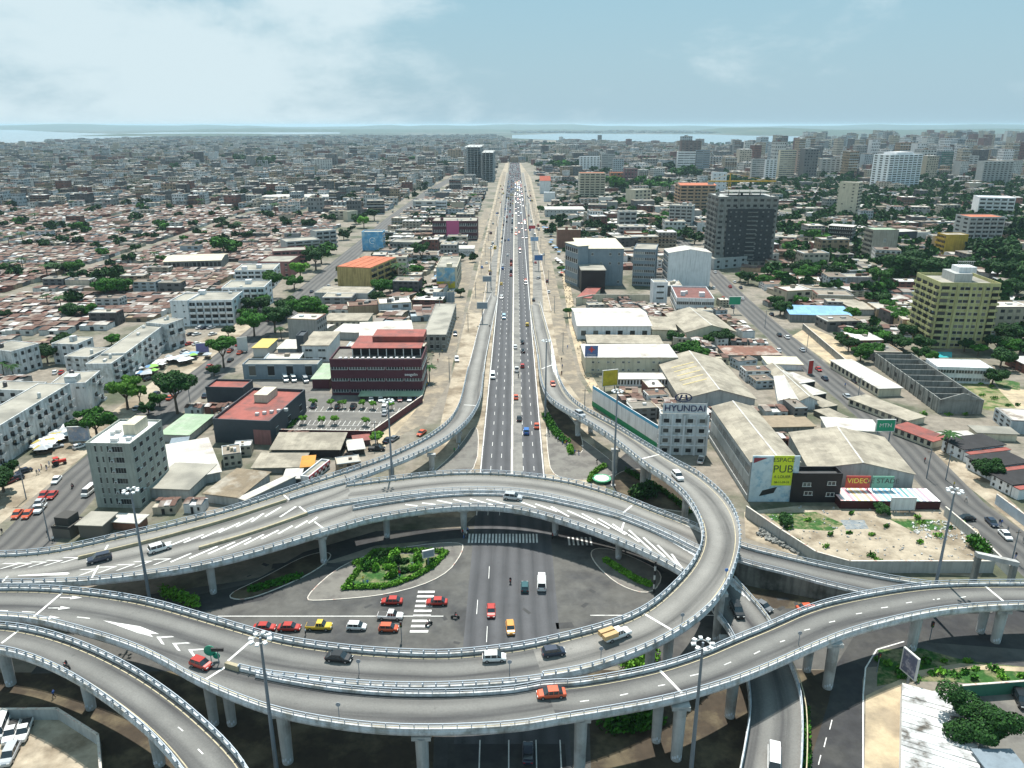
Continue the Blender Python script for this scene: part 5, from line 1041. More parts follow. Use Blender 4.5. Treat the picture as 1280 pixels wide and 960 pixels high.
sheet('lawn', [(1240, 472), (1275, 478), (1275, 488), (1248, 484)], GRASS, .018, kind='stuff'); sheet('lawn', [(1170, 480), (1240, 478), (1280, 520), (1230, 512)], mat('dry_lawn', (.27, .24, .13), var=.3, alt=(.08, .14, .03), altamt=.45, altscale=.3), .014, kind='stuff', exc=True)
sheet('dirt_yard', [(1245, 485), (1330, 490), (1330, 540), (1262, 520)], SAND, .012, exc=True)
POOL = flat('pool_water', (.05, .42, .45), .15); sheet('swimming_pool', [(1172, 440), (1190, 440), (1190, 447), (1172, 447)], POOL, .03); sheet('swimming_pool', arc([(498, 361), (510, 357), (522, 361), (518, 367), (502, 368)]), POOL, .03)
H('shed', 'dark shed with a bright blue sheet roof', 'shed', (988, 393), (1064, 395), (986, 385), 402, RAW, ROOFBL, 'shed', rise=1.5)
H('warehouse', 'beige roofed hall right behind the blue sheet roof', 'warehouse', (1068, 387), (1096, 387), (1050, 375), 394, PLASTER, ROOFB, 'slab')
# the yellow green tower
r, w_, d, h = H('tower_block', 'yellow green ten storey tower with rounded balconies at the right', 'tower block', (1176, 357), (1251, 358), (1140, 344), 435, OLIVE, ROOFG, L=BAL(10, 4), par=1.4)
for f in range(10):
    z = f*h/10
    for x, ww in ((-.41, .16), (.43, .14)):
        MB().box((x-ww/2)*w_, -d/2-1.5, z+.3, (x+ww/2)*w_, -d/2-.003, z+.5).box((x-ww/2)*w_, -d/2-1.5, z+.5, (x+ww/2)*w_, -d/2-1.35, z+1.35).build('balcony', OLIVE, r)
        MB().box((x-ww*.4)*w_, -d/2-.05, z+.6, (x+ww*.4)*w_, -d/2-.003, z+2.6).build('opening', DARK, r)
    for x in (-.27, -.13, -.03, .07, .17, .30): put('window', wm('dark', OLIVE), r, (x*w_, -d/2-.003, z+1.0), 0, scale=(1.6 if x not in (-.03,) else 2.6, 1, 1.3))
for x in (-.2, .02, .24): MB().box(x*w_-.5, -d/2-.5, 0, x*w_+.5, -d/2-.003, h).build('pilaster', OLIVE, r)
MB().box(-w_*.15, -d*.2, h+.1, w_*.15, d*.3, h+4).build('penthouse', PLASTER, r); MB().box(-w_*.05, -d*.1, h+4, w_*.25, d*.2, h+6.5).build('penthouse', WHITE, r)
for k in range(8): MB().tube((-w_*.03+k*w_*.035, 0, h+6.5), (-w_*.03+k*w_*.035, 0, h+9), .08, k=4).build('antenna', FRAME, r)
MB().box(-w_*.06, -.1, h+8.6, w_*.25, .1, h+8.8).build('antenna', FRAME, r)
# white terraced houses bottom right
for i in range(3):
    x, y = 1205+i*30, 562+i*22
    r, w_, d, h = H('terraced_house', ['white terraced house with a black roof, highest of the row', 'white terraced house with a black roof, middle of the row', 'white terraced house with a black roof, at the frame edge'][i], 'house', (x, y), (x+50, y-6), (x-8, y-15), y+14, WHITE, ROOFBK, 'slab', F=WIN(2, 3, fill=.35), L=DRK(2, 3, fill=.3), group='white terraced houses')
    MB().box(-w_/2, -d/2-2.5, 0, w_/2, -d/2-.3, 3).build('porch', WHITE, r); MB().box(-w_/2-.1, -d/2-2.7, 3, w_/2+.1, -d/2-.55, 3.2).build('porch_roof', ROOFR, r)
# bottom right corrugated hall
r, w_, d, h = H('shed', 'long rusting white corrugated shed at the bottom right', 'shed', (1129, 856), (1127, 1000), (1226, 990), 0, WHITE, ROOFW, 'slab', over=.2, h=3.2)
CORR = mat('rusting_white_sheet', (.60, .61, .61), .5, .15, 1.0, alt=(.09, .075, .06), altamt=.36, altscale=.25, isl=.12); rc = random.Random(4); nr = int(w_/1.1)
for k in range(nr):
    for q in range(3):
        b = MB(); y0 = -d/2-.2+q*(d+.4)/3; y1 = y0+(d+.4)/3-.02; x0 = -w_/2+k*w_/nr; x1 = x0+w_/nr-.10; zz = h+.23+rc.uniform(0, .10); b.loft([[(x0, y0, zz), ((x0+x1)/2, y0, zz+.09), (x1, y0, zz)], [(x0, y1, zz), ((x0+x1)/2, y1, zz+.09), (x1, y1, zz)]]); b.build('roof_panel', CORR, r)
H('shed', 'short white corrugated roof joined to the long shed', 'shed', (1168, 886), (1196, 885), (1164, 860), 0, WHITE, ROOFW, 'slab', over=.1, h=3)
H('shed', 'pale blue roof corner beside the big tree at the bottom right', 'shed', (1245, 975), (1290, 975), (1222, 932), 0, WHITE, BLUEG, 'slab', h=4)
wallrun('boundary_wall', 'green painted wall beyond the big tree at the bottom right', 'wall', [(1195, 872), (1330, 862)], 2.5, flat('wall_green', (.03, .14, .09), .8))
# ------------------------------------------------------------------ trees
def crown_mesh(seed, n, leaf, blobs=9, flatz=.75):
    rnd = random.Random(seed); b = MB(); bl = []
    for i in range(blobs):
        a = rnd.uniform(0, 2*PI); q = rnd.uniform(.3, .85); bl.append((Vector((math.cos(a)*q, math.sin(a)*q, rnd.uniform(-.35, .5)*flatz)), rnd.uniform(.18, .40)))
    bl.append((Vector((rnd.uniform(-.2, .2), rnd.uniform(-.2, .2), .1)), .42))
    for k in range(n):
        c, r = bl[rnd.randrange(len(bl))]
        d = Vector((rnd.gauss(0, 1), rnd.gauss(0, 1), rnd.gauss(.15, 1))).normalized(); p = c+Vector((d.x, d.y, d.z*flatz))*r*rnd.uniform(.72, 1.05)
        nrm = (d+Vector((rnd.gauss(0, .45), rnd.gauss(0, .45), rnd.gauss(.2, .45)))).normalized(); u = nrm.orthogonal().normalized(); v = nrm.cross(u)
        t = rnd.uniform(0, PI); u, v = u*math.cos(t)+v*math.sin(t), v*math.cos(t)-u*math.sin(t); s = leaf*rnd.uniform(.6, 1.3)
        b.quad(p-u*s-v*s*.6, p+u*s-v*s*.6, p+u*s+v*s*.6, p-u*s+v*s*.6)
    return b
def trunk_mesh(seed):
    rnd = random.Random(seed); b = MB(); b.tube((0, 0, 0), (.02, 0, .55), .075, .05, 7)
    for k in range(5): a = k*1.26+rnd.random(); b.tube((.02, 0, .5), (math.cos(a)*.38, math.sin(a)*.38, .95), .035, .014, 5)
    return b.mesh('trunk', [BARK])
CR = {}
for nm, m in (('green', LEAF), ('bright', LEAF2), ('dark', LEAFD)):
    CR[nm] = [crown_mesh(s, 5200, .056, 13).mesh('crown', [m]) for s in (1, 2, 3, 4)]
    CR[nm+'_far'] = [crown_mesh(s, 330, .17, 8).mesh('crown', [m]) for s in (5, 6, 7, 8, 9)]
CR['big'] = [crown_mesh(31, 16000, .032, 18).mesh('crown', [LEAFD])]
TR = [trunk_mesh(s) for s in (1, 2, 3)]
def palm_mesh(seed, m):
    rnd = random.Random(seed); b = MB()
    for k in range(16):
        a = k*2*PI/16+rnd.uniform(-.1, .1); L = rnd.uniform(.8, 1.05); e = rnd.uniform(.1, .9); prev = None
        for s in range(6):
            t = s/5; x = L*t; z = e*t*.7-.9*t*t*(.5+e*.2); wd = .13*math.sin(PI*(t*.9+.08)); p = Vector((math.cos(a)*x, math.sin(a)*x, z)); n = Vector((-math.sin(a), math.cos(a), 0))*wd
            cur = (p-n-Vector((0, 0, wd*.5)), p, p+n-Vector((0, 0, wd*.5)))
            if prev: b.quad(prev[0], prev[1], cur[1], cur[0]); b.quad(prev[1], prev[2], cur[2], cur[1])
            prev = cur
    return b.mesh('crown', [m])
PALM = [palm_mesh(s, LEAFD) for s in (1, 2)]
PTR = MB().tube((0, 0, 0), (.03, .02, 1), .035, .022, 7).mesh('trunk', [BARK])
def tree(x, y, r, kind='green', label=None, group=None, hgt=None, world=None, far=False, sq=1.0):
    p = un(x, y) if world is None else Vector((*world, 0)); rnd = random.Random(int(p.x*13+p.y*7))
    if kind == 'palm':
        H_ = hgt or r*2.2; t = thing('palm_tree', label, 'palm tree', p, rnd.uniform(0, 6), group)
        put('trunk', PTR, t, scale=(H_*1.1, H_*1.1, H_)); put('crown', PALM[rnd.randrange(2)], t, (.03*H_, .02*H_, H_), scale=(r, r, r)); return t
    H_ = hgt or r*1.25
    t = thing('tree', label, 'tree', p, rnd.uniform(0, 6), group)
    put('trunk', TR[rnd.randrange(3)], t, scale=(r, r, H_)); l = CR[kind+('_far' if far else '')]
    put('crown', l[rnd.randrange(len(l))], t, (0, 0, H_), rnd.uniform(0, 6), scale=(r, r, r*.95*sq)); return t
NEAR = [(222, 517, 26, 'dark', 'broad dark green tree leaning over the left avenue', 1.5), (160, 512, 24, 'bright', 'bright green tree beside the white end block', 1.2), (176, 508, 12, 'bright', 'thin bright young tree right next to the avenue', 1.8), (122, 548, 26, 'green', 'wide dark tree behind the grey six storey block', .9), (280, 460, 19, 'green', 'green flat topped tree in the middle of the avenue pavement', 1.5), (286, 423, 10, 'dark', 'small dark tree in the dirt car park', 1), (318, 420, 18, 'green', 'bright crowned tree nearest the petrol station', 1.2), (344, 416, 20, 'dark', 'dense dark tree right of the petrol station', 1.2), (382, 408, 22, 'green', 'large dark mango tree next to the grey walled hall', 1.1), (322, 398, 17, 'dark', 'dark tree behind the petrol station tree', 1.1), (340, 373, 17, 'green', 'tall loose tree at the avenue kerb', 1.5), (395, 338, 16, 'dark', 'dark round tree beside the dull red houses', 1.2), (376, 350, 13, 'bright', 'lighter round tree in front of the dull red houses', 1.2), (455, 285, 9, 'bright', 'lime green round tree at the far avenue', 1.1), (468, 276, 9, 'dark', 'dark round tree next to the lime green tree', 1.1), (527, 331, 13, 'dark', 'tall dark tree behind the mural building', 1.6), (530, 311, 8, 'dark', 'slim dark tree above the tall dark tree', 1.4), (478, 372, 15, 'green', 'round tree between the ochre building and the pool', 1), (576, 371, 7, 'dark', 'small round tree behind the white kerbside box', 1), (1216, 930, 45, 'big', 'big full crowned tree over the yard at the bottom right', .95), (857, 447, 18, 'green', 'dark bushy tree between the beige warehouses', .7), (845, 432, 13, 'dark', 'dark tree in front of the twin gabled warehouse', .9), (872, 450, 14, 'green', 'bushy tree right of the dark warehouse tree', .6), (905, 430, 16, 'dark', 'wide low tree beside the twin gabled warehouse', .6), (890, 431, 12, 'green', 'low tree left of the wide low tree', .6), (712, 396, 8, 'green', 'small green tree at the corner of the dull red hut', 1), (1103, 641, 12, 'dark', 'round dark bush growing under the striped roof', .5), (980, 655, 12, 'dark', 'overgrown shrub under the yellow poster', .5), (1238, 600, 20, 'dark', 'dark tree in front of the white terraced houses', .8), (1100, 358, 16, 'green', 'dense tree before the beige concrete office', .9)]
for x, y, rp, k, lb, sq in NEAR:
    r = rp*mpp(x, y); tree(x, y, r, k, lb, hgt=r*sq)
PALMS = [(1181, 566, 15, 'tall palm tree beside the dull red shop row', 1.6), (537, 477, 11, 'palm tree beside the burgundy hotel', 1.7), (352, 424, 8, 'palm among the mango trees by the petrol station', 1.6), (497, 352, 12, 'palm tree left of the swimming pool', 1.6), (508, 352, 10, 'shorter palm tree next to the swimming pool', 1.4), (18, 475, 11, 'palm at the left edge of the courtyard', 1.6), (5, 470, 10, 'palm at the left frame edge', 1.6), (1078, 419, 9, 'palm on the pavement of the right avenue', 1.4), (968, 342, 9, 'palm in front of the dark tower podium', 1.5)]
for x, y, rp, lb, hf in PALMS: r = rp*mpp(x, y)*1.1; tree(x, y, r, 'palm', lb, hgt=r*hf)
# hand placed mid-distance trees (photo positions), in groups
MID = {'trees among the tin roofs': [(20,345,9),(5,342,8),(30,340,8),(78,390,9),(95,400,13),(110,397,11),(88,398,10),(130,372,15),(152,370,14),(140,366,13),(98,343,11),(60,350,9),(72,348,9),(15,345,8),(55,311,8),(30,308,8),(80,305,7),(97,290,8),(110,292,6),(25,283,7),(45,280,6),(158,295,7),(150,298,5),(200,287,8),(206,290,7),(225,258,5),(212,262,5),(168,285,5),(280,318,14),(290,318,12),(248,310,5),(300,295,8),(310,300,7),(252,262,6),(270,255,5),(310,255,7),(320,258,6),(70,258,5),(90,262,5),(335,275,8),(345,272,8),(315,310,5),(8,400,8),(180,332,5),(195,330,7),(202,328,6),(230,302,5),(256,296,5),(40,250,4),(175,262,5),(350,330,8),(365,300,6),(385,285,7),(0,308,8),(12,310,7),(128,322,7),(60,385,8),(170,315,6)],
 'dark garden trees right of the avenue': [(1000,345,13),(1012,350,12),(1022,340,11),(985,318,10),(990,330,11),(1012,305,12),(1030,312,13),(1020,296,10),(1005,292,9),(1040,350,12),(1052,345,11),(1062,400,10),(1120,350,20),(1140,340,18),(1160,355,20),(1175,345,15),(1100,385,12),(1112,390,10),(1135,330,14),(1092,370,11),(1130,408,13),(1120,402,12),(1200,345,16),(1245,440,14),(1255,430,16),(1262,445,14),(1250,460,16),(1240,480,13),(1270,400,12),(1230,330,16),(1250,325,18),(1268,340,20),(1280,360,20),(1270,375,16),(1215,320,12),(1245,350,16),(1260,300,12),(1275,290,12),(1060,440,11),(1075,452,12),(1088,446,12),(1068,428,12),(1050,430,9),(1085,425,13),(1100,432,12),(1115,435,12),(1128,440,11),(1138,425,13),(1155,440,13),(975,395,12),(968,385,10),(1000,382,8),(935,355,10),(925,352,8),(950,358,9),(958,356,8),(975,352,9),(1000,352,10),(1148,450,11),(1160,452,10),(905,330,6),(1205,440,10),(1222,445,9),(1108,368,10),(1300,420,16),(1290,450,14)],
 'trees along the right of the highway': [(676,265,5),(690,248,5),(702,340,5),(680,283,5),(735,243,6),(745,240,6),(770,242,14),(757,235,10),(768,262,8),(780,258,7),(752,262,6),(740,285,8),(755,283,8),(720,283,6),(810,238,9),(820,236,10),(830,242,10),(842,240,9),(800,232,8),(860,222,9),(870,225,9),(845,222,8),(835,215,8),(850,213,7),(815,280,8),(825,283,9),(800,285,8),(832,275,7),(812,305,11),(825,305,12),(840,302,11),(855,300,10),(868,305,10),(790,268,6),(805,262,6),(735,310,7),(692,213,8),(704,214,9),(716,214,8),(680,205,5),(900,255,7),(915,250,7),(660,200,4),(930,285,8),(945,270,8)],
 'street trees of the left avenue': [(365,395,15),(398,402,14),(352,402,13),(330,388,13),(310,402,11),(402,330,12),(388,322,10),(368,362,11),(408,318,10),(430,300,8),(488,368,12),(500,362,11),(470,380,10),(510,372,9),(522,345,9),(445,280,7),(200,508,11),(186,518,10),(268,470,9),(100,545,14),(85,432,9),(140,432,9)],
 'trees near the far end of the highway': [(597,240,4),(545,247,5),(591,250,5),(555,270,6),(548,315,6),(540,270,6),(537,217,6),(560,210,6),(515,203,5),(440,290,5),(488,310,6),(330,210,9),(300,205,8),(340,207,7),(525,330,6),(135,235,5),(275,230,5),(220,212,5),(185,205,4),(375,225,4),(60,212,4),(480,205,5)]}
for g, L in MID.items():
    for i, (x, y, rp) in enumerate(L):
        k = 'dark' if (x*7+y) % 5 < 2 else 'green'
        if 'tin' in g and (x+y*3) % 3 == 0: k = 'palm'
        r = rp*mpp(x, y)*(1.15 if k != 'palm' else 1.05)
        bigg = y > 330 and k != 'palm'
        sz = 'large' if r > 8 else 'small' if r < 5 else 'mid sized'; ww = un(x, y)
        lb = sz+{'palm': ' dark palm ', 'dark': ' dark round tree ', 'green': ' mid green tree '}[k]+where(ww.x, ww.y)
        tree(x, y, r, k, lb, g, hgt=r*(.85 if k != 'palm' else 2.0), far=not bigg)
# hedges and planting
def leafstrip(name, label, cat, px, wd, h, m, n, leaf=.28, parent=None, closed=False, seed=1, group=None):
    rnd = random.Random(seed); P = resample([un(*p) for p in px], .5); o = P[0].copy(); b = MB()
    for k in range(n):
        p = P[rnd.randrange(len(P))]-o; a = rnd.uniform(0, 2*PI); q = math.sqrt(rnd.random())*wd/2; z = h*rnd.uniform(.15, 1)*(1-.3*(q/(wd/2))**2)*rnd.uniform(.8, 1.15)
        c = p+Vector((math.cos(a)*q, math.sin(a)*q, z+.12)); d = Vector((rnd.gauss(0, 1), rnd.gauss(0, 1), rnd.gauss(.8, .8))).normalized(); u = d.orthogonal().normalized(); v = d.cross(u); s = leaf*rnd.uniform(.6, 1.3)
        b.quad(c-u*s-v*s*.6, c+u*s-v*s*.6, c+u*s+v*s*.6, c-u*s+v*s*.6)
    return b.build(name, m, parent, loc=o, label=label, cat=cat, group=group)
hg = [(430, 737), (440, 736), (480, 735), (496, 731), (520, 722), (540, 710), (556, 694), (552, 691)]
leafstrip('hedge', 'clipped bright hedge along the near side of the planted island', 'hedge', hg, 1.3, 1.0, LEAF2, 2600, .22)
leafstrip('hedge', 'clipped bright hedge along the far and left sides of the planted island', 'hedge', [(432, 735), (445, 718), (455, 704), (468, 691), (500, 690), (530, 690), (558, 692)], 1.3, 1.0, LEAF2, 2600, .22, seed=3)
rr = random.Random(4)
sheet('planting_bed', [(436, 733), (460, 698), (470, 693), (552, 694), (538, 708), (496, 729)], GRASS, .15, kind='stuff')
for i in range(22):
    t = rr.random(); x = 445+rr.random()*95; y = 697+rr.random()*28
    if x < 460 and y < 705 or x > 525 and y > 708: continue
    leafstrip('shrub', '%s shrub inside the hedged island, %s %s part' % (['low', 'leafy', 'round', 'ragged', 'tall'][i % 5], 'far' if y < 711 else 'near', 'left' if x < 470 else 'middle' if x < 505 else 'right'), 'shrub', [(x, y), (x+rr.uniform(1, 9), y-rr.uniform(0, 4))], rr.uniform(1, 2.4), rr.uniform(.8, 2.2), rr.choice((LEAF, LEAF2, LEAFD)), 260, .25, seed=i, group='shrubs in the hedged island')
leafstrip('hedge', 'bright low hedge on the small right island beneath the arch', 'hedge', [(757, 702), (775, 714), (795, 726), (812, 733)], 1.6, 1.1, LEAF2, 2200, .22, seed=8)
leafstrip('hedge', 'low planting row beside the loop piers', 'hedge', [(682, 520), (690, 535), (700, 548), (708, 553)], 3, 1.5, LEAF, 1800, .28, seed=9)
leafstrip('hedge', 'light shrub strip at the end of the loop pier planting', 'hedge', [(712, 560), (714, 568)], 2, 1.2, LEAF2, 400, .28, seed=10)
leafstrip('hedge', 'curved shrub row left of the green roundel', 'hedge', [(737, 603), (740, 595), (748, 588), (756, 584)], 1.6, 1.2, LEAF2, 900, .24, seed=11)
leafstrip('hedge', 'row of shrubs between the piers and the arch rail', 'hedge', [(783, 590), (800, 600), (815, 607), (835, 620), (852, 633), (862, 642)], 1.8, 1.2, LEAF, 1500, .26, seed=12)
leafstrip('shrub', 'big dark bush at the foot of the loop piers', 'shrub', [(795, 622), (806, 618), (812, 622)], 4.5, 3.4, LEAFD, 1300, .34, seed=13)
leafstrip('shrub', 'green weeds showing above the near flyover rail', 'shrub', [(205, 746), (225, 752), (245, 760)], 2, 3.0, LEAF2, 700, .3, seed=14)
leafstrip('hedge', 'weeds along the base of the arch shadow', 'shrub', [(315, 738), (345, 730), (372, 722)], 2.5, .8, LEAF, 900, .25, seed=15)
leafstrip('hedge', 'weedy strip beside the small ramp at the bottom', 'shrub', [(1005, 890), (1008, 960)], 1.6, 1.4, LEAF, 700, .26, seed=16)
leafstrip('shrub', 'vines on the wall of the bare lot beside the gate', 'shrub', [(1214, 682), (1224, 688), (1232, 696)], 3, 3.2, LEAF, 900, .3, seed=17)
leafstrip('shrub', 'row of garden bushes around the striped car park left edge', 'shrub', [(352, 540), (362, 535), (372, 520)], 2.5, 1.6, LEAF, 600, .3, seed=18)
for i, (x, y) in enumerate(((392, 508), (414, 510), (428, 510), (454, 510), (467, 511), (490, 512), (379, 530), (403, 531), (418, 531), (458, 532))):
    tree(x, y, 1.6, 'bright', 'young bright tree in the striped car park', 'young trees in the striped car park', hgt=2.2)
tree(472, 556, 2.6, 'bright', 'lime green tree above the black car at the wall corner', None, hgt=2.6)
# lower left roadside trees on the courtyards and undergrowth along the bottom
for i, (x, y) in enumerate(((60, 455), (78, 440), (5, 615), (-8, 625))): tree(x, y, 5.2, 'dark', ['dark tree in the courtyard between the slabs', 'dark tree behind the courtyard block', 'dark shrub tree at the left frame edge by the avenue', 'dark shrub tree cut by the left frame edge'][i], None, hgt=5.5)
leafstrip('hedge', 'ground bushes below the near flyover piers', 'shrub', [(765, 908), (790, 905), (815, 900)], 5, 1.6, LEAF, 900, .35, seed=19)
leafstrip('hedge', 'creeping green patch behind the near flyover rail', 'shrub', [(785, 830), (800, 826), (812, 820)], 4, 1.6, LEAF2, 900, .3, seed=20)
# ------------------------------------------------------------------ fillers
def inpoly(x, y, P):
    c = False; j = len(P)-1
    for i in range(len(P)):
        if (P[i][1] > y) != (P[j][1] > y) and x < (P[j][0]-P[i][0])*(y-P[i][1])/(P[j][1]-P[i][1])+P[i][0]: c = not c
        j = i
    return c
EB = [(min(p[0] for p in P), min(p[1] for p in P), max(p[0] for p in P), max(p[1] for p in P), P) for P in EXC]
def free(x, y, rad):
    for x0, y0, x1, y1, P in EB:
        if x < x0-rad or x > x1+rad or y < y0-rad or y > y1+rad: continue
        for dx, dy in ((0, 0), (rad, 0), (-rad, 0), (0, rad), (0, -rad), (rad*.7, rad*.7), (-rad*.7, rad*.7), (rad*.7, -rad*.7), (-rad*.7, -rad*.7)):
            if inpoly(x+dx, y+dy, P): return False
    for ramp_ in (AVLW, AVRW):
        for k in range(len(ramp_)-1):
            a, c = ramp_[k], ramp_[k+1]; d = c-a; t = max(0, min(1, (Vector((x, y, 0))-a).dot(d)/d.length_squared)); q = a+d*t
            if (Vector((x, y, 0))-q).length < rad+10: return False
    if 180 < y < 2000 and XH(y)-30-rad < x < XH(y)+34+rad: return False
    if y < 240 and -40-rad < x < 48+rad: return False
    return y-rad > 176 or abs(x) > 130
AVLW = [un(*p) for p in AVL]; AVRW = [un(*p) for p in AVR]
MIXW = mat('town_wall', (.5, .5, .5), var=.12, streak=.3, coord='Position', island_ramp=[(.58, .58, .56), (.32, .32, .31), (.46, .41, .32), (.18, .18, .18), (.68, .68, .68), (.38, .29, .20), (.12, .11, .11), (.50, .45, .37), (.22, .10, .08), (.42, .47, .50)])
MIXR = mat('town_roof', (.5, .5, .5), var=.2, coord='Position', alt=(.22, .17, .14), altamt=.25, altscale=.15, island_ramp=[(.37, .34, .28), (.55, .52, .47), (.24, .22, .19), (.19, .12, .09), (.46, .43, .38), (.30, .26, .21), (.66, .65, .63), (.20, .16, .13)])
TINR = mat('tin_roof', (.5, .5, .5), .75, .25, coord='Position', alt=(.14, .075, .055), altamt=.46, altscale=.07, island_ramp=[(.15, .075, .055), (.36, .31, .26), (.18, .10, .075), (.46, .43, .39), (.21, .14, .11), (.13, .07, .055), (.60, .58, .56), (.27, .24, .21)])
def tmpl(kind, v):
    rnd = random.Random(v*11+len(kind)); b = MB()
    if kind == 'tin':                             # row of low rooms under sheets at slightly different heights
        b.box(-.48, -.46, 0, .48, .46, .78, 0)
        n = 3+v % 3
        for k in range(n):
            for sy in (-1, 1):
                if rnd.random() < .12: continue
                x0 = -.5+k/n; x1 = x0+1/n-.008; z = .82+rnd.uniform(0, .12); e = rnd.uniform(.42, .5)
                b.poly([(x0, 0, z+.16), (x0, sy*e, z), (x1, sy*e, z), (x1, 0, z+.16)][::-sy], 1)
        b.box(-.1, -.5, 0, .02, -.461, .6, 2); b.box(.25, -.5, .3, .35, -.461, .6, 2)
    else:
        fl, nb = {'house': (2, 3), 'block': (4, 5), 'tower': (9, 5)}[kind]
        fl += v % 2; b.box(-.5, -.5, 0, .5, .5, 1, 0); b.box(-.46, -.46, 1.001, .46, .46, 1.012, 1)
        p = .1/fl*1.5
        b.box(-.5, -.5, 1.0, .5, -.46, 1+p, 0); b.box(-.5, .46, 1.0, .5, .5, 1+p, 0); b.box(-.5, -.46, 1.0, -.46, .46, 1+p, 0); b.box(.46, -.46, 1.0, .5, .46, 1+p, 0)
        for q in range(1+v % 3): x, y = rnd.uniform(-.35, .25), rnd.uniform(-.3, .25); b.box(x, y, 1.0, x+.14, y+.14, 1+rnd.uniform(.25, .6)/fl, 0 if q else 1)
        for f in range(fl):
            z0 = (f+.32)/fl; z1 = (f+.78)/fl
            for k in range(nb):
                if rnd.random() < .12: continue
                x0 = -.5+(k+.22)/nb; x1 = -.5+(k+.75)/nb
                b.quad((x0, -.503, z0), (x1, -.503, z0), (x1, -.503, z1), (x0, -.503, z1), 2)
                b.quad((.503, x0, z0), (.503, x1, z0), (.503, x1, z1), (.503, x0, z1), 2); b.quad((-.503, x1, z0), (-.503, x0, z0), (-.503, x0, z1), (-.503, x1, z1), 2)
            if v % 2 and kind != 'house': b.box(-.5, -.56, f/fl, .5, -.504, (f+.28)/fl, 0)
    return b
TM = {}
for kd in ('tin', 'house', 'block', 'tower'):
    for v in range(5): b = tmpl(kd, v); TM[kd, v] = (b, b.mesh(kd, [MIXW, TINR if kd == 'tin' else MIXR, DARK]))
CAND = []
def zone(px, step, ang, mix, dens=1.0, jit=.1, alley=None, seed=0):
    P = [tuple(un(*p).xy) for p in px]; rnd = random.Random(seed); x0 = min(p[0] for p in P); x1 = max(p[0] for p in P); y0 = min(p[1] for p in P); y1 = max(p[1] for p in P)
    c, s = math.cos(ang), math.sin(ang); R = max(x1-x0, y1-y0); cx, cy = (x0+x1)/2, (y0+y1)/2; sx_, sy_ = step; n = int(R/min(step))+2
    for i in range(-int(R/sx_)-1, int(R/sx_)+2):
        for j in range(-int(R/sy_)-1, int(R/sy_)+2):
            u = i*sx_+rnd.uniform(-jit, jit)*sx_; v = j*sy_+rnd.uniform(-jit, jit)*sy_
            x, y = cx+c*u-s*v, cy+s*u+c*v
            if not (x0 <= x <= x1 and y0 <= y <= y1) or rnd.random() > dens or not inpoly(x, y, P): continue
            if alley and (i % alley[0] == 0 or j % alley[1] == 0): continue
            k = rnd.choices([m[0] for m in mix], [m[1] for m in mix])[0]; m = next(m for m in mix if m[0] == k)
            w_ = sx_*rnd.uniform(*m[2]); d = sy_*rnd.uniform(*m[2]); h = rnd.uniform(*m[3])
            if not free(x, y, min(w_, d)*.42): continue
            CAND.append((k, x, y, w_*(rnd.uniform(.7, 1.35) if seed > 2 and k != 'tin' else 1), d, h, ang+rnd.choice((0, 0, 0, PI/2 if abs(sx_-sy_) < 2 else PI))+(rnd.gauss(0, .13) if seed > 2 else 0), rnd.randrange(5), rnd.random()))
AL = math.atan2(AVLW[8].y-AVLW[3].y, AVLW[8].x-AVLW[3].x)-PI/2
AR = math.atan2(AVRW[8].y-AVRW[3].y, AVRW[8].x-AVRW[3].x)-PI/2
zone([(-90, 261), (250, 258), (425, 275), (405, 300), (330, 345), (290, 366), (200, 395), (190, 400), (80, 422), (0, 435), (-90, 440)], (15, 9), AL, [('tin', 10, (.9, 1.02), (2.6, 3.4)), ('house', .5, (.8, 1), (4, 7))], .97, .05, (9, 11), 1)
zone([(-90, 440), (0, 438), (80, 420), (60, 470), (-90, 520)], (14, 10), AL, [('tin', 5, (.9, 1.0), (2.6, 3.4)), ('house', 1, (.8, 1), (4, 6))], .9, .05, None, 2)
zone([(-90, 215), (600, 215), (596, 238), (545, 245), (500, 262), (425, 275), (250, 258), (-90, 261)], (17, 17), AL, [('house', 6, (.6, 1), (4, 9)), ('block', 3, (.7, 1), (10, 18)), ('tin', 3, (.8, 1), (3, 4))], .95, .12, (8, 7), 3)
zone([(575, 225), (606, 225), (590, 300), (566, 340), (560, 400), (528, 470), (420, 475), (310, 475), (300, 450), (350, 430), (420, 350), (500, 270)], (16, 14), 0, [('house', 4, (.7, 1), (3.5, 7)), ('tin', 3, (.8, 1), (3, 4)), ('block', .5, (.8, 1), (8, 12))], .93, .08, None, 4)
zone([(672, 225), (905, 225), (880, 300), (870, 340), (880, 350), (900, 370), (940, 400), (960, 440), (900, 440), (720, 378), (700, 340), (684, 280)], (19, 17), .05, [('house', 5, (.6, 1), (3.5, 8)), ('block', .8, (.7, 1), (9, 15)), ('tin', 1.5, (.8, 1), (3, 4))], .85, .12, (9, 8), 5)
zone([(905, 225), (1380, 225), (1400, 560), (1290, 560), (1180, 480), (1080, 440), (1000, 395), (940, 350), (900, 320)], (19, 16), AR, [('house', 5, (.6, 1), (3, 7)), ('tin', 3.5, (.8, 1.1), (3, 4)), ('block', .35, (.7, 1), (9, 14))], .78, .12, (8, 9), 6)
zone([(700, 378), (960, 378), (1080, 470), (1130, 590), (1100, 600), (900, 600), (735, 500)], (9, 8), .05, [('tin', 3, (.7, 1), (2.6, 4)), ('house', 1, (.6, .9), (3, 5))], .8, .1, None, 21)
zone([(185, 500), (420, 490), (440, 590), (300, 640), (190, 640), (120, 660)], (7, 6), AL, [('tin', 4, (.7, 1), (2.5, 3.5)), ('house', 1, (.6, .9), (3, 4))], .85, .1, None, 22)
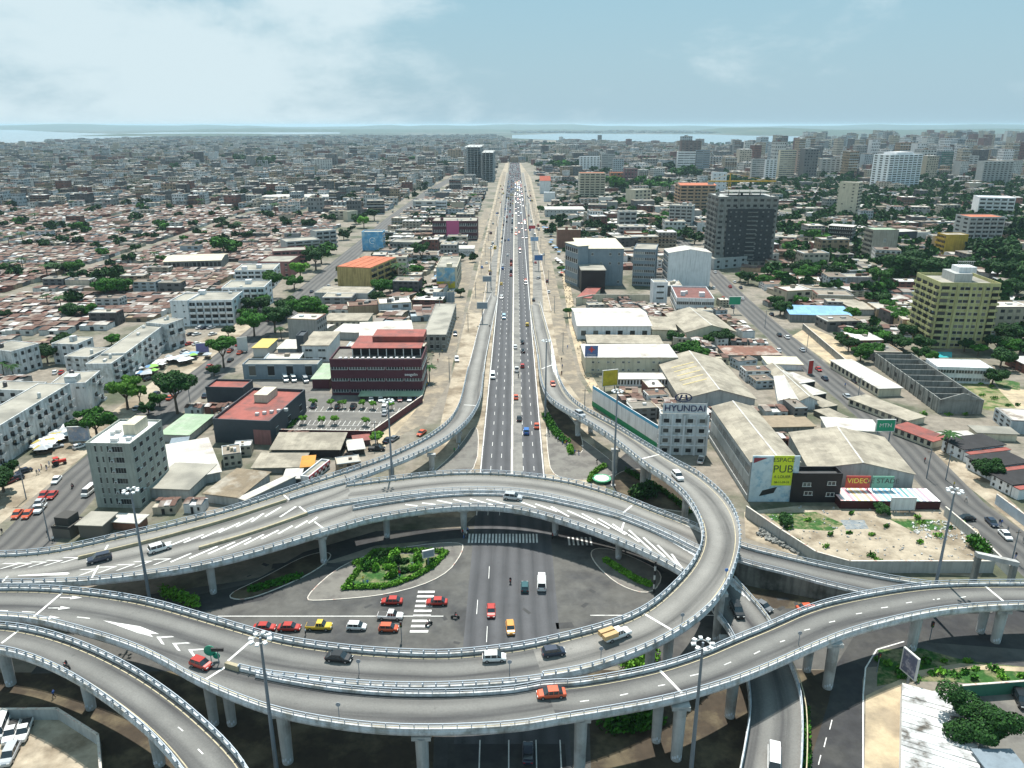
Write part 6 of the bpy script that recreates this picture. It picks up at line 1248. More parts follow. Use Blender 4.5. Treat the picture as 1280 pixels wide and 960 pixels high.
zone([(1000, 380), (1320, 380), (1330, 470), (1220, 450), (1060, 440)], (11, 10), AR, [('tin', 3, (.7, 1), (2.6, 4)), ('house', 1.5, (.6, .9), (3, 6))], .7, .1, None, 23)
zone([(-90, 190), (1400, 190), (1400, 225), (-90, 215)], (24, 24), .1, [('house', 6, (.6, 1), (4, 9)), ('block', 2.4, (.6, .9), (10, 18)), ('tin', 2, (.8, 1), (3, 4)), ('tower', .10, (.6, .9), (24, 34))], .72, .15, None, 7)
zone([(-120, 181), (1400, 185), (1400, 190), (-120, 190)], (34, 34), .2, [('house', 5, (.6, 1), (5, 10)), ('block', 1.6, (.6, .8), (12, 18)), ('tower', .05, (.5, .7), (24, 34))], .66, .2, None, 8)
zone([(840, 188), (1400, 188), (1400, 222), (980, 226), (880, 210)], (60, 60), .15, [('tower', 5, (.3, .45), (30, 62)), ('block', 5, (.4, .6), (12, 22))], .55, .3, None, 14)
zone([(1000, 178), (1400, 176), (1400, 188), (1000, 188)], (90, 90), .15, [('tower', 5, (.2, .35), (34, 68)), ('block', 3, (.4, .6), (14, 24))], .6, .3, None, 15)
zone([(380, 190), (840, 186), (860, 215), (640, 215), (400, 215)], (75, 75), .1, [('tower', 2, (.25, .4), (20, 34)), ('block', 5, (.3, .5), (12, 22))], .4, .3, None, 16)
zone([(700, 176), (990, 185), (1040, 176), (1400, 174), (1400, 185), (700, 184)], (42, 42), .2, [('house', 5, (.6, .9), (6, 11)), ('block', 1.4, (.6, .8), (12, 20)), ('tower', .1, (.4, .6), (26, 40))], .6, .2, None, 9)
zone([(60, 176.5), (215, 172), (620, 170), (640, 176), (700, 181), (60, 181)], (42, 42), .2, [('house', 5, (.6, .9), (6, 11)), ('block', 1.2, (.6, .8), (12, 18))], .6, .2, None, 10)
zone([(640, 163.5), (900, 164), (900, 166.5), (640, 166.2)], (70, 90), .2, [('house', 5, (.6, .9), (8, 14)), ('block', 1.2, (.5, .8), (12, 22))], .5, .2, None, 11)
LBL = {'tin': ('tin_roof_house', 'house', 'tin roofed houses of the low quarter', 'low house under patched rusty tin sheets in the crowded quarter left of the avenue', 'low house under pale and rusty tin sheets right of the highway'), 'house': ('concrete_house', 'house', 'flat roofed concrete houses of the town', 'flat roofed concrete house of two or three storeys in the town left of the highway', 'flat roofed concrete house among trees right of the highway'),
 'block': ('apartment_block', 'building', 'mid rise blocks of the town', 'plain mid rise block with rows of dark windows left of the highway', 'plain mid rise block with rows of dark windows right of the highway'), 'tower': ('tower_block', 'tower block', 'distant tower blocks', 'small distant tower block on the left side of the town', 'small distant tower block on the right side of the town')}
for kd in LBL:
    L = sorted([c for c in CAND if c[0] == kd], key=lambda c: (abs(c[1]) > c[2]*.72, c[2])); nm, cat, grp, l0, l1 = LBL[kd]
    lim = {'tin': 290, 'house': 270, 'block': 180, 'tower': 60}[kd]
    for c in L[:lim]:
        _, x, y, w_, d, h, a, v, q = c
        sz = ('long ' if w_ > d*1.35 else 'deep ' if d > w_*1.35 else 'square ')+('tall ' if h > {'tin': 3.1, 'house': 6.5, 'block': 13, 'tower': 30}[kd] else 'low ')
        put(nm, TM[kd, v][1], None, (x, y, 0), a, sz+{'tin': 'tin roofed house ', 'house': 'concrete house ', 'block': 'windowed town block ', 'tower': 'distant tower '}[kd]+where(x, y), cat, grp+(' left of the highway' if x < 0 else ' right of the highway'), scale=(w_, d, h))
    rest = L[lim:]
    if not rest: continue
    VS, FS, MS = [], [], []; off = 0
    for v in range(5):
        sel = [c for c in rest if c[7] == v]
        if not sel: continue
        b = TM[kd, v][0]; bv = np.array(b.v)
        for c in sel:
            _, x, y, w_, d, h, a, _, q = c; co, si = math.cos(a), math.sin(a)
            X = bv[:, 0]*w_; Y = bv[:, 1]*d; VS.append(np.stack([x+co*X-si*Y, y+si*X+co*Y, bv[:, 2]*h], 1)); FS.append([tuple(i+off for i in f) for f in b.f]); MS.append(b.m); off += len(bv)
    me = bpy.data.meshes.new('far_town'); V = np.concatenate(VS); F = [f for l in FS for f in l]
    me.from_pydata(V.tolist(), [], F)
    for m in (MIXW, TINR if kd == 'tin' else MIXR, DARK): me.materials.append(m)
    me.polygons.foreach_set('material_index', [i for l in MS for i in l]); me.update()
    put({'tin': 'tin_roof_quarter', 'house': 'far_town', 'block': 'far_town', 'tower': 'far_town'}[kd], me, None, kind='stuff')
# far trees as one mass
def scatter_trees(name, px, n, rr_, seed, m, cull=True):
    P = [tuple(un(*p).xy) for p in px]; rnd = random.Random(seed); x0 = min(p[0] for p in P); x1 = max(p[0] for p in P); y0 = min(p[1] for p in P); y1 = max(p[1] for p in P)
    T = [crown_mesh(s, 70, .34, 5) for s in (21, 22, 23)]; VS, FS = [], []; off = 0; k = 0; tries = 0
    while k < n and tries < n*8:
        tries += 1; x, y = rnd.uniform(x0, x1), rnd.uniform(y0, y1)
        if not inpoly(x, y, P) or (cull and not free(x, y, 2)): continue
        k += 1
        for q in range(rnd.choice((1, 1, 2, 4))):
            xx, yy = x+rnd.gauss(0, 9)*(q > 0), y+rnd.gauss(0, 9)*(q > 0); r = rnd.uniform(*rr_); b = T[rnd.randrange(3)]; bv = np.array(b.v)*r+np.array([xx, yy, r*.9]); VS.append(bv); FS += [tuple(i+off for i in f) for f in b.f]; off += len(bv)
    me = bpy.data.meshes.new(name); me.from_pydata(np.concatenate(VS).tolist(), [], FS); me.materials.append(m); put(name, me, None, kind='stuff')
scatter_trees('far_trees', [(-90, 182), (620, 180), (600, 215), (-90, 215)], 260, (5, 9), 1, LEAFD)
scatter_trees('far_trees', [(640, 180), (1400, 178), (1400, 232), (905, 232), (660, 215)], 900, (5, 9), 2, LEAFD)
scatter_trees('garden_trees', [(905, 228), (1380, 225), (1400, 470), (1290, 470), (1180, 450), (1080, 410), (1000, 380), (940, 335), (900, 300)], 900, (3.5, 6.5), 3, LEAFD)
scatter_trees('garden_trees', [(680, 228), (900, 228), (880, 330), (800, 300), (700, 330)], 260, (3, 6), 4, LEAFD)
scatter_trees('far_trees', [(-90, 215), (560, 215), (420, 300), (200, 400), (-90, 440)], 300, (2.5, 5.5), 5, LEAFD)
scatter_trees('garden_trees', [(480, 285), (600, 240), (590, 330), (560, 400), (420, 440), (400, 380)], 60, (2.5, 4.5), 6, LEAFD)
scatter_trees('far_trees', [(-90, 200), (600, 200), (596, 250), (250, 262), (-90, 262)], 160, (4, 8), 7, LEAFD)
# ------------------------------------------------------------------ vehicles
def carmesh(kind):
    """returns part builders: body, windows, wheel positions"""
    P = {'sedan': dict(L=4.5, W=1.78, zb=.28, belt=.86, top=1.42, nose=.72, tail=.84, c=(-1.75, -1.05, .55, 1.25)), 'hatch': dict(L=3.9, W=1.7, zb=.28, belt=.9, top=1.48, nose=.76, tail=.95, c=(-1.9, -1.55, .5, 1.2)),
         'suv': dict(L=4.7, W=1.9, zb=.34, belt=1.05, top=1.75, nose=.95, tail=1.1, c=(-2.25, -1.9, .5, 1.25)), 'pickup': dict(L=5.2, W=1.85, zb=.38, belt=1.05, top=1.75, nose=1.0, tail=1.05, c=(-.55, -.35, .75, 1.35)),
         'minibus': dict(L=5.4, W=1.95, zb=.35, belt=1.2, top=2.2, nose=1.15, tail=1.2, c=(-2.65, -2.55, 1.75, 2.35))}[kind]
    L, W = P['L']/2, P['W']/2; zb, be, tp = P['zb'], P['belt'], P['top']; b = MB()
    def ring(x, w_, z1): return [(x, -w_*.92, zb), (x, -w_, zb+.2), (x, -w_*.98, z1-.1), (x, -w_*.86, z1), (x, w_*.86, z1), (x, w_*.98, z1-.1), (x, w_, zb+.2), (x, w_*.92, zb)]
    c0, c1, c2, c3 = P['c']
    st = [(-L, W*.82, P['tail']-.12), (-L+.12, W*.95, P['tail']), (c0, W, max(be, P['tail'])), (0, W, be), (c3, W, be), (L-.35, W*.96, P['nose']+.06), (L-.08, W*.88, P['nose']-.08), (L, W*.8, P['nose']-.25)]
    b.loft([ring(*s) for s in st])
    if kind == 'pickup': b.box(-L+.15, -W*.8, be-.35, c0-.1, W*.8, be+.02, 1)
    w2 = W*.78
    b.box(c1, -w2, tp-.06, c2, w2, tp, 0)                 # roof panel
    for x in (c1+.02, (c1+c2)/2, c2-.05): 
        for s in (-1, 1): b.loft([[(x-.05, s*(W*.9), be-.02), (x+.05, s*(W*.9), be-.02), (x+.05, s*(W*.9-.05), be-.02), (x-.05, s*(W*.9-.05), be-.02)], [(x-.05, s*w2, tp-.03), (x+.05, s*w2, tp-.03), (x+.05, s*(w2-.05), tp-.03), (x-.05, s*(w2-.05), tp-.03)]])
    g = MB(); wb = W*.885
    g.loft([[(c0, -wb, be-.01), (c0, wb, be-.01), (c3, wb, be-.01), (c3, -wb, be-.01)], [(c1, -w2+.02, tp-.05), (c1, w2-.02, tp-.05), (c2, w2-.02, tp-.05), (c2, -w2+.02, tp-.05)]], cap=False)
    r = .31 if kind in ('sedan', 'hatch') else .37; wx = L*.62
    return b, g, r, wx, W, L, P
RUB = flat('tyre_rubber', (.02, .02, .02), .9); RIM = flat('wheel_rim', (.4, .4, .42), .35, .7); CG = flat('car_glass', (.02, .028, .035), .06, 0, .8); LAMP = flat('headlamp_glass', (.75, .75, .72), .15); TAIL = flat('tail_lamp', (.4, .02, .02), .3)
CM = {}
COL = {'red': (.40, .035, .025), 'orange': (.56, .10, .04), 'amber': (.62, .28, .06), 'yellow': (.62, .42, .04), 'white': (.74, .74, .73), 'black': (.012, .013, .015), 'silver': (.42, .44, .46), 'dark blue': (.025, .035, .06), 'blue': (.05, .15, .42), 'maroon': (.12, .015, .02), 'light blue': (.35, .5, .62), 'teal': (.02, .08, .09), 'grey': (.16, .17, .18)}
def paint(c): return flat('car_paint_'+c.replace(' ', '_'), COL[c], .28, .1, .6)
for k in ('sedan', 'hatch', 'suv', 'pickup', 'minibus'):
    b, g, r, wx, W, L, P = carmesh(k); wl = MB().tube((0, -.1, 0), (0, .1, 0), r, k=12).mesh('wheel', [RUB]); rm = MB().tube((0, -.115, 0), (0, .115, 0), r*.55, k=8).mesh('rim', [RIM]); hl = MB().box(-.06, -.2, -.08, .06, .2, .08).mesh('headlight', [LAMP]); tl = MB().box(-.05, -.16, -.1, .05, .16, .1).mesh('tail_light', [TAIL])
    s = MB(); s.v = list(b.v)+list(g.v); n = len(b.v); s.f = list(b.f)+[tuple(i+n for i in f) for f in g.f]; s.m = [0]*len(b.f)+[1]*len(g.f)
    for sx_ in (-wx, wx): s.box(sx_-r, -W*.97, 0, sx_+r, W*.97, r*1.6, 2)
    CM[k] = (b.mesh('body', [paint('white'), BLACK]), g.mesh('windows', [CG]), wl, rm, hl, tl, r, wx, W, L, P, s.mesh('car', [paint('white'), CG, RUB]))
def slot(o, m):
    o.material_slots[0].link = 'OBJECT'; o.material_slots[0].material = m
def car(label, kind, colr, pos, ang, tilt=0, group=None, simple=False):
    bm, gm, wl, rm, hl, tl, r, wx, W, L, P, sm = CM[kind]
    nm = {'pickup': 'pickup_truck', 'minibus': 'minibus'}.get(kind, 'car'); cat = {'pickup': 'pickup truck', 'minibus': 'minibus'}.get(kind, 'car')
    if simple:
        o = put(nm, sm, None, pos, ang, label, cat, group); slot(o, paint(colr)); return o
    t = thing(nm, label, cat, pos, ang, group)
    if tilt: t.rotation_euler = (0, -tilt, ang)
    o = put('body', bm, t); slot(o, paint(colr)); put('windows', gm, t)
    for sx_ in (-wx, wx):
        for sy in (-1, 1): w_ = put('wheel', wl, t, (sx_, sy*(W-.1), r)); put('rim', rm, w_)
    for sy in (-1, 1): put('headlight', hl, t, (L-.06, sy*W*.6, P['nose']-.18)); put('tail_light', tl, t, (-L+.04, sy*W*.66, P['tail']-.22))
    return t
def pcar(label, kind, colr, x, y, dx, dy, group=None, ground=False):
    a = un(x, y) if ground else cast(x, y); c = un(x+dx, y+dy) if ground else cast(x+dx, y+dy); d = c-a; tilt = 0
    if a.z > .1: d.z = max(-.08, min(.08, d.z/max(.1, d.xy.length)))*d.xy.length; tilt = math.atan2(d.z, d.xy.length)
    return car(label, kind, colr, a+Vector((0, 0, .015 if a.z > .1 else .03)), math.atan2(d.y, d.x), tilt, group)
V = [('dark blue estate car on the chevrons of the arch flyover', 'suv', 'dark blue', 125, 701, -10, 2.4), ('white off-roader following the dark blue car on the arch flyover', 'suv', 'white', 200, 688, 10, -3), ('pale silver off-roader at the top of the arch flyover', 'suv', 'silver', 641, 624, 10, 1),
 ('small red hatchback beside the flyover split', 'hatch', 'red', 252, 833, 10, 3.5), ('black saloon on the curve above the queue of taxis', 'sedan', 'black', 424, 825, 10, 1), ('white hatchback on the inner flyover above the junction', 'hatch', 'white', 618, 825, 10, -.4), ('dark hatchback behind the loaded pickup', 'hatch', 'dark blue', 692, 818, 10, -1.4),
 ('red orange saloon taxi alone on the outer flyover', 'sedan', 'orange', 689, 870, -10, .8), ('white off-roader climbing the top of the loop', 'suv', 'white', 847, 598, 6, 6), ('silver estate car on the loop beside the hoarding wall', 'suv', 'silver', 725, 520, 8, 4.5), ('small red taxi near the start of the loop', 'hatch', 'orange', 691, 482, 3, 6), ('black off-roader on the lower ramp under the loop', 'suv', 'black', 921, 766, 4.5, 9), ('white minibus at the bottom of the lower ramp', 'minibus', 'white', 967, 956, 0, 10)]
for a in V: pcar(*a)
GV = [('dark car in the shadow under the near flyover', 'sedan', 'dark blue', 660, 944, 0, -10), ('red saloon taxi at the back of the queue by the rail', 'sedan', 'red', 331, 787, 10, 0), ('red saloon taxi second in the queue', 'sedan', 'red', 362, 787, 10, 0), ('yellow pickup truck waiting in the queue', 'pickup', 'yellow', 399, 786, 10, .2), ('white hatchback waiting behind the white pickup', 'hatch', 'white', 446, 786, 10, .3),
 ('white pickup truck at the head of the queue', 'pickup', 'white', 488, 773, 10, .4), ('red orange hatchback in front of the white pickup', 'hatch', 'orange', 486, 788, 10, .2), ('red saloon left of the zebra stripes', 'sedan', 'red', 490, 754, -10, 0), ('red saloon right of the zebra stripes', 'sedan', 'red', 546, 755, -10, 0),
 ('red saloon taxi driving away from the camera through the junction', 'sedan', 'red', 614, 766, 0, 10), ('amber small taxi nearest the flyover in the junction', 'hatch', 'amber', 638, 788, 1, 8), ('dark teal small car in the junction', 'hatch', 'teal', 656, 736, 0, -10), ('white minibus in the junction beside the dark car', 'minibus', 'white', 677, 732, 0, -10), ('silver grey car beside the lower ramp', 'sedan', 'grey', 953, 760, 10, 6), ('red taxi half hidden by the outer flyover rail', 'sedan', 'orange', 1009, 763, 10, -.6),
 ('blue van approaching the arch flyover', 'suv', 'blue', 658, 541, 0, -10), ('red saloon just right of the blue van', 'sedan', 'orange', 671, 534, 0, -10), ('dark saloon above the blue van', 'sedan', 'black', 649, 525, 0, -10), ('red saloon close to the median', 'sedan', 'orange', 645, 498, 0, -10), ('red taxi beside the loop entrance', 'hatch', 'red', 653, 459, 0, -10), ('white pickup on the median lane', 'pickup', 'white', 646, 464, 0, -10), ('white minibus in the left outer lane', 'minibus', 'white', 616, 472, 0, 10), ('blue truck in the left carriageway', 'minibus', 'light blue', 630, 398, 0, 10), ('white car ahead of the blue truck', 'suv', 'white', 627, 373, 0, 10),
 ('yellow taxi in the right carriageway', 'hatch', 'yellow', 659, 407, 0, -10), ('dark car right of the median, upper of the pair', 'sedan', 'black', 653, 429, 0, -10), ('dark car right of the median, lower of the pair', 'sedan', 'black', 654, 440, 0, -10), ('white car left of the dark pair', 'sedan', 'white', 644, 435, 0, -10), ('dark car where the loop ramp splits off', 'sedan', 'black', 667, 376, 0, -10), ('maroon car on the loop ramp', 'sedan', 'maroon', 678, 434, 0, -10), ('light blue car on the loop ramp', 'sedan', 'light blue', 680, 442, 0, -10), ('white car on the right frontage road', 'sedan', 'white', 686, 366, 0, -10), ('white van on the left frontage road', 'suv', 'white', 571, 451, 1, 10), ('dark car parked beside the left frontage road', 'suv', 'dark blue', 569, 419, 1, 10), ('red orange saloon on the dusty curve outside the ramp', 'sedan', 'orange', 527, 543, -8, 6),
 ('orange taxi in the waiting column, left at the back', 'sedan', 'orange', 22, 645, -6, 7), ('orange taxi in the waiting column, right at the back', 'sedan', 'orange', 35, 645, -6, 7), ('silver saloon in the middle of the waiting column', 'sedan', 'silver', 49, 631, -6, 7), ('white pickup in the middle of the waiting column', 'pickup', 'white', 51, 638, -6, 7), ('red taxi at the front left of the waiting column', 'sedan', 'red', 55, 621, -6, 7), ('red taxi at the front right of the waiting column', 'sedan', 'red', 66, 621, -6, 7), ('pale blue saloon parked by the planted kerb', 'sedan', 'white', 71, 602, -6, 7), ('white van beside the grey six storey block', 'minibus', 'white', 112, 617, -7, 6), ('dark saloon on the dusty forecourt', 'sedan', 'dark blue', 30, 591, -10, 3), ('dark hatchback parked at the left forecourt', 'hatch', 'dark blue', 21, 600, -10, 3), ('maroon car next to the left frame edge', 'sedan', 'maroon', 12, 604, -10, 4), ('silver saloon in front of the market stalls', 'sedan', 'silver', 70, 560, 10, -2), ('white car parked under the advertising frame', 'hatch', 'white', 100, 560, 10, -3),
 ('dark saloon parked below the long white slab', 'sedan', 'black', 217, 452, 10, -3), ('pale saloon above the dark one below the slab', 'sedan', 'silver', 231, 441, 10, -3), ('black saloon parked among the stalls', 'sedan', 'black', 186, 475, 10, -3), ('white saloon in the inner courtyard', 'sedan', 'white', 69, 467, 3, -5), ('red car beside the white one in the courtyard', 'sedan', 'red', 77, 467, 3, -5), ('black car in the striped car park, right of two', 'suv', 'black', 442, 510, 3, -5), ('black car in the striped car park, left of two', 'hatch', 'black', 422, 510, 3, -5), ('dark car parked left in the striped car park', 'sedan', 'dark blue', 392, 509, 3, -5), ('white car in the striped car park under the lamp', 'suv', 'white', 481, 511, 2, -5), ('silver car below the white one in the striped car park', 'sedan', 'silver', 481, 518, 2, -5), ('white van outside the blue grey shed, left', 'minibus', 'white', 357, 476, 3, 5), ('white van outside the blue grey shed, middle', 'minibus', 'white', 367, 476, 3, 5), ('grey van outside the blue grey shed, right', 'minibus', 'silver', 382, 477, 3, 5), ('black pickup under the lime green tree', 'pickup', 'black', 471, 563, 10, 0), ('black saloon in front of the white shop roof', 'sedan', 'black', 439, 571, 10, 0), ('dark car right of the lime green tree', 'sedan', 'dark blue', 485, 552, 6, -4), ('grey car nearest the dusty curve', 'sedan', 'grey', 493, 550, 6, -4),
 ('black saloon parked beside the street wall', 'sedan', 'black', 1207, 650, -10, 0), ('dark saloon driving on the right avenue', 'sedan', 'dark blue', 1239, 655, 6, 6), ('white saloon driving behind the dark saloon on the right avenue', 'sedan', 'white', 1256, 671, 6, 6), ('dark car on the upper right avenue', 'sedan', 'black', 974, 420, -5, -5), ('red car on the right avenue', 'sedan', 'red', 1023, 463, 6, 5), ('white pickup in the showroom yard', 'pickup', 'white', 876, 577, 2, -6), ('dark car in the yard at the right frame edge', 'suv', 'black', 1276, 878, 3, 6), ('dark car on the avenue bend, upper', 'sedan', 'black', 924, 376, -4, -5), ('maroon car under the market roof', 'sedan', 'maroon', 1117, 525, 3, -4),
 ('white van leftmost in the bottom left lot', 'minibus', 'white', 2, 914, -3, 8), ('white pickup second in the bottom left lot', 'pickup', 'white', 15, 919, -3, 8), ('white open pickup third in the bottom left lot', 'pickup', 'white', 31, 917, -3, 8), ('silver estate car alone in the bottom left lot', 'suv', 'silver', 13, 947, -4, 8)]
for a in GV: pcar(*a, ground=True)
for i, (x, y, c) in enumerate([(239, 419, 'black'), (246, 419, 'white'), (250, 411, 'white'), (264, 411, 'silver'), (266, 419, 'white'), (237, 431, 'red'), (246, 431, 'white'), (256, 411, 'dark blue')]): pcar('%s car in the dirt car park below the balcony house' % c, 'sedan', c, x, y, 4, -1, 'cars in the dirt car park', True)
for i, (x, y, c) in enumerate([(524-4*i, 500+.2*i, c) for i, c in enumerate(('white', 'silver', 'maroon', 'black', 'white', 'silver'))]): pcar('%s car parked under the green hotel canopy' % c, 'sedan', c, x-8*i, y, 0, 5, 'cars under the hotel canopy', True)
rr = random.Random(12)
for i in range(22):                               # along the right avenue kerb
    t = rr.random(); k = rr.randrange(3, len(AVRW)-2); p = AVRW[k].lerp(AVRW[k+1], t); d = (AVRW[k+1]-AVRW[k]).normalized(); n = Vector((-d.y, d.x, 0)); sd_ = rr.choice((-8.4, 8.2, 2.2, -2.5)); c = rr.choice(('white', 'black', 'silver', 'red', 'dark blue'))
    car('%s car along the right avenue %s' % (c, where(p.x, p.y)), 'sedan', c, p+n*sd_+Vector((0, 0, .03)), math.atan2(d.y, d.x), 0, 'small cars along the right avenue')
for i in range(26):
    t = rr.random(); k = rr.randrange(3, len(AVLW)-2); p = AVLW[k].lerp(AVLW[k+1], t); d = (AVLW[k+1]-AVLW[k]).normalized(); n = Vector((-d.y, d.x, 0)); c = rr.choice(('white', 'black', 'silver', 'red', 'orange', 'dark blue'))
    car('%s car along the left avenue %s' % (c, where(p.x, p.y)), 'sedan', c, p+n*rr.choice((-9.5, 9.5, 2.5, -2.8))+Vector((0, 0, .03)), math.atan2(d.y, d.x), 0, 'small cars along the left avenue')
cnt = 0; lanes = [(-7.7, -1), (-4.7, -1), (-1.8, -1), (1.8, 1), (4.9, 1), (7.8, 1), (11.0, 1), (-10.4, -1)]
busy = {}
cols = ['white', 'white', 'silver', 'black', 'orange', 'red', 'dark blue', 'grey', 'white', 'blue', 'maroon', 'yellow']
Yc = 452
while Yc < 1750 and cnt < 225:
    for li, (lx, s) in enumerate(lanes):
        if li >= 6 and Yc < 640: continue
        pr_ = min(.75, .10+(Yc-450)/1500) * (1.15 if lx < 0 else .8)
        if rr.random() < pr_:
            y = Yc+rr.uniform(-2, 2); c = rr.choice(cols); k = rr.choice(('sedan', 'sedan', 'hatch', 'suv', 'minibus'))
            car('%s %s in lane %s of the %s carriageway, %s' % (c, {'minibus': 'minibus', 'suv': 'off-roader'}.get(k, 'car'), 'outer middle inner'.split()[[3, 2, 1, 1, 2, 3, 3, 3][li] and (3-[3, 2, 1, 1, 2, 3, 3, 3][li])], 'left' if lx < 0 else 'right', 'near the ramps' if y < 560 else 'before the cream tower' if y < 850 else 'level with the unfinished towers' if y < 1250 else 'at the far end'), k, c, Vector((XH(y)+lx, y, .03)), PI/2*(1 if s < 0 else 1)+(PI if s > 0 else 0), 0, 'highway traffic', simple=y > 560); cnt += 1
    Yc += 11+rr.uniform(0, 5)
me = CM['sedan'][-1]; bv = np.array([v.co[:] for v in me.vertices]); bf = [tuple(p.vertices) for p in me.polygons]; bmI = [p.material_index for p in me.polygons]
VS, FS, MS = [], [], []; off = 0
while Yc < 2600:
    for lx in (-10, -7.5, -4.5, -1.8, 1.8, 5, 8, 11):
        if rr.random() < .55:
            y = Yc+rr.uniform(-3, 3); VS.append(np.stack([-bv[:, 1]+XH(y)+lx, bv[:, 0]+y, bv[:, 2]], 1)); FS += [tuple(i+off for i in f) for f in bf]; q = rr.randrange(3); MS += [q if m == 0 else 3 for m in bmI]; off += len(bv)
    Yc += 12
m2 = bpy.data.meshes.new('far_traffic'); m2.from_pydata(np.concatenate(VS).tolist(), [], FS)
for m in (paint('white'), paint('dark blue'), paint('red'), CG): m2.materials.append(m)
m2.polygons.foreach_set('material_index', MS); put('far_traffic', m2, None, kind='stuff')
# parked rows on the frontage strips
for i in range(46):
    sd_ = rr.choice((-1, 1)); y = rr.uniform(470, 1300); c = rr.choice(cols); xx_ = XH(y)+sd_*18; car('%s vehicle parked on the dusty strip %s' % (c, where(xx_, y)), rr.choice(('sedan', 'suv', 'minibus')), c, Vector((XH(y)+sd_*rr.uniform(15, 24), y, .03)), PI/2+rr.gauss(0, .15), 0, 'vehicles on the frontage strips', simple=y > 560)
# loaded truck on the loop
t = pcar('white pickup truck loaded with two rows of tan crates on the flyover', 'pickup', 'white', 771, 797, 10, -3.6); TAN = mat('tan_crate', (.55, .38, .20), var=.2)
for sy in (-.62, .62):
    c = MB(); c.box(-3.2, -.46, 0, -.4, .46, .8); o = c.build('crate', TAN, None, loc=t.location+Matrix.Rotation(t.rotation_euler.z, 3, 'Z') @ Vector((0, sy, 1.06)), label='tan crate on the %s side of the loaded pickup' % ('near' if sy < 0 else 'far'), cat='crate', group='crates on the pickup'); o.rotation_euler = t.rotation_euler
# red tractor
t = thing('tractor', 'red tractor parked on the dusty forecourt', 'tractor', un(74, 581), .7); RD = flat('tractor_red', (.5, .03, .02), .4)
MB().box(-.2, -.4, .7, 2.0, .4, 1.5).build('bonnet', RD, t); MB().box(-1.5, -.9, .9, -.2, .9, 1.3).build('fender', RD, t); MB().box(-1.3, -.7, 2.3, .1, .7, 2.5).build('canopy', RD, t)
for x in (-1.2, 0): 
    for y in (-.6, .6): MB().tube((x, y, 1.2), (x, y, 2.3), .05, k=5).build('canopy_post', BLACK, t)
for x, r_, y in ((-.9, .8, .9), (-.9, .8, -.9), (1.5, .45, .7), (1.5, .45, -.7)): MB().tube((x, y-.15, r_), (x, y+.15, r_), r_, k=14).build('wheel', RUB, t)
# ------------------------------------------------------------------ people and motorcycles
def body_mesh(pose):
    me = bpy.data.meshes.new('person'); 
    if pose == 'stand': V_ = [(0, 0, .95), (0, 0, 1.25), (0, 0, 1.45), (0, 0, 1.56), (0, .01, 1.7), (.1, 0, .9), (.12, .03, .5), (.11, 0, .06), (.11, .14, .04), (-.1, 0, .9), (-.12, -.03, .5), (-.11, 0, .06), (-.11, .14, .04), (.19, 0, 1.42), (.25, -.02, 1.12), (.24, .08, .88), (-.19, 0, 1.42), (-.25, -.02, 1.12), (-.24, .08, .88)]
    elif pose == 'walk': V_ = [(0, 0, .95), (0, .02, 1.25), (0, .03, 1.45), (0, .05, 1.56), (0, .07, 1.7), (.1, 0, .9), (.11, .2, .5), (.11, .28, .06), (.11, .42, .05), (-.1, 0, .9), (-.12, -.06, .5), (-.11, -.34, .14), (-.11, -.22, .04), (.19, .03, 1.42), (.24, -.12, 1.14), (.23, -.16, .9), (-.19, .03, 1.42), (-.24, .12, 1.14), (-.23, .26, .93)]
    else: V_ = [(0, -.1, .85), (0, -.04, 1.12), (0, .04, 1.34), (0, .08, 1.45), (0, .12, 1.58), (.12, -.05, .82), (.2, .35, .78), (.2, .25, .36), (.2, .38, .34), (-.12, -.05, .82), (-.2, .35, .78), (-.2, .25, .36), (-.2, .38, .34), (.19, .05, 1.3), (.27, .25, 1.12), (.25, .5, 1.08), (-.19, .05, 1.3), (-.27, .25, 1.12), (-.25, .5, 1.08)]
    E_ = [(0, 1), (1, 2), (2, 3), (3, 4), (0, 5), (5, 6), (6, 7), (7, 8), (0, 9), (9, 10), (10, 11), (11, 12), (2, 13), (13, 14), (14, 15), (2, 16), (16, 17), (17, 18)]
    R_ = [.15, .14, .16, .06, .1, .1, .07, .05, .05, .1, .07, .05, .05, .065, .05, .045, .065, .05, .045]
    me.from_pydata(V_, E_, []); o = bpy.data.objects.new('person', me); C.objects.link(o); md = o.modifiers.new('skin', 'SKIN')
    for i, r_ in enumerate(R_): me.skin_vertices[0].data[i].radius = (r_, r_)
    me.skin_vertices[0].data[0].use_root = True
    sb = o.modifiers.new('sub', 'SUBSURF'); sb.levels = 1; sb.render_levels = 1
    dg = bpy.context.evaluated_depsgraph_get(); m2 = bpy.data.meshes.new_from_object(o.evaluated_get(dg)); bpy.data.objects.remove(o)
    return m2
SKIN = flat('brown_skin', (.09, .045, .03), .6)
def person_mesh(pose, top, bot):
    m = BODY[pose].copy(); m.materials.clear()
    for q in (flat('cloth_'+bot, CLO[bot], .9), flat('cloth_'+top, CLO[top], .9), SKIN, BLACK): m.materials.append(q)
    for p in m.polygons:
        z, y = p.center.z, p.center.y; ax = abs(p.center.x); s = 1.5 if pose != 'ride' else 1.38
        p.material_index = 3 if z > s+.17 else 2 if z > s or (ax > .2 and z < (1.1 if pose != 'ride' else .9) and z > .7 and pose != 'ride') else 1 if z > (.95 if pose != 'ride' else .9) else 0
    return m
CLO = {'white': (.7, .7, .7), 'black': (.02, .02, .025), 'blue': (.06, .14, .4), 'red': (.4, .04, .03), 'green': (.05, .3, .08), 'grey': (.2, .2, .2), 'yellow': (.6, .45, .05)}
BODY = {q: body_mesh(q) for q in ('stand', 'walk', 'ride')}
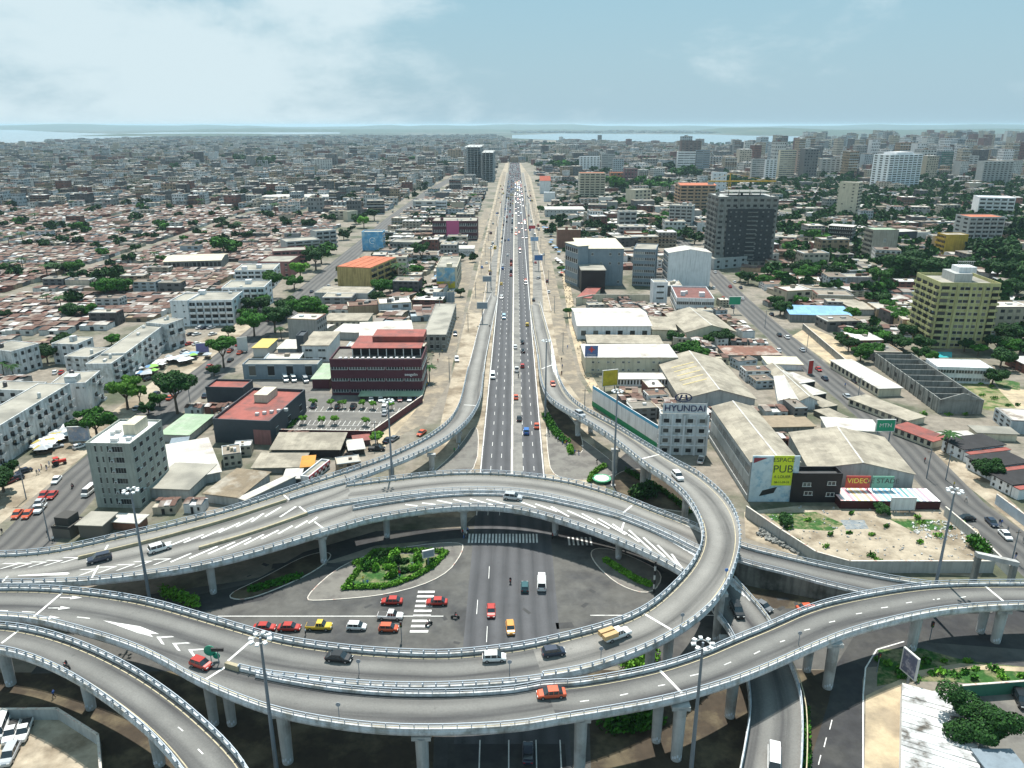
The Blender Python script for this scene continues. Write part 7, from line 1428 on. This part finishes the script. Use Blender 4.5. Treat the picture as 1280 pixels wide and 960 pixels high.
def person(label, x, y, pose, top, bot, rz, group=None, ground=True, pos=None):
    p = pos if pos is not None else (un(x, y) if ground else cast(x, y))
    return put('person', person_mesh(pose, top, bot), None, p+Vector((0, 0, .05)), rz, label, 'person', group)
tops = list(CLO)
rr = random.Random(5)
for i in range(7): person('person in a %s top waiting by the left pier at the crossing' % tops[i % 7], 577+rr.uniform(0, 10), 664+rr.uniform(0, 10), 'stand' if i % 2 else 'walk', tops[i % 7], rr.choice(('black', 'blue', 'grey')), rr.uniform(0, 6), 'people at the crossing')
for i in range(6): person('person in a %s top standing right of the zebra crossing' % tops[(i*2+1) % 7], 689+rr.uniform(0, 8), 667+rr.uniform(0, 7), 'stand', tops[(i*2+1) % 7], rr.choice(('black', 'blue', 'grey')), rr.uniform(0, 6), 'people at the crossing')
for i, (x, y, p, t, b_, l) in enumerate([(67, 678, 'walk', 'white', 'black', 'person in a white top walking beside the cluttered hut'), (60, 670, 'stand', 'black', 'grey', 'person in black standing by the street pole'), (1269, 698, 'walk', 'black', 'blue', 'dark dressed person walking on the right pavement'), (1137, 814, 'stand', 'white', 'grey', 'person in white in the shadow of the outer flyover'), (382, 794, 'stand', 'white', 'black', 'person standing beside the queue of taxis'), (568, 566, 'walk', 'green', 'black', 'person in green under the left ramp'), (573, 561, 'stand', 'white', 'blue', 'person in white under the left ramp'), (728, 562, 'stand', 'white', 'grey', 'person in white on the slip road under the loop'), (746, 580, 'walk', 'black', 'black', 'person in black on the slip road under the loop'), (1056, 484, 'walk', 'blue', 'black', 'person in blue walking on the avenue pavement by the market'), (3, 668, 'walk', 'black', 'grey', 'person crossing the left avenue at the frame edge'), (68, 872, 'walk', 'blue', 'black', 'person in blue walking in the shadow of the corner ramp')]): person(l, x, y, p, t, b_, i*1.3)
PW = [((30, 600), (110, 560), 'on the forecourt of the left avenue'), ((150, 545), (260, 450), 'by the stalls of the left avenue'), ((505, 540), (560, 430), 'on the left frontage road'), ((700, 460), (716, 380), 'on the right frontage strip'), ((1150, 575), (1290, 690), 'on the right avenue pavement'), ((440, 735), (560, 700), 'near the hedged island'), ((720, 570), (690, 540), 'under the loop ramp')]
for i in range(56):
    a, c, wl_ = PW[i % 7]; t_ = rr.random(); tp = tops[(i*3+i//7) % 7]; person('person in a %s top and %s trousers %s' % (tp, ('black', 'blue', 'grey')[i % 3], wl_), lerp(a[0], c[0], t_)+rr.uniform(-5, 5), lerp(a[1], c[1], t_)+rr.uniform(-3, 3), ('walk', 'stand')[i % 2], tp, ('black', 'blue', 'grey')[i % 3], rr.uniform(0, 6), 'people '+wl_)
def moto(label, x, y, dx, dy, rider='black', ground=True, group=None):
    a = un(x, y) if ground else cast(x, y); c = un(x+dx, y+dy) if ground else cast(x+dx, y+dy); an = math.atan2((c-a).y, (c-a).x)-PI/2; a = a+Vector((0, 0, .02))
    t = thing('motorcycle', label, 'motorcycle', a, an, group)
    for wy in (-.65, .65): MB().tube((-.05, wy, .3), (.05, wy, .3), .3, k=12).build('wheel', RUB, t)
    MB().box(-.13, -.35, .35, .13, .35, .68).build('engine', BLACK, t); MB().box(-.13, -.1, .68, .13, .38, .9).build('fuel_tank', RD, t); MB().box(-.12, -.7, .7, .12, -.1, .8).build('seat', BLACK, t)
    MB().tube((0, .65, .3), (0, .42, 1.0), .04, k=5).tube((-.35, .42, 1.02), (.35, .42, 1.02), .03, k=5).build('handlebar', BLACK, t)
    return put('person', person_mesh('ride', rider, 'grey'), None, a, an, 'rider in %s on the %s' % (rider, label.replace('motorcycle', 'motorbike')), 'person', group)
for a in [('motorcycle crossing beside the zebra stripes', 536, 782, -8, 4, 'grey'), ('motorcycle stopped at the kerb line of the junction', 569, 773, 10, 0, 'black'), ('motorcycle heading to the zebra crossing', 638, 729, -1, 8, 'black'), ('motorcycle on the left avenue ahead of the taxis', 91, 610, -6, 7, 'black'), ('motorcycle on the right pavement strip of the highway', 702, 468, 1, 8, 'black'), ('motorcycle beside the white pickup on the median lane', 648, 472, 0, -8, 'black'), ('motorcycle on the left ramp shoulder', 612, 410, 0, 8, 'black')]: moto(*a)
moto('motorcycle hugging the rail of the corner ramp', 84, 835, -10, -5, 'black', False)
# ------------------------------------------------------------------ masts, poles, signs
def mast(label, X, Y, h=28, r0=.38, n=8):
    t = thing('floodlight_mast', label, 'lamp post', (X, Y, 0)); MB().tube((0, 0, 0), (0, 0, h), r0, .16, 12).build('pole', DARKSTEEL, t); MB().box(-.6, -.6, 0, .6, .6, .25).build('base_plate', CONC, t)
    b = MB(); [b.tube((math.cos(2*PI*k/16)*1.0, math.sin(2*PI*k/16)*1.0, h-.3), (math.cos(2*PI*(k+1)/16)*1.0, math.sin(2*PI*(k+1)/16)*1.0, h-.3), .07, k=5) for k in range(16)]; b.build('ring', FRAME, t)
    for k in range(n):
        a = 2*PI*k/n; c, s = math.cos(a), math.sin(a); m = MB(); m.loft([[(-.2, 0, .15), (.2, 0, .15), (.2, 0, -.1), (-.2, 0, -.1)], [(-.26, .6, .1), (.26, .6, .1), (.26, .6, -.16), (-.26, .6, -.16)]]); m.build('lamp_head', flat('lamp_white', (.75, .77, .78), .5), t, loc=(c*1.0, s*1.0, h-.2), rz=a-PI/2)
for l, X, Y in (('tall floodlight mast rising left of the arch flyover', -73.97, 134.5), ('tall floodlight mast behind the outer flyover on the right', 85.9, 134.5), ('tall floodlight mast at the bottom left in front of the flyover split', -34.75, 89.2), ('tall floodlight mast at the bottom right in front of the outer flyover', 26.1, 88.1), ('tall floodlight mast beside the left ramp', -31.9, 185.7), ('tall floodlight mast beside the loop piers', 28.1, 193.2), ('tall floodlight mast at the start of the loop ramp', un(683, 425, 28).x, un(683, 425, 28).y)): mast(l, X, Y)
for k, Y in enumerate((470, 560, 650, 750, 860, 980)):
    mast('floodlight mast of the far highway row, %s from the ramps' % ['first', 'second', 'third', 'fourth', 'fifth', 'sixth'][k], XH(Y)+(14 if k % 2 else -14), Y, 24, .3, 6)
def pole(label, x, y, h, arm=None, lean=0):
    t = thing('street_pole', label, 'pole', un(x, y)); MB().tube((0, 0, 0), (lean, 0, h), .16, .1, 8).build('post', DARKSTEEL, t)
    if arm: MB().box(-arm, -.06, h-.9, arm, .06, h-.75).build('crossarm', BARK, t)
    return t
for a in [('dark pole on the left forecourt verge', 33, 624, 10, 1), ('utility pole with a crossarm beside the cluttered hut', 62, 676, 10, 1.2), ('pole at the edge of the striped car park', 470, 560, 9, 1), ('slim pole in front of the mural building', 550, 398, 11, 1), ('slim pole on the right avenue by the market roof', 1072, 500, 9, 1), ('pole on the right avenue above the widest beige roof', 1158, 598, 9, 1), ('pole on the right avenue pavement near the terraced houses', 1182, 600, 9, .8), ('small pole beside the dark saloon at the right', 1265, 700, 8, .6), ('pole at the bend of the right avenue', 956, 410, 9, 1), ('pole by the bare orange lot on the avenue', 1008, 440, 9, 1), ('pole on the pavement of the left avenue', 238, 505, 9, 1)]: pole(*a)
for i in range(26):
    Y = 250+i*38; sd_ = -1 if i % 2 else 1; o = pole('thin lamp pole along the %s frontage road of the highway' % ('left' if sd_ < 0 else 'right'), *pr(XH(Y)+sd_*(22 if Y > 300 else 25), Y), 9, .9); o['group'] = 'lamp poles of the frontage roads'
sp = thing('striped_post', 'black and white banded post under the right end of the arch', 'post', un(817, 741))
for k in range(7): MB().tube((0, 0, k*1.1), (0, 0, k*1.1+1.1), .22, k=8).build('band', FRAME if k % 2 else BLACK, sp)
for l, x, y in (('small double sign post on the divider in front of the queue', 449, 842), ('slim road sign on the near rail at the bottom left', 424, 897), ('small road sign on the divider rail, centre', 637, 843), ('small road sign on the divider above the red saloon', 751, 826), ('road sign at the outer edge of the loop', 852, 783), ('blue road sign at the outer loop rail', 907, 726), ('no entry sign on the rail of the outer flyover', 998, 806)):
    p = cast(x, y); t = thing('road_sign', l, 'road sign', p); MB().tube((0, 0, 0), (0, 0, 2.6), .06, k=6).build('post', DARKSTEEL, t); MB().tube((0, -.05, 2.4), (0, .03, 2.4), .36, k=14).build('plate', flat('sign_blue_plate', (.08, .2, .5)) if 'blue' in l else flat('sign_back', (.25, .27, .3)), t)
t = thing('road_sign', 'green direction sign standing at the flyover split', 'road sign', cast(264, 826)); MB().tube((0, -.05, 2.0), (0, .05, 2.0), 1.0, k=16).build('plate', flat('sign_green', (.01, .28, .17)), t); MB().tube((1.0, -.05, 1.0), (1.0, .05, 1.0), .6, k=14).build('plate', flat('sign_green', (.01, .28, .17)), t); MB().tube((0, .08, 0), (0, .08, 2), .07, k=6).build('post', DARKSTEEL, t)
t = thing('traffic_light', 'signal post with white box at the flyover split', 'traffic light', cast(274, 829)); MB().tube((0, 0, 0), (0, 0, 3), .09, k=6).build('post', DARKSTEEL, t); MB().box(-1, -.15, 2.4, 1, .15, 3.0).build('signal_head', BLACK, t)
for l, x, y in (('traffic light at the kerb in front of the red taxi queue', 502, 800), ('traffic light in the corner of the right island', 1096, 840), ('traffic light pole beside the outer flyover pier', 1162, 800)):
    t = thing('traffic_light', l, 'traffic light', un(x, y)); MB().tube((0, 0, 0), (0, 0, 3.6), .09, k=6).build('post', DARKSTEEL, t); h = MB(); h.box(-.22, -.2, 3.0, .22, .2, 4.2); h.build('signal_head', BLACK, t)
    for k, cl in enumerate(((.3, .02, .02), (.35, .2, .02), (.02, .2, .06))): MB().tube((0, -.24, 3.9-k*.36), (0, -.2, 3.9-k*.36), .12, k=8).build('lens', flat('lens%s' % 'abc'[k], cl), t)
def board(label, x, y, w_, h, z, m, rz=0, legs=1, txt=None, tm=None, ts=1.5):
    t = thing('billboard', label, 'billboard', un(x, y), rz); MB().box(-w_/2, -.15, z, w_/2, .15, z+h).build('panel', m, t)
    b = MB(); b.box(-w_/2-.2, -.2, z-.2, w_/2+.2, .2, z-.003); b.box(-w_/2-.2, -.2, z+h+.003, w_/2+.2, .2, z+h+.2); b.box(-w_/2-.2, -.2, z, -w_/2-.003, .2, z+h); b.box(w_/2+.003, -.2, z, w_/2+.2, .2, z+h); b.build('frame', FRAME, t)
    for k in range(legs): xx = 0 if legs == 1 else (-w_*.35+k*w_*.7/(legs-1)); MB().tube((xx, .3, 0), (xx, .3, z), .22, k=8).build('leg', DARKSTEEL, t)
    if txt: text(txt, ts, t, tm, (0, -.17, z+h/2), (PI/2, 0, 0))
    return t
SB = flat('board_grey_blue', (.22, .26, .30), .7); BBL = flat('board_blue', (.05, .15, .38), .7); BGR = flat('board_green', (.02, .28, .15), .7)
board('billboard with a white frame on a leg above the corrugated shed', 1131, 862, 3.2, 4.2, 3.4, mat('poster_dark', (.16, .17, .24), var=.3, alt=(.45, .42, .45), altamt=.35, altscale=1), -1.3)
board('lower grey billboard above the left ramp', 603, 405, 5, 3, 8, SB, 0, 1); board('upper grey billboard above the left ramp', 609, 364, 5, 3, 6, SB, 0, 1)
board('blue billboard beside the right frontage road', 673, 338, 5.5, 3.5, 7, BBL); board('pale blue billboard further along the right frontage road', 668, 312, 6, 3, 7, flat('board_pale', (.25, .4, .6)), 0); board('red banner board on the right frontage road', 665, 293, 6, 3, 5, flat('board_red', (.5, .05, .06)))
board('green lettered board over the right avenue', 1102, 561, 5.5, 3.6, 6, BGR, 0, 2, 'MTN', PAINT, 1.8); board('green board at the upper right avenue', 917, 392, 6, 4, 5, BGR, 0, 1); board('orange and white fuel station board on the avenue', 304, 440, 4, 6, .6, mat('board_white', (.7, .7, .68), var=.1), .3, 2)
board('small slanted advertising board inside the hedged island', 536, 708, 2.4, 1.5, 2.6, SB, .4); board('advertising frame of faded posters at the stalls', 101, 556, 6, 4.5, 1.5, mat('poster_faded', (.35, .38, .46), var=.3, alt=(.6, .5, .45), altamt=.4, altscale=.8), .1, 2); board('poster frame at the end of the parked cars', 254, 443, 5, 4, 1, mat('poster_violet', (.22, .2, .38), var=.3), .2, 2)
board('yellow lattice advertising frame above the white arcades', 762, 488, 6, 6, 2, mat('lattice_yellow', (.55, .45, .05), var=.3), .3, 2); board('red and white fuel price column beside the avenue', 1012, 468, 2, 5.5, .3, mat('column_red', (.5, .06, .05)), .2, 1)
board('white litter board leaning behind the round bush', 1127, 640, 6, 3.2, .8, WHITE, 0, 2)
r = thing('roundel', 'green and white round bed between the loop piers', 'planter', un(752, 601)); MB().tube((0, 0, 0), (0, 0, .9), 2.2, 2.7, 20).build('rim', flat('roundel_green', (.03, .25, .12)), r); MB().tube((0, 0, .9), (0, 0, 1.0), 2.1, 1.9, 20).build('centre', PAINT, r)
pf = thing('portal_frame', 'bare concrete portal frame between the lot and the outer flyover', 'frame', un(1214, 736)); a = un(1258, 748)-un(1214, 736)
MB().box(-.5, -.5, 0, .5, .5, 8).build('column', RAW, pf); MB().box(a.x-.5, a.y-.5, 0, a.x+.5, a.y+.5, 8).build('column', RAW, pf); MB().loft([[(-.6, -.6, 8), (-.6, -.6, 9), (-.6, .6, 9), (-.6, .6, 8)], [(a.x+.6, a.y-.6, 8), (a.x+.6, a.y-.6, 9), (a.x+.6, a.y+.6, 9), (a.x+.6, a.y+.6, 8)]]).build('beam', CONC, pf)
# market stalls, umbrellas, clutter along the left avenue forecourts
rr = random.Random(9); SCOL = [('white', (.72, .72, .72)), ('yellow', (.6, .5, .05)), ('blue', (.15, .3, .5)), ('green', (.25, .5, .1)), ('grey', (.4, .42, .44)), ('red', (.5, .12, .08))]
def stall(x, y, c, i, where):
    t = thing('market_stall', '%s canopied market stall %s' % (SCOL[c][0], where), 'stall', un(x, y), rr.uniform(0, 3), 'market stalls '+where); s = rr.uniform(1.2, 2.2); b = MB()
    for k in range(4): a0 = k*PI/2+PI/4; a1 = a0+PI/2; b.poly([(math.cos(a0)*s*1.4, math.sin(a0)*s*1.4, 2.1), (math.cos(a1)*s*1.4, math.sin(a1)*s*1.4, 2.1), (0, 0, 2.9)])
    b.build('canopy', flat('canopy_'+SCOL[c][0], SCOL[c][1], .8), t); MB().tube((0, 0, 0), (0, 0, 2.85), .05, k=5).build('post', FRAME, t); MB().box(-s*.7, -s*.5, .3, s*.7, s*.5, .9).build('counter', BARK, t)
for i in range(44): u = rr.random(); stall(lerp(50, 92, u)+rr.uniform(-4, 4), lerp(566, 540, u)+rr.uniform(-4, 5), rr.choice((0, 0, 0, 4, 4, 1)), i, 'below the nearest white slab')
for i in range(26): u = rr.random(); stall(lerp(165, 262, u)+rr.uniform(-6, 6), lerp(470, 438, u)+rr.uniform(-2, 9), rr.choice((0, 4, 0, 2, 0, 4, 0, 3)), i, 'below the longest white slab')
for i in range(26): u = rr.random(); stall(lerp(505, 575, u**.7)+rr.uniform(-4, 4), lerp(400, 300, u)+rr.uniform(-4, 4), rr.choice((0, 4, 2, 3, 5)), i, 'in the yards left of the highway')
for i in range(20): u = rr.random(); stall(lerp(676, 706, u)+rr.uniform(1, 9), lerp(280, 360, u), rr.choice((0, 4, 2, 5)), i, 'on the right frontage strip')
def rubble(name, label, px, n, m, s=.5, seed=1):
    rnd = random.Random(seed); P = [tuple(un(*p).xy) for p in px]; x0, x1 = min(p[0] for p in P), max(p[0] for p in P); y0, y1 = min(p[1] for p in P), max(p[1] for p in P); b = MB(); k = 0
    while k < n:
        x, y = rnd.uniform(x0, x1), rnd.uniform(y0, y1)
        if not inpoly(x, y, P): continue
        k += 1; q = s*rnd.uniform(.3, 1.4); p = Vector((x, y, q*.3)); u = Vector((rnd.gauss(0, 1), rnd.gauss(0, 1), rnd.gauss(0, .4))).normalized(); b.tube(p-u*q*.6, p+u*q*.6, q*.5, q*.35, 5)
    b.build(name, m, kind='stuff')
rubble('rubble', '', [(944, 668), (950, 660), (1012, 690), (1020, 704)], 260, RAW, .7, 2)
rubble('litter', '', [(930, 640), (1000, 632), (1180, 638), (1222, 662), (1240, 700), (1225, 710), (1100, 706), (1010, 690)], 220, CONC, .35, 3)
rubble('litter', '', [(1130, 656), (1190, 650), (1215, 680), (1150, 672)], 120, FRAME, .45, 4)
rubble('rubble', '', [(488, 478), (560, 400), (575, 395), (520, 478)], 300, PALE, .8, 5)
rubble('litter', '', [(708, 345), (752, 490), (735, 490), (700, 345)], 300, SAND, .5, 6)
rubble('litter', '', [(500, 400), (572, 330), (580, 330), (560, 400)], 160, FRAME, 1.0, 7)
for i in range(60):                                # weeds scattered over bare ground
    x, y, g = [(rr.uniform(945, 1230), rr.uniform(640, 705), 0), (rr.uniform(1150, 1290), rr.uniform(480, 520), 1), (rr.uniform(1090, 1280), rr.uniform(825, 850), 2)][i % 3]
    leafstrip('weed', ('bright ' if i % 2 else 'dark ')+['tuft of weeds in the bare concrete lot', 'tuft of weeds on the dry lawn beside the villa', 'tuft of grass on the verge under the outer flyover'][g]+(', left part' if x < (1080, 1220, 1180)[g] else ', right part')+(', far side' if y < (672, 500, 838)[g] else ', near side'), 'weeds', [(x, y), (x+3, y-1)], rr.uniform(.8, 2.2), rr.uniform(.3, .9), (LEAF, LEAF2)[i % 2], 60, .25, seed=i+50, group=['weeds in the bare lot', 'weeds on the dry lawn', 'grass tufts on the verge'][g])
b = MB(); pline(b, (1079, 868), (1079, 1000), .25, .03)
for q_ in range(3): pline(b, (1040-q_*7, 900+q_*22), (1037-q_*7, 912+q_*22), .15, .03)
pline(b, (1079, 868), (1082, 835), .25, .03); pline(b, (1082, 835), (1096, 812), .25, .03); pline(b, (1096, 812), (1130, 802), .25, .03)
for x_ in (600, 636, 670, 700): pline(b, (x_, 925), (x_-(640-x_)*.06, 1000), .2, .03)
b.build('road_marking', PAINT, kind='structure')
# lane studs, manholes and repairs on the junction
b = MB(); rr = random.Random(3)
for i in range(46):
    x, y = rr.uniform(-60, 60), rr.uniform(119, 158); s = rr.uniform(.3, 2.2); a = rr.uniform(0, PI); u = Vector((math.cos(a), math.sin(a)*.5, 0))*s; v = Vector((-u.y, u.x, 0))*rr.uniform(.2, .6); p = Vector((x, y, .014+i*.00005)); b.quad(p-u-v, p+u-v*.7, p+u*.8+v, p-u+v)
b.build('road_patch', mat('patch_asphalt', (.06, .06, .06), var=.3), kind='stuff')
# ------------------------------------------------------------------ air
hb = MB(); hb.box(-42000, -500, -2.0, 42000, 58000, 118); me = hb.mesh('haze', []); hm = bpy.data.materials.new('air'); hm.use_nodes = True; t = hm.node_tree; t.nodes.clear(); o = N(t, 'ShaderNodeOutputMaterial'); v = N(t, 'ShaderNodeVolumePrincipled'); v.inputs['Color'].default_value = (.62, .86, 1.0, 1); v.inputs['Density'].default_value = 5e-5; v.inputs['Anisotropy'].default_value = .3
t.links.new(v.outputs[0], o.inputs['Volume']); me.materials.append(hm); put('haze', me, None, kind='stuff')
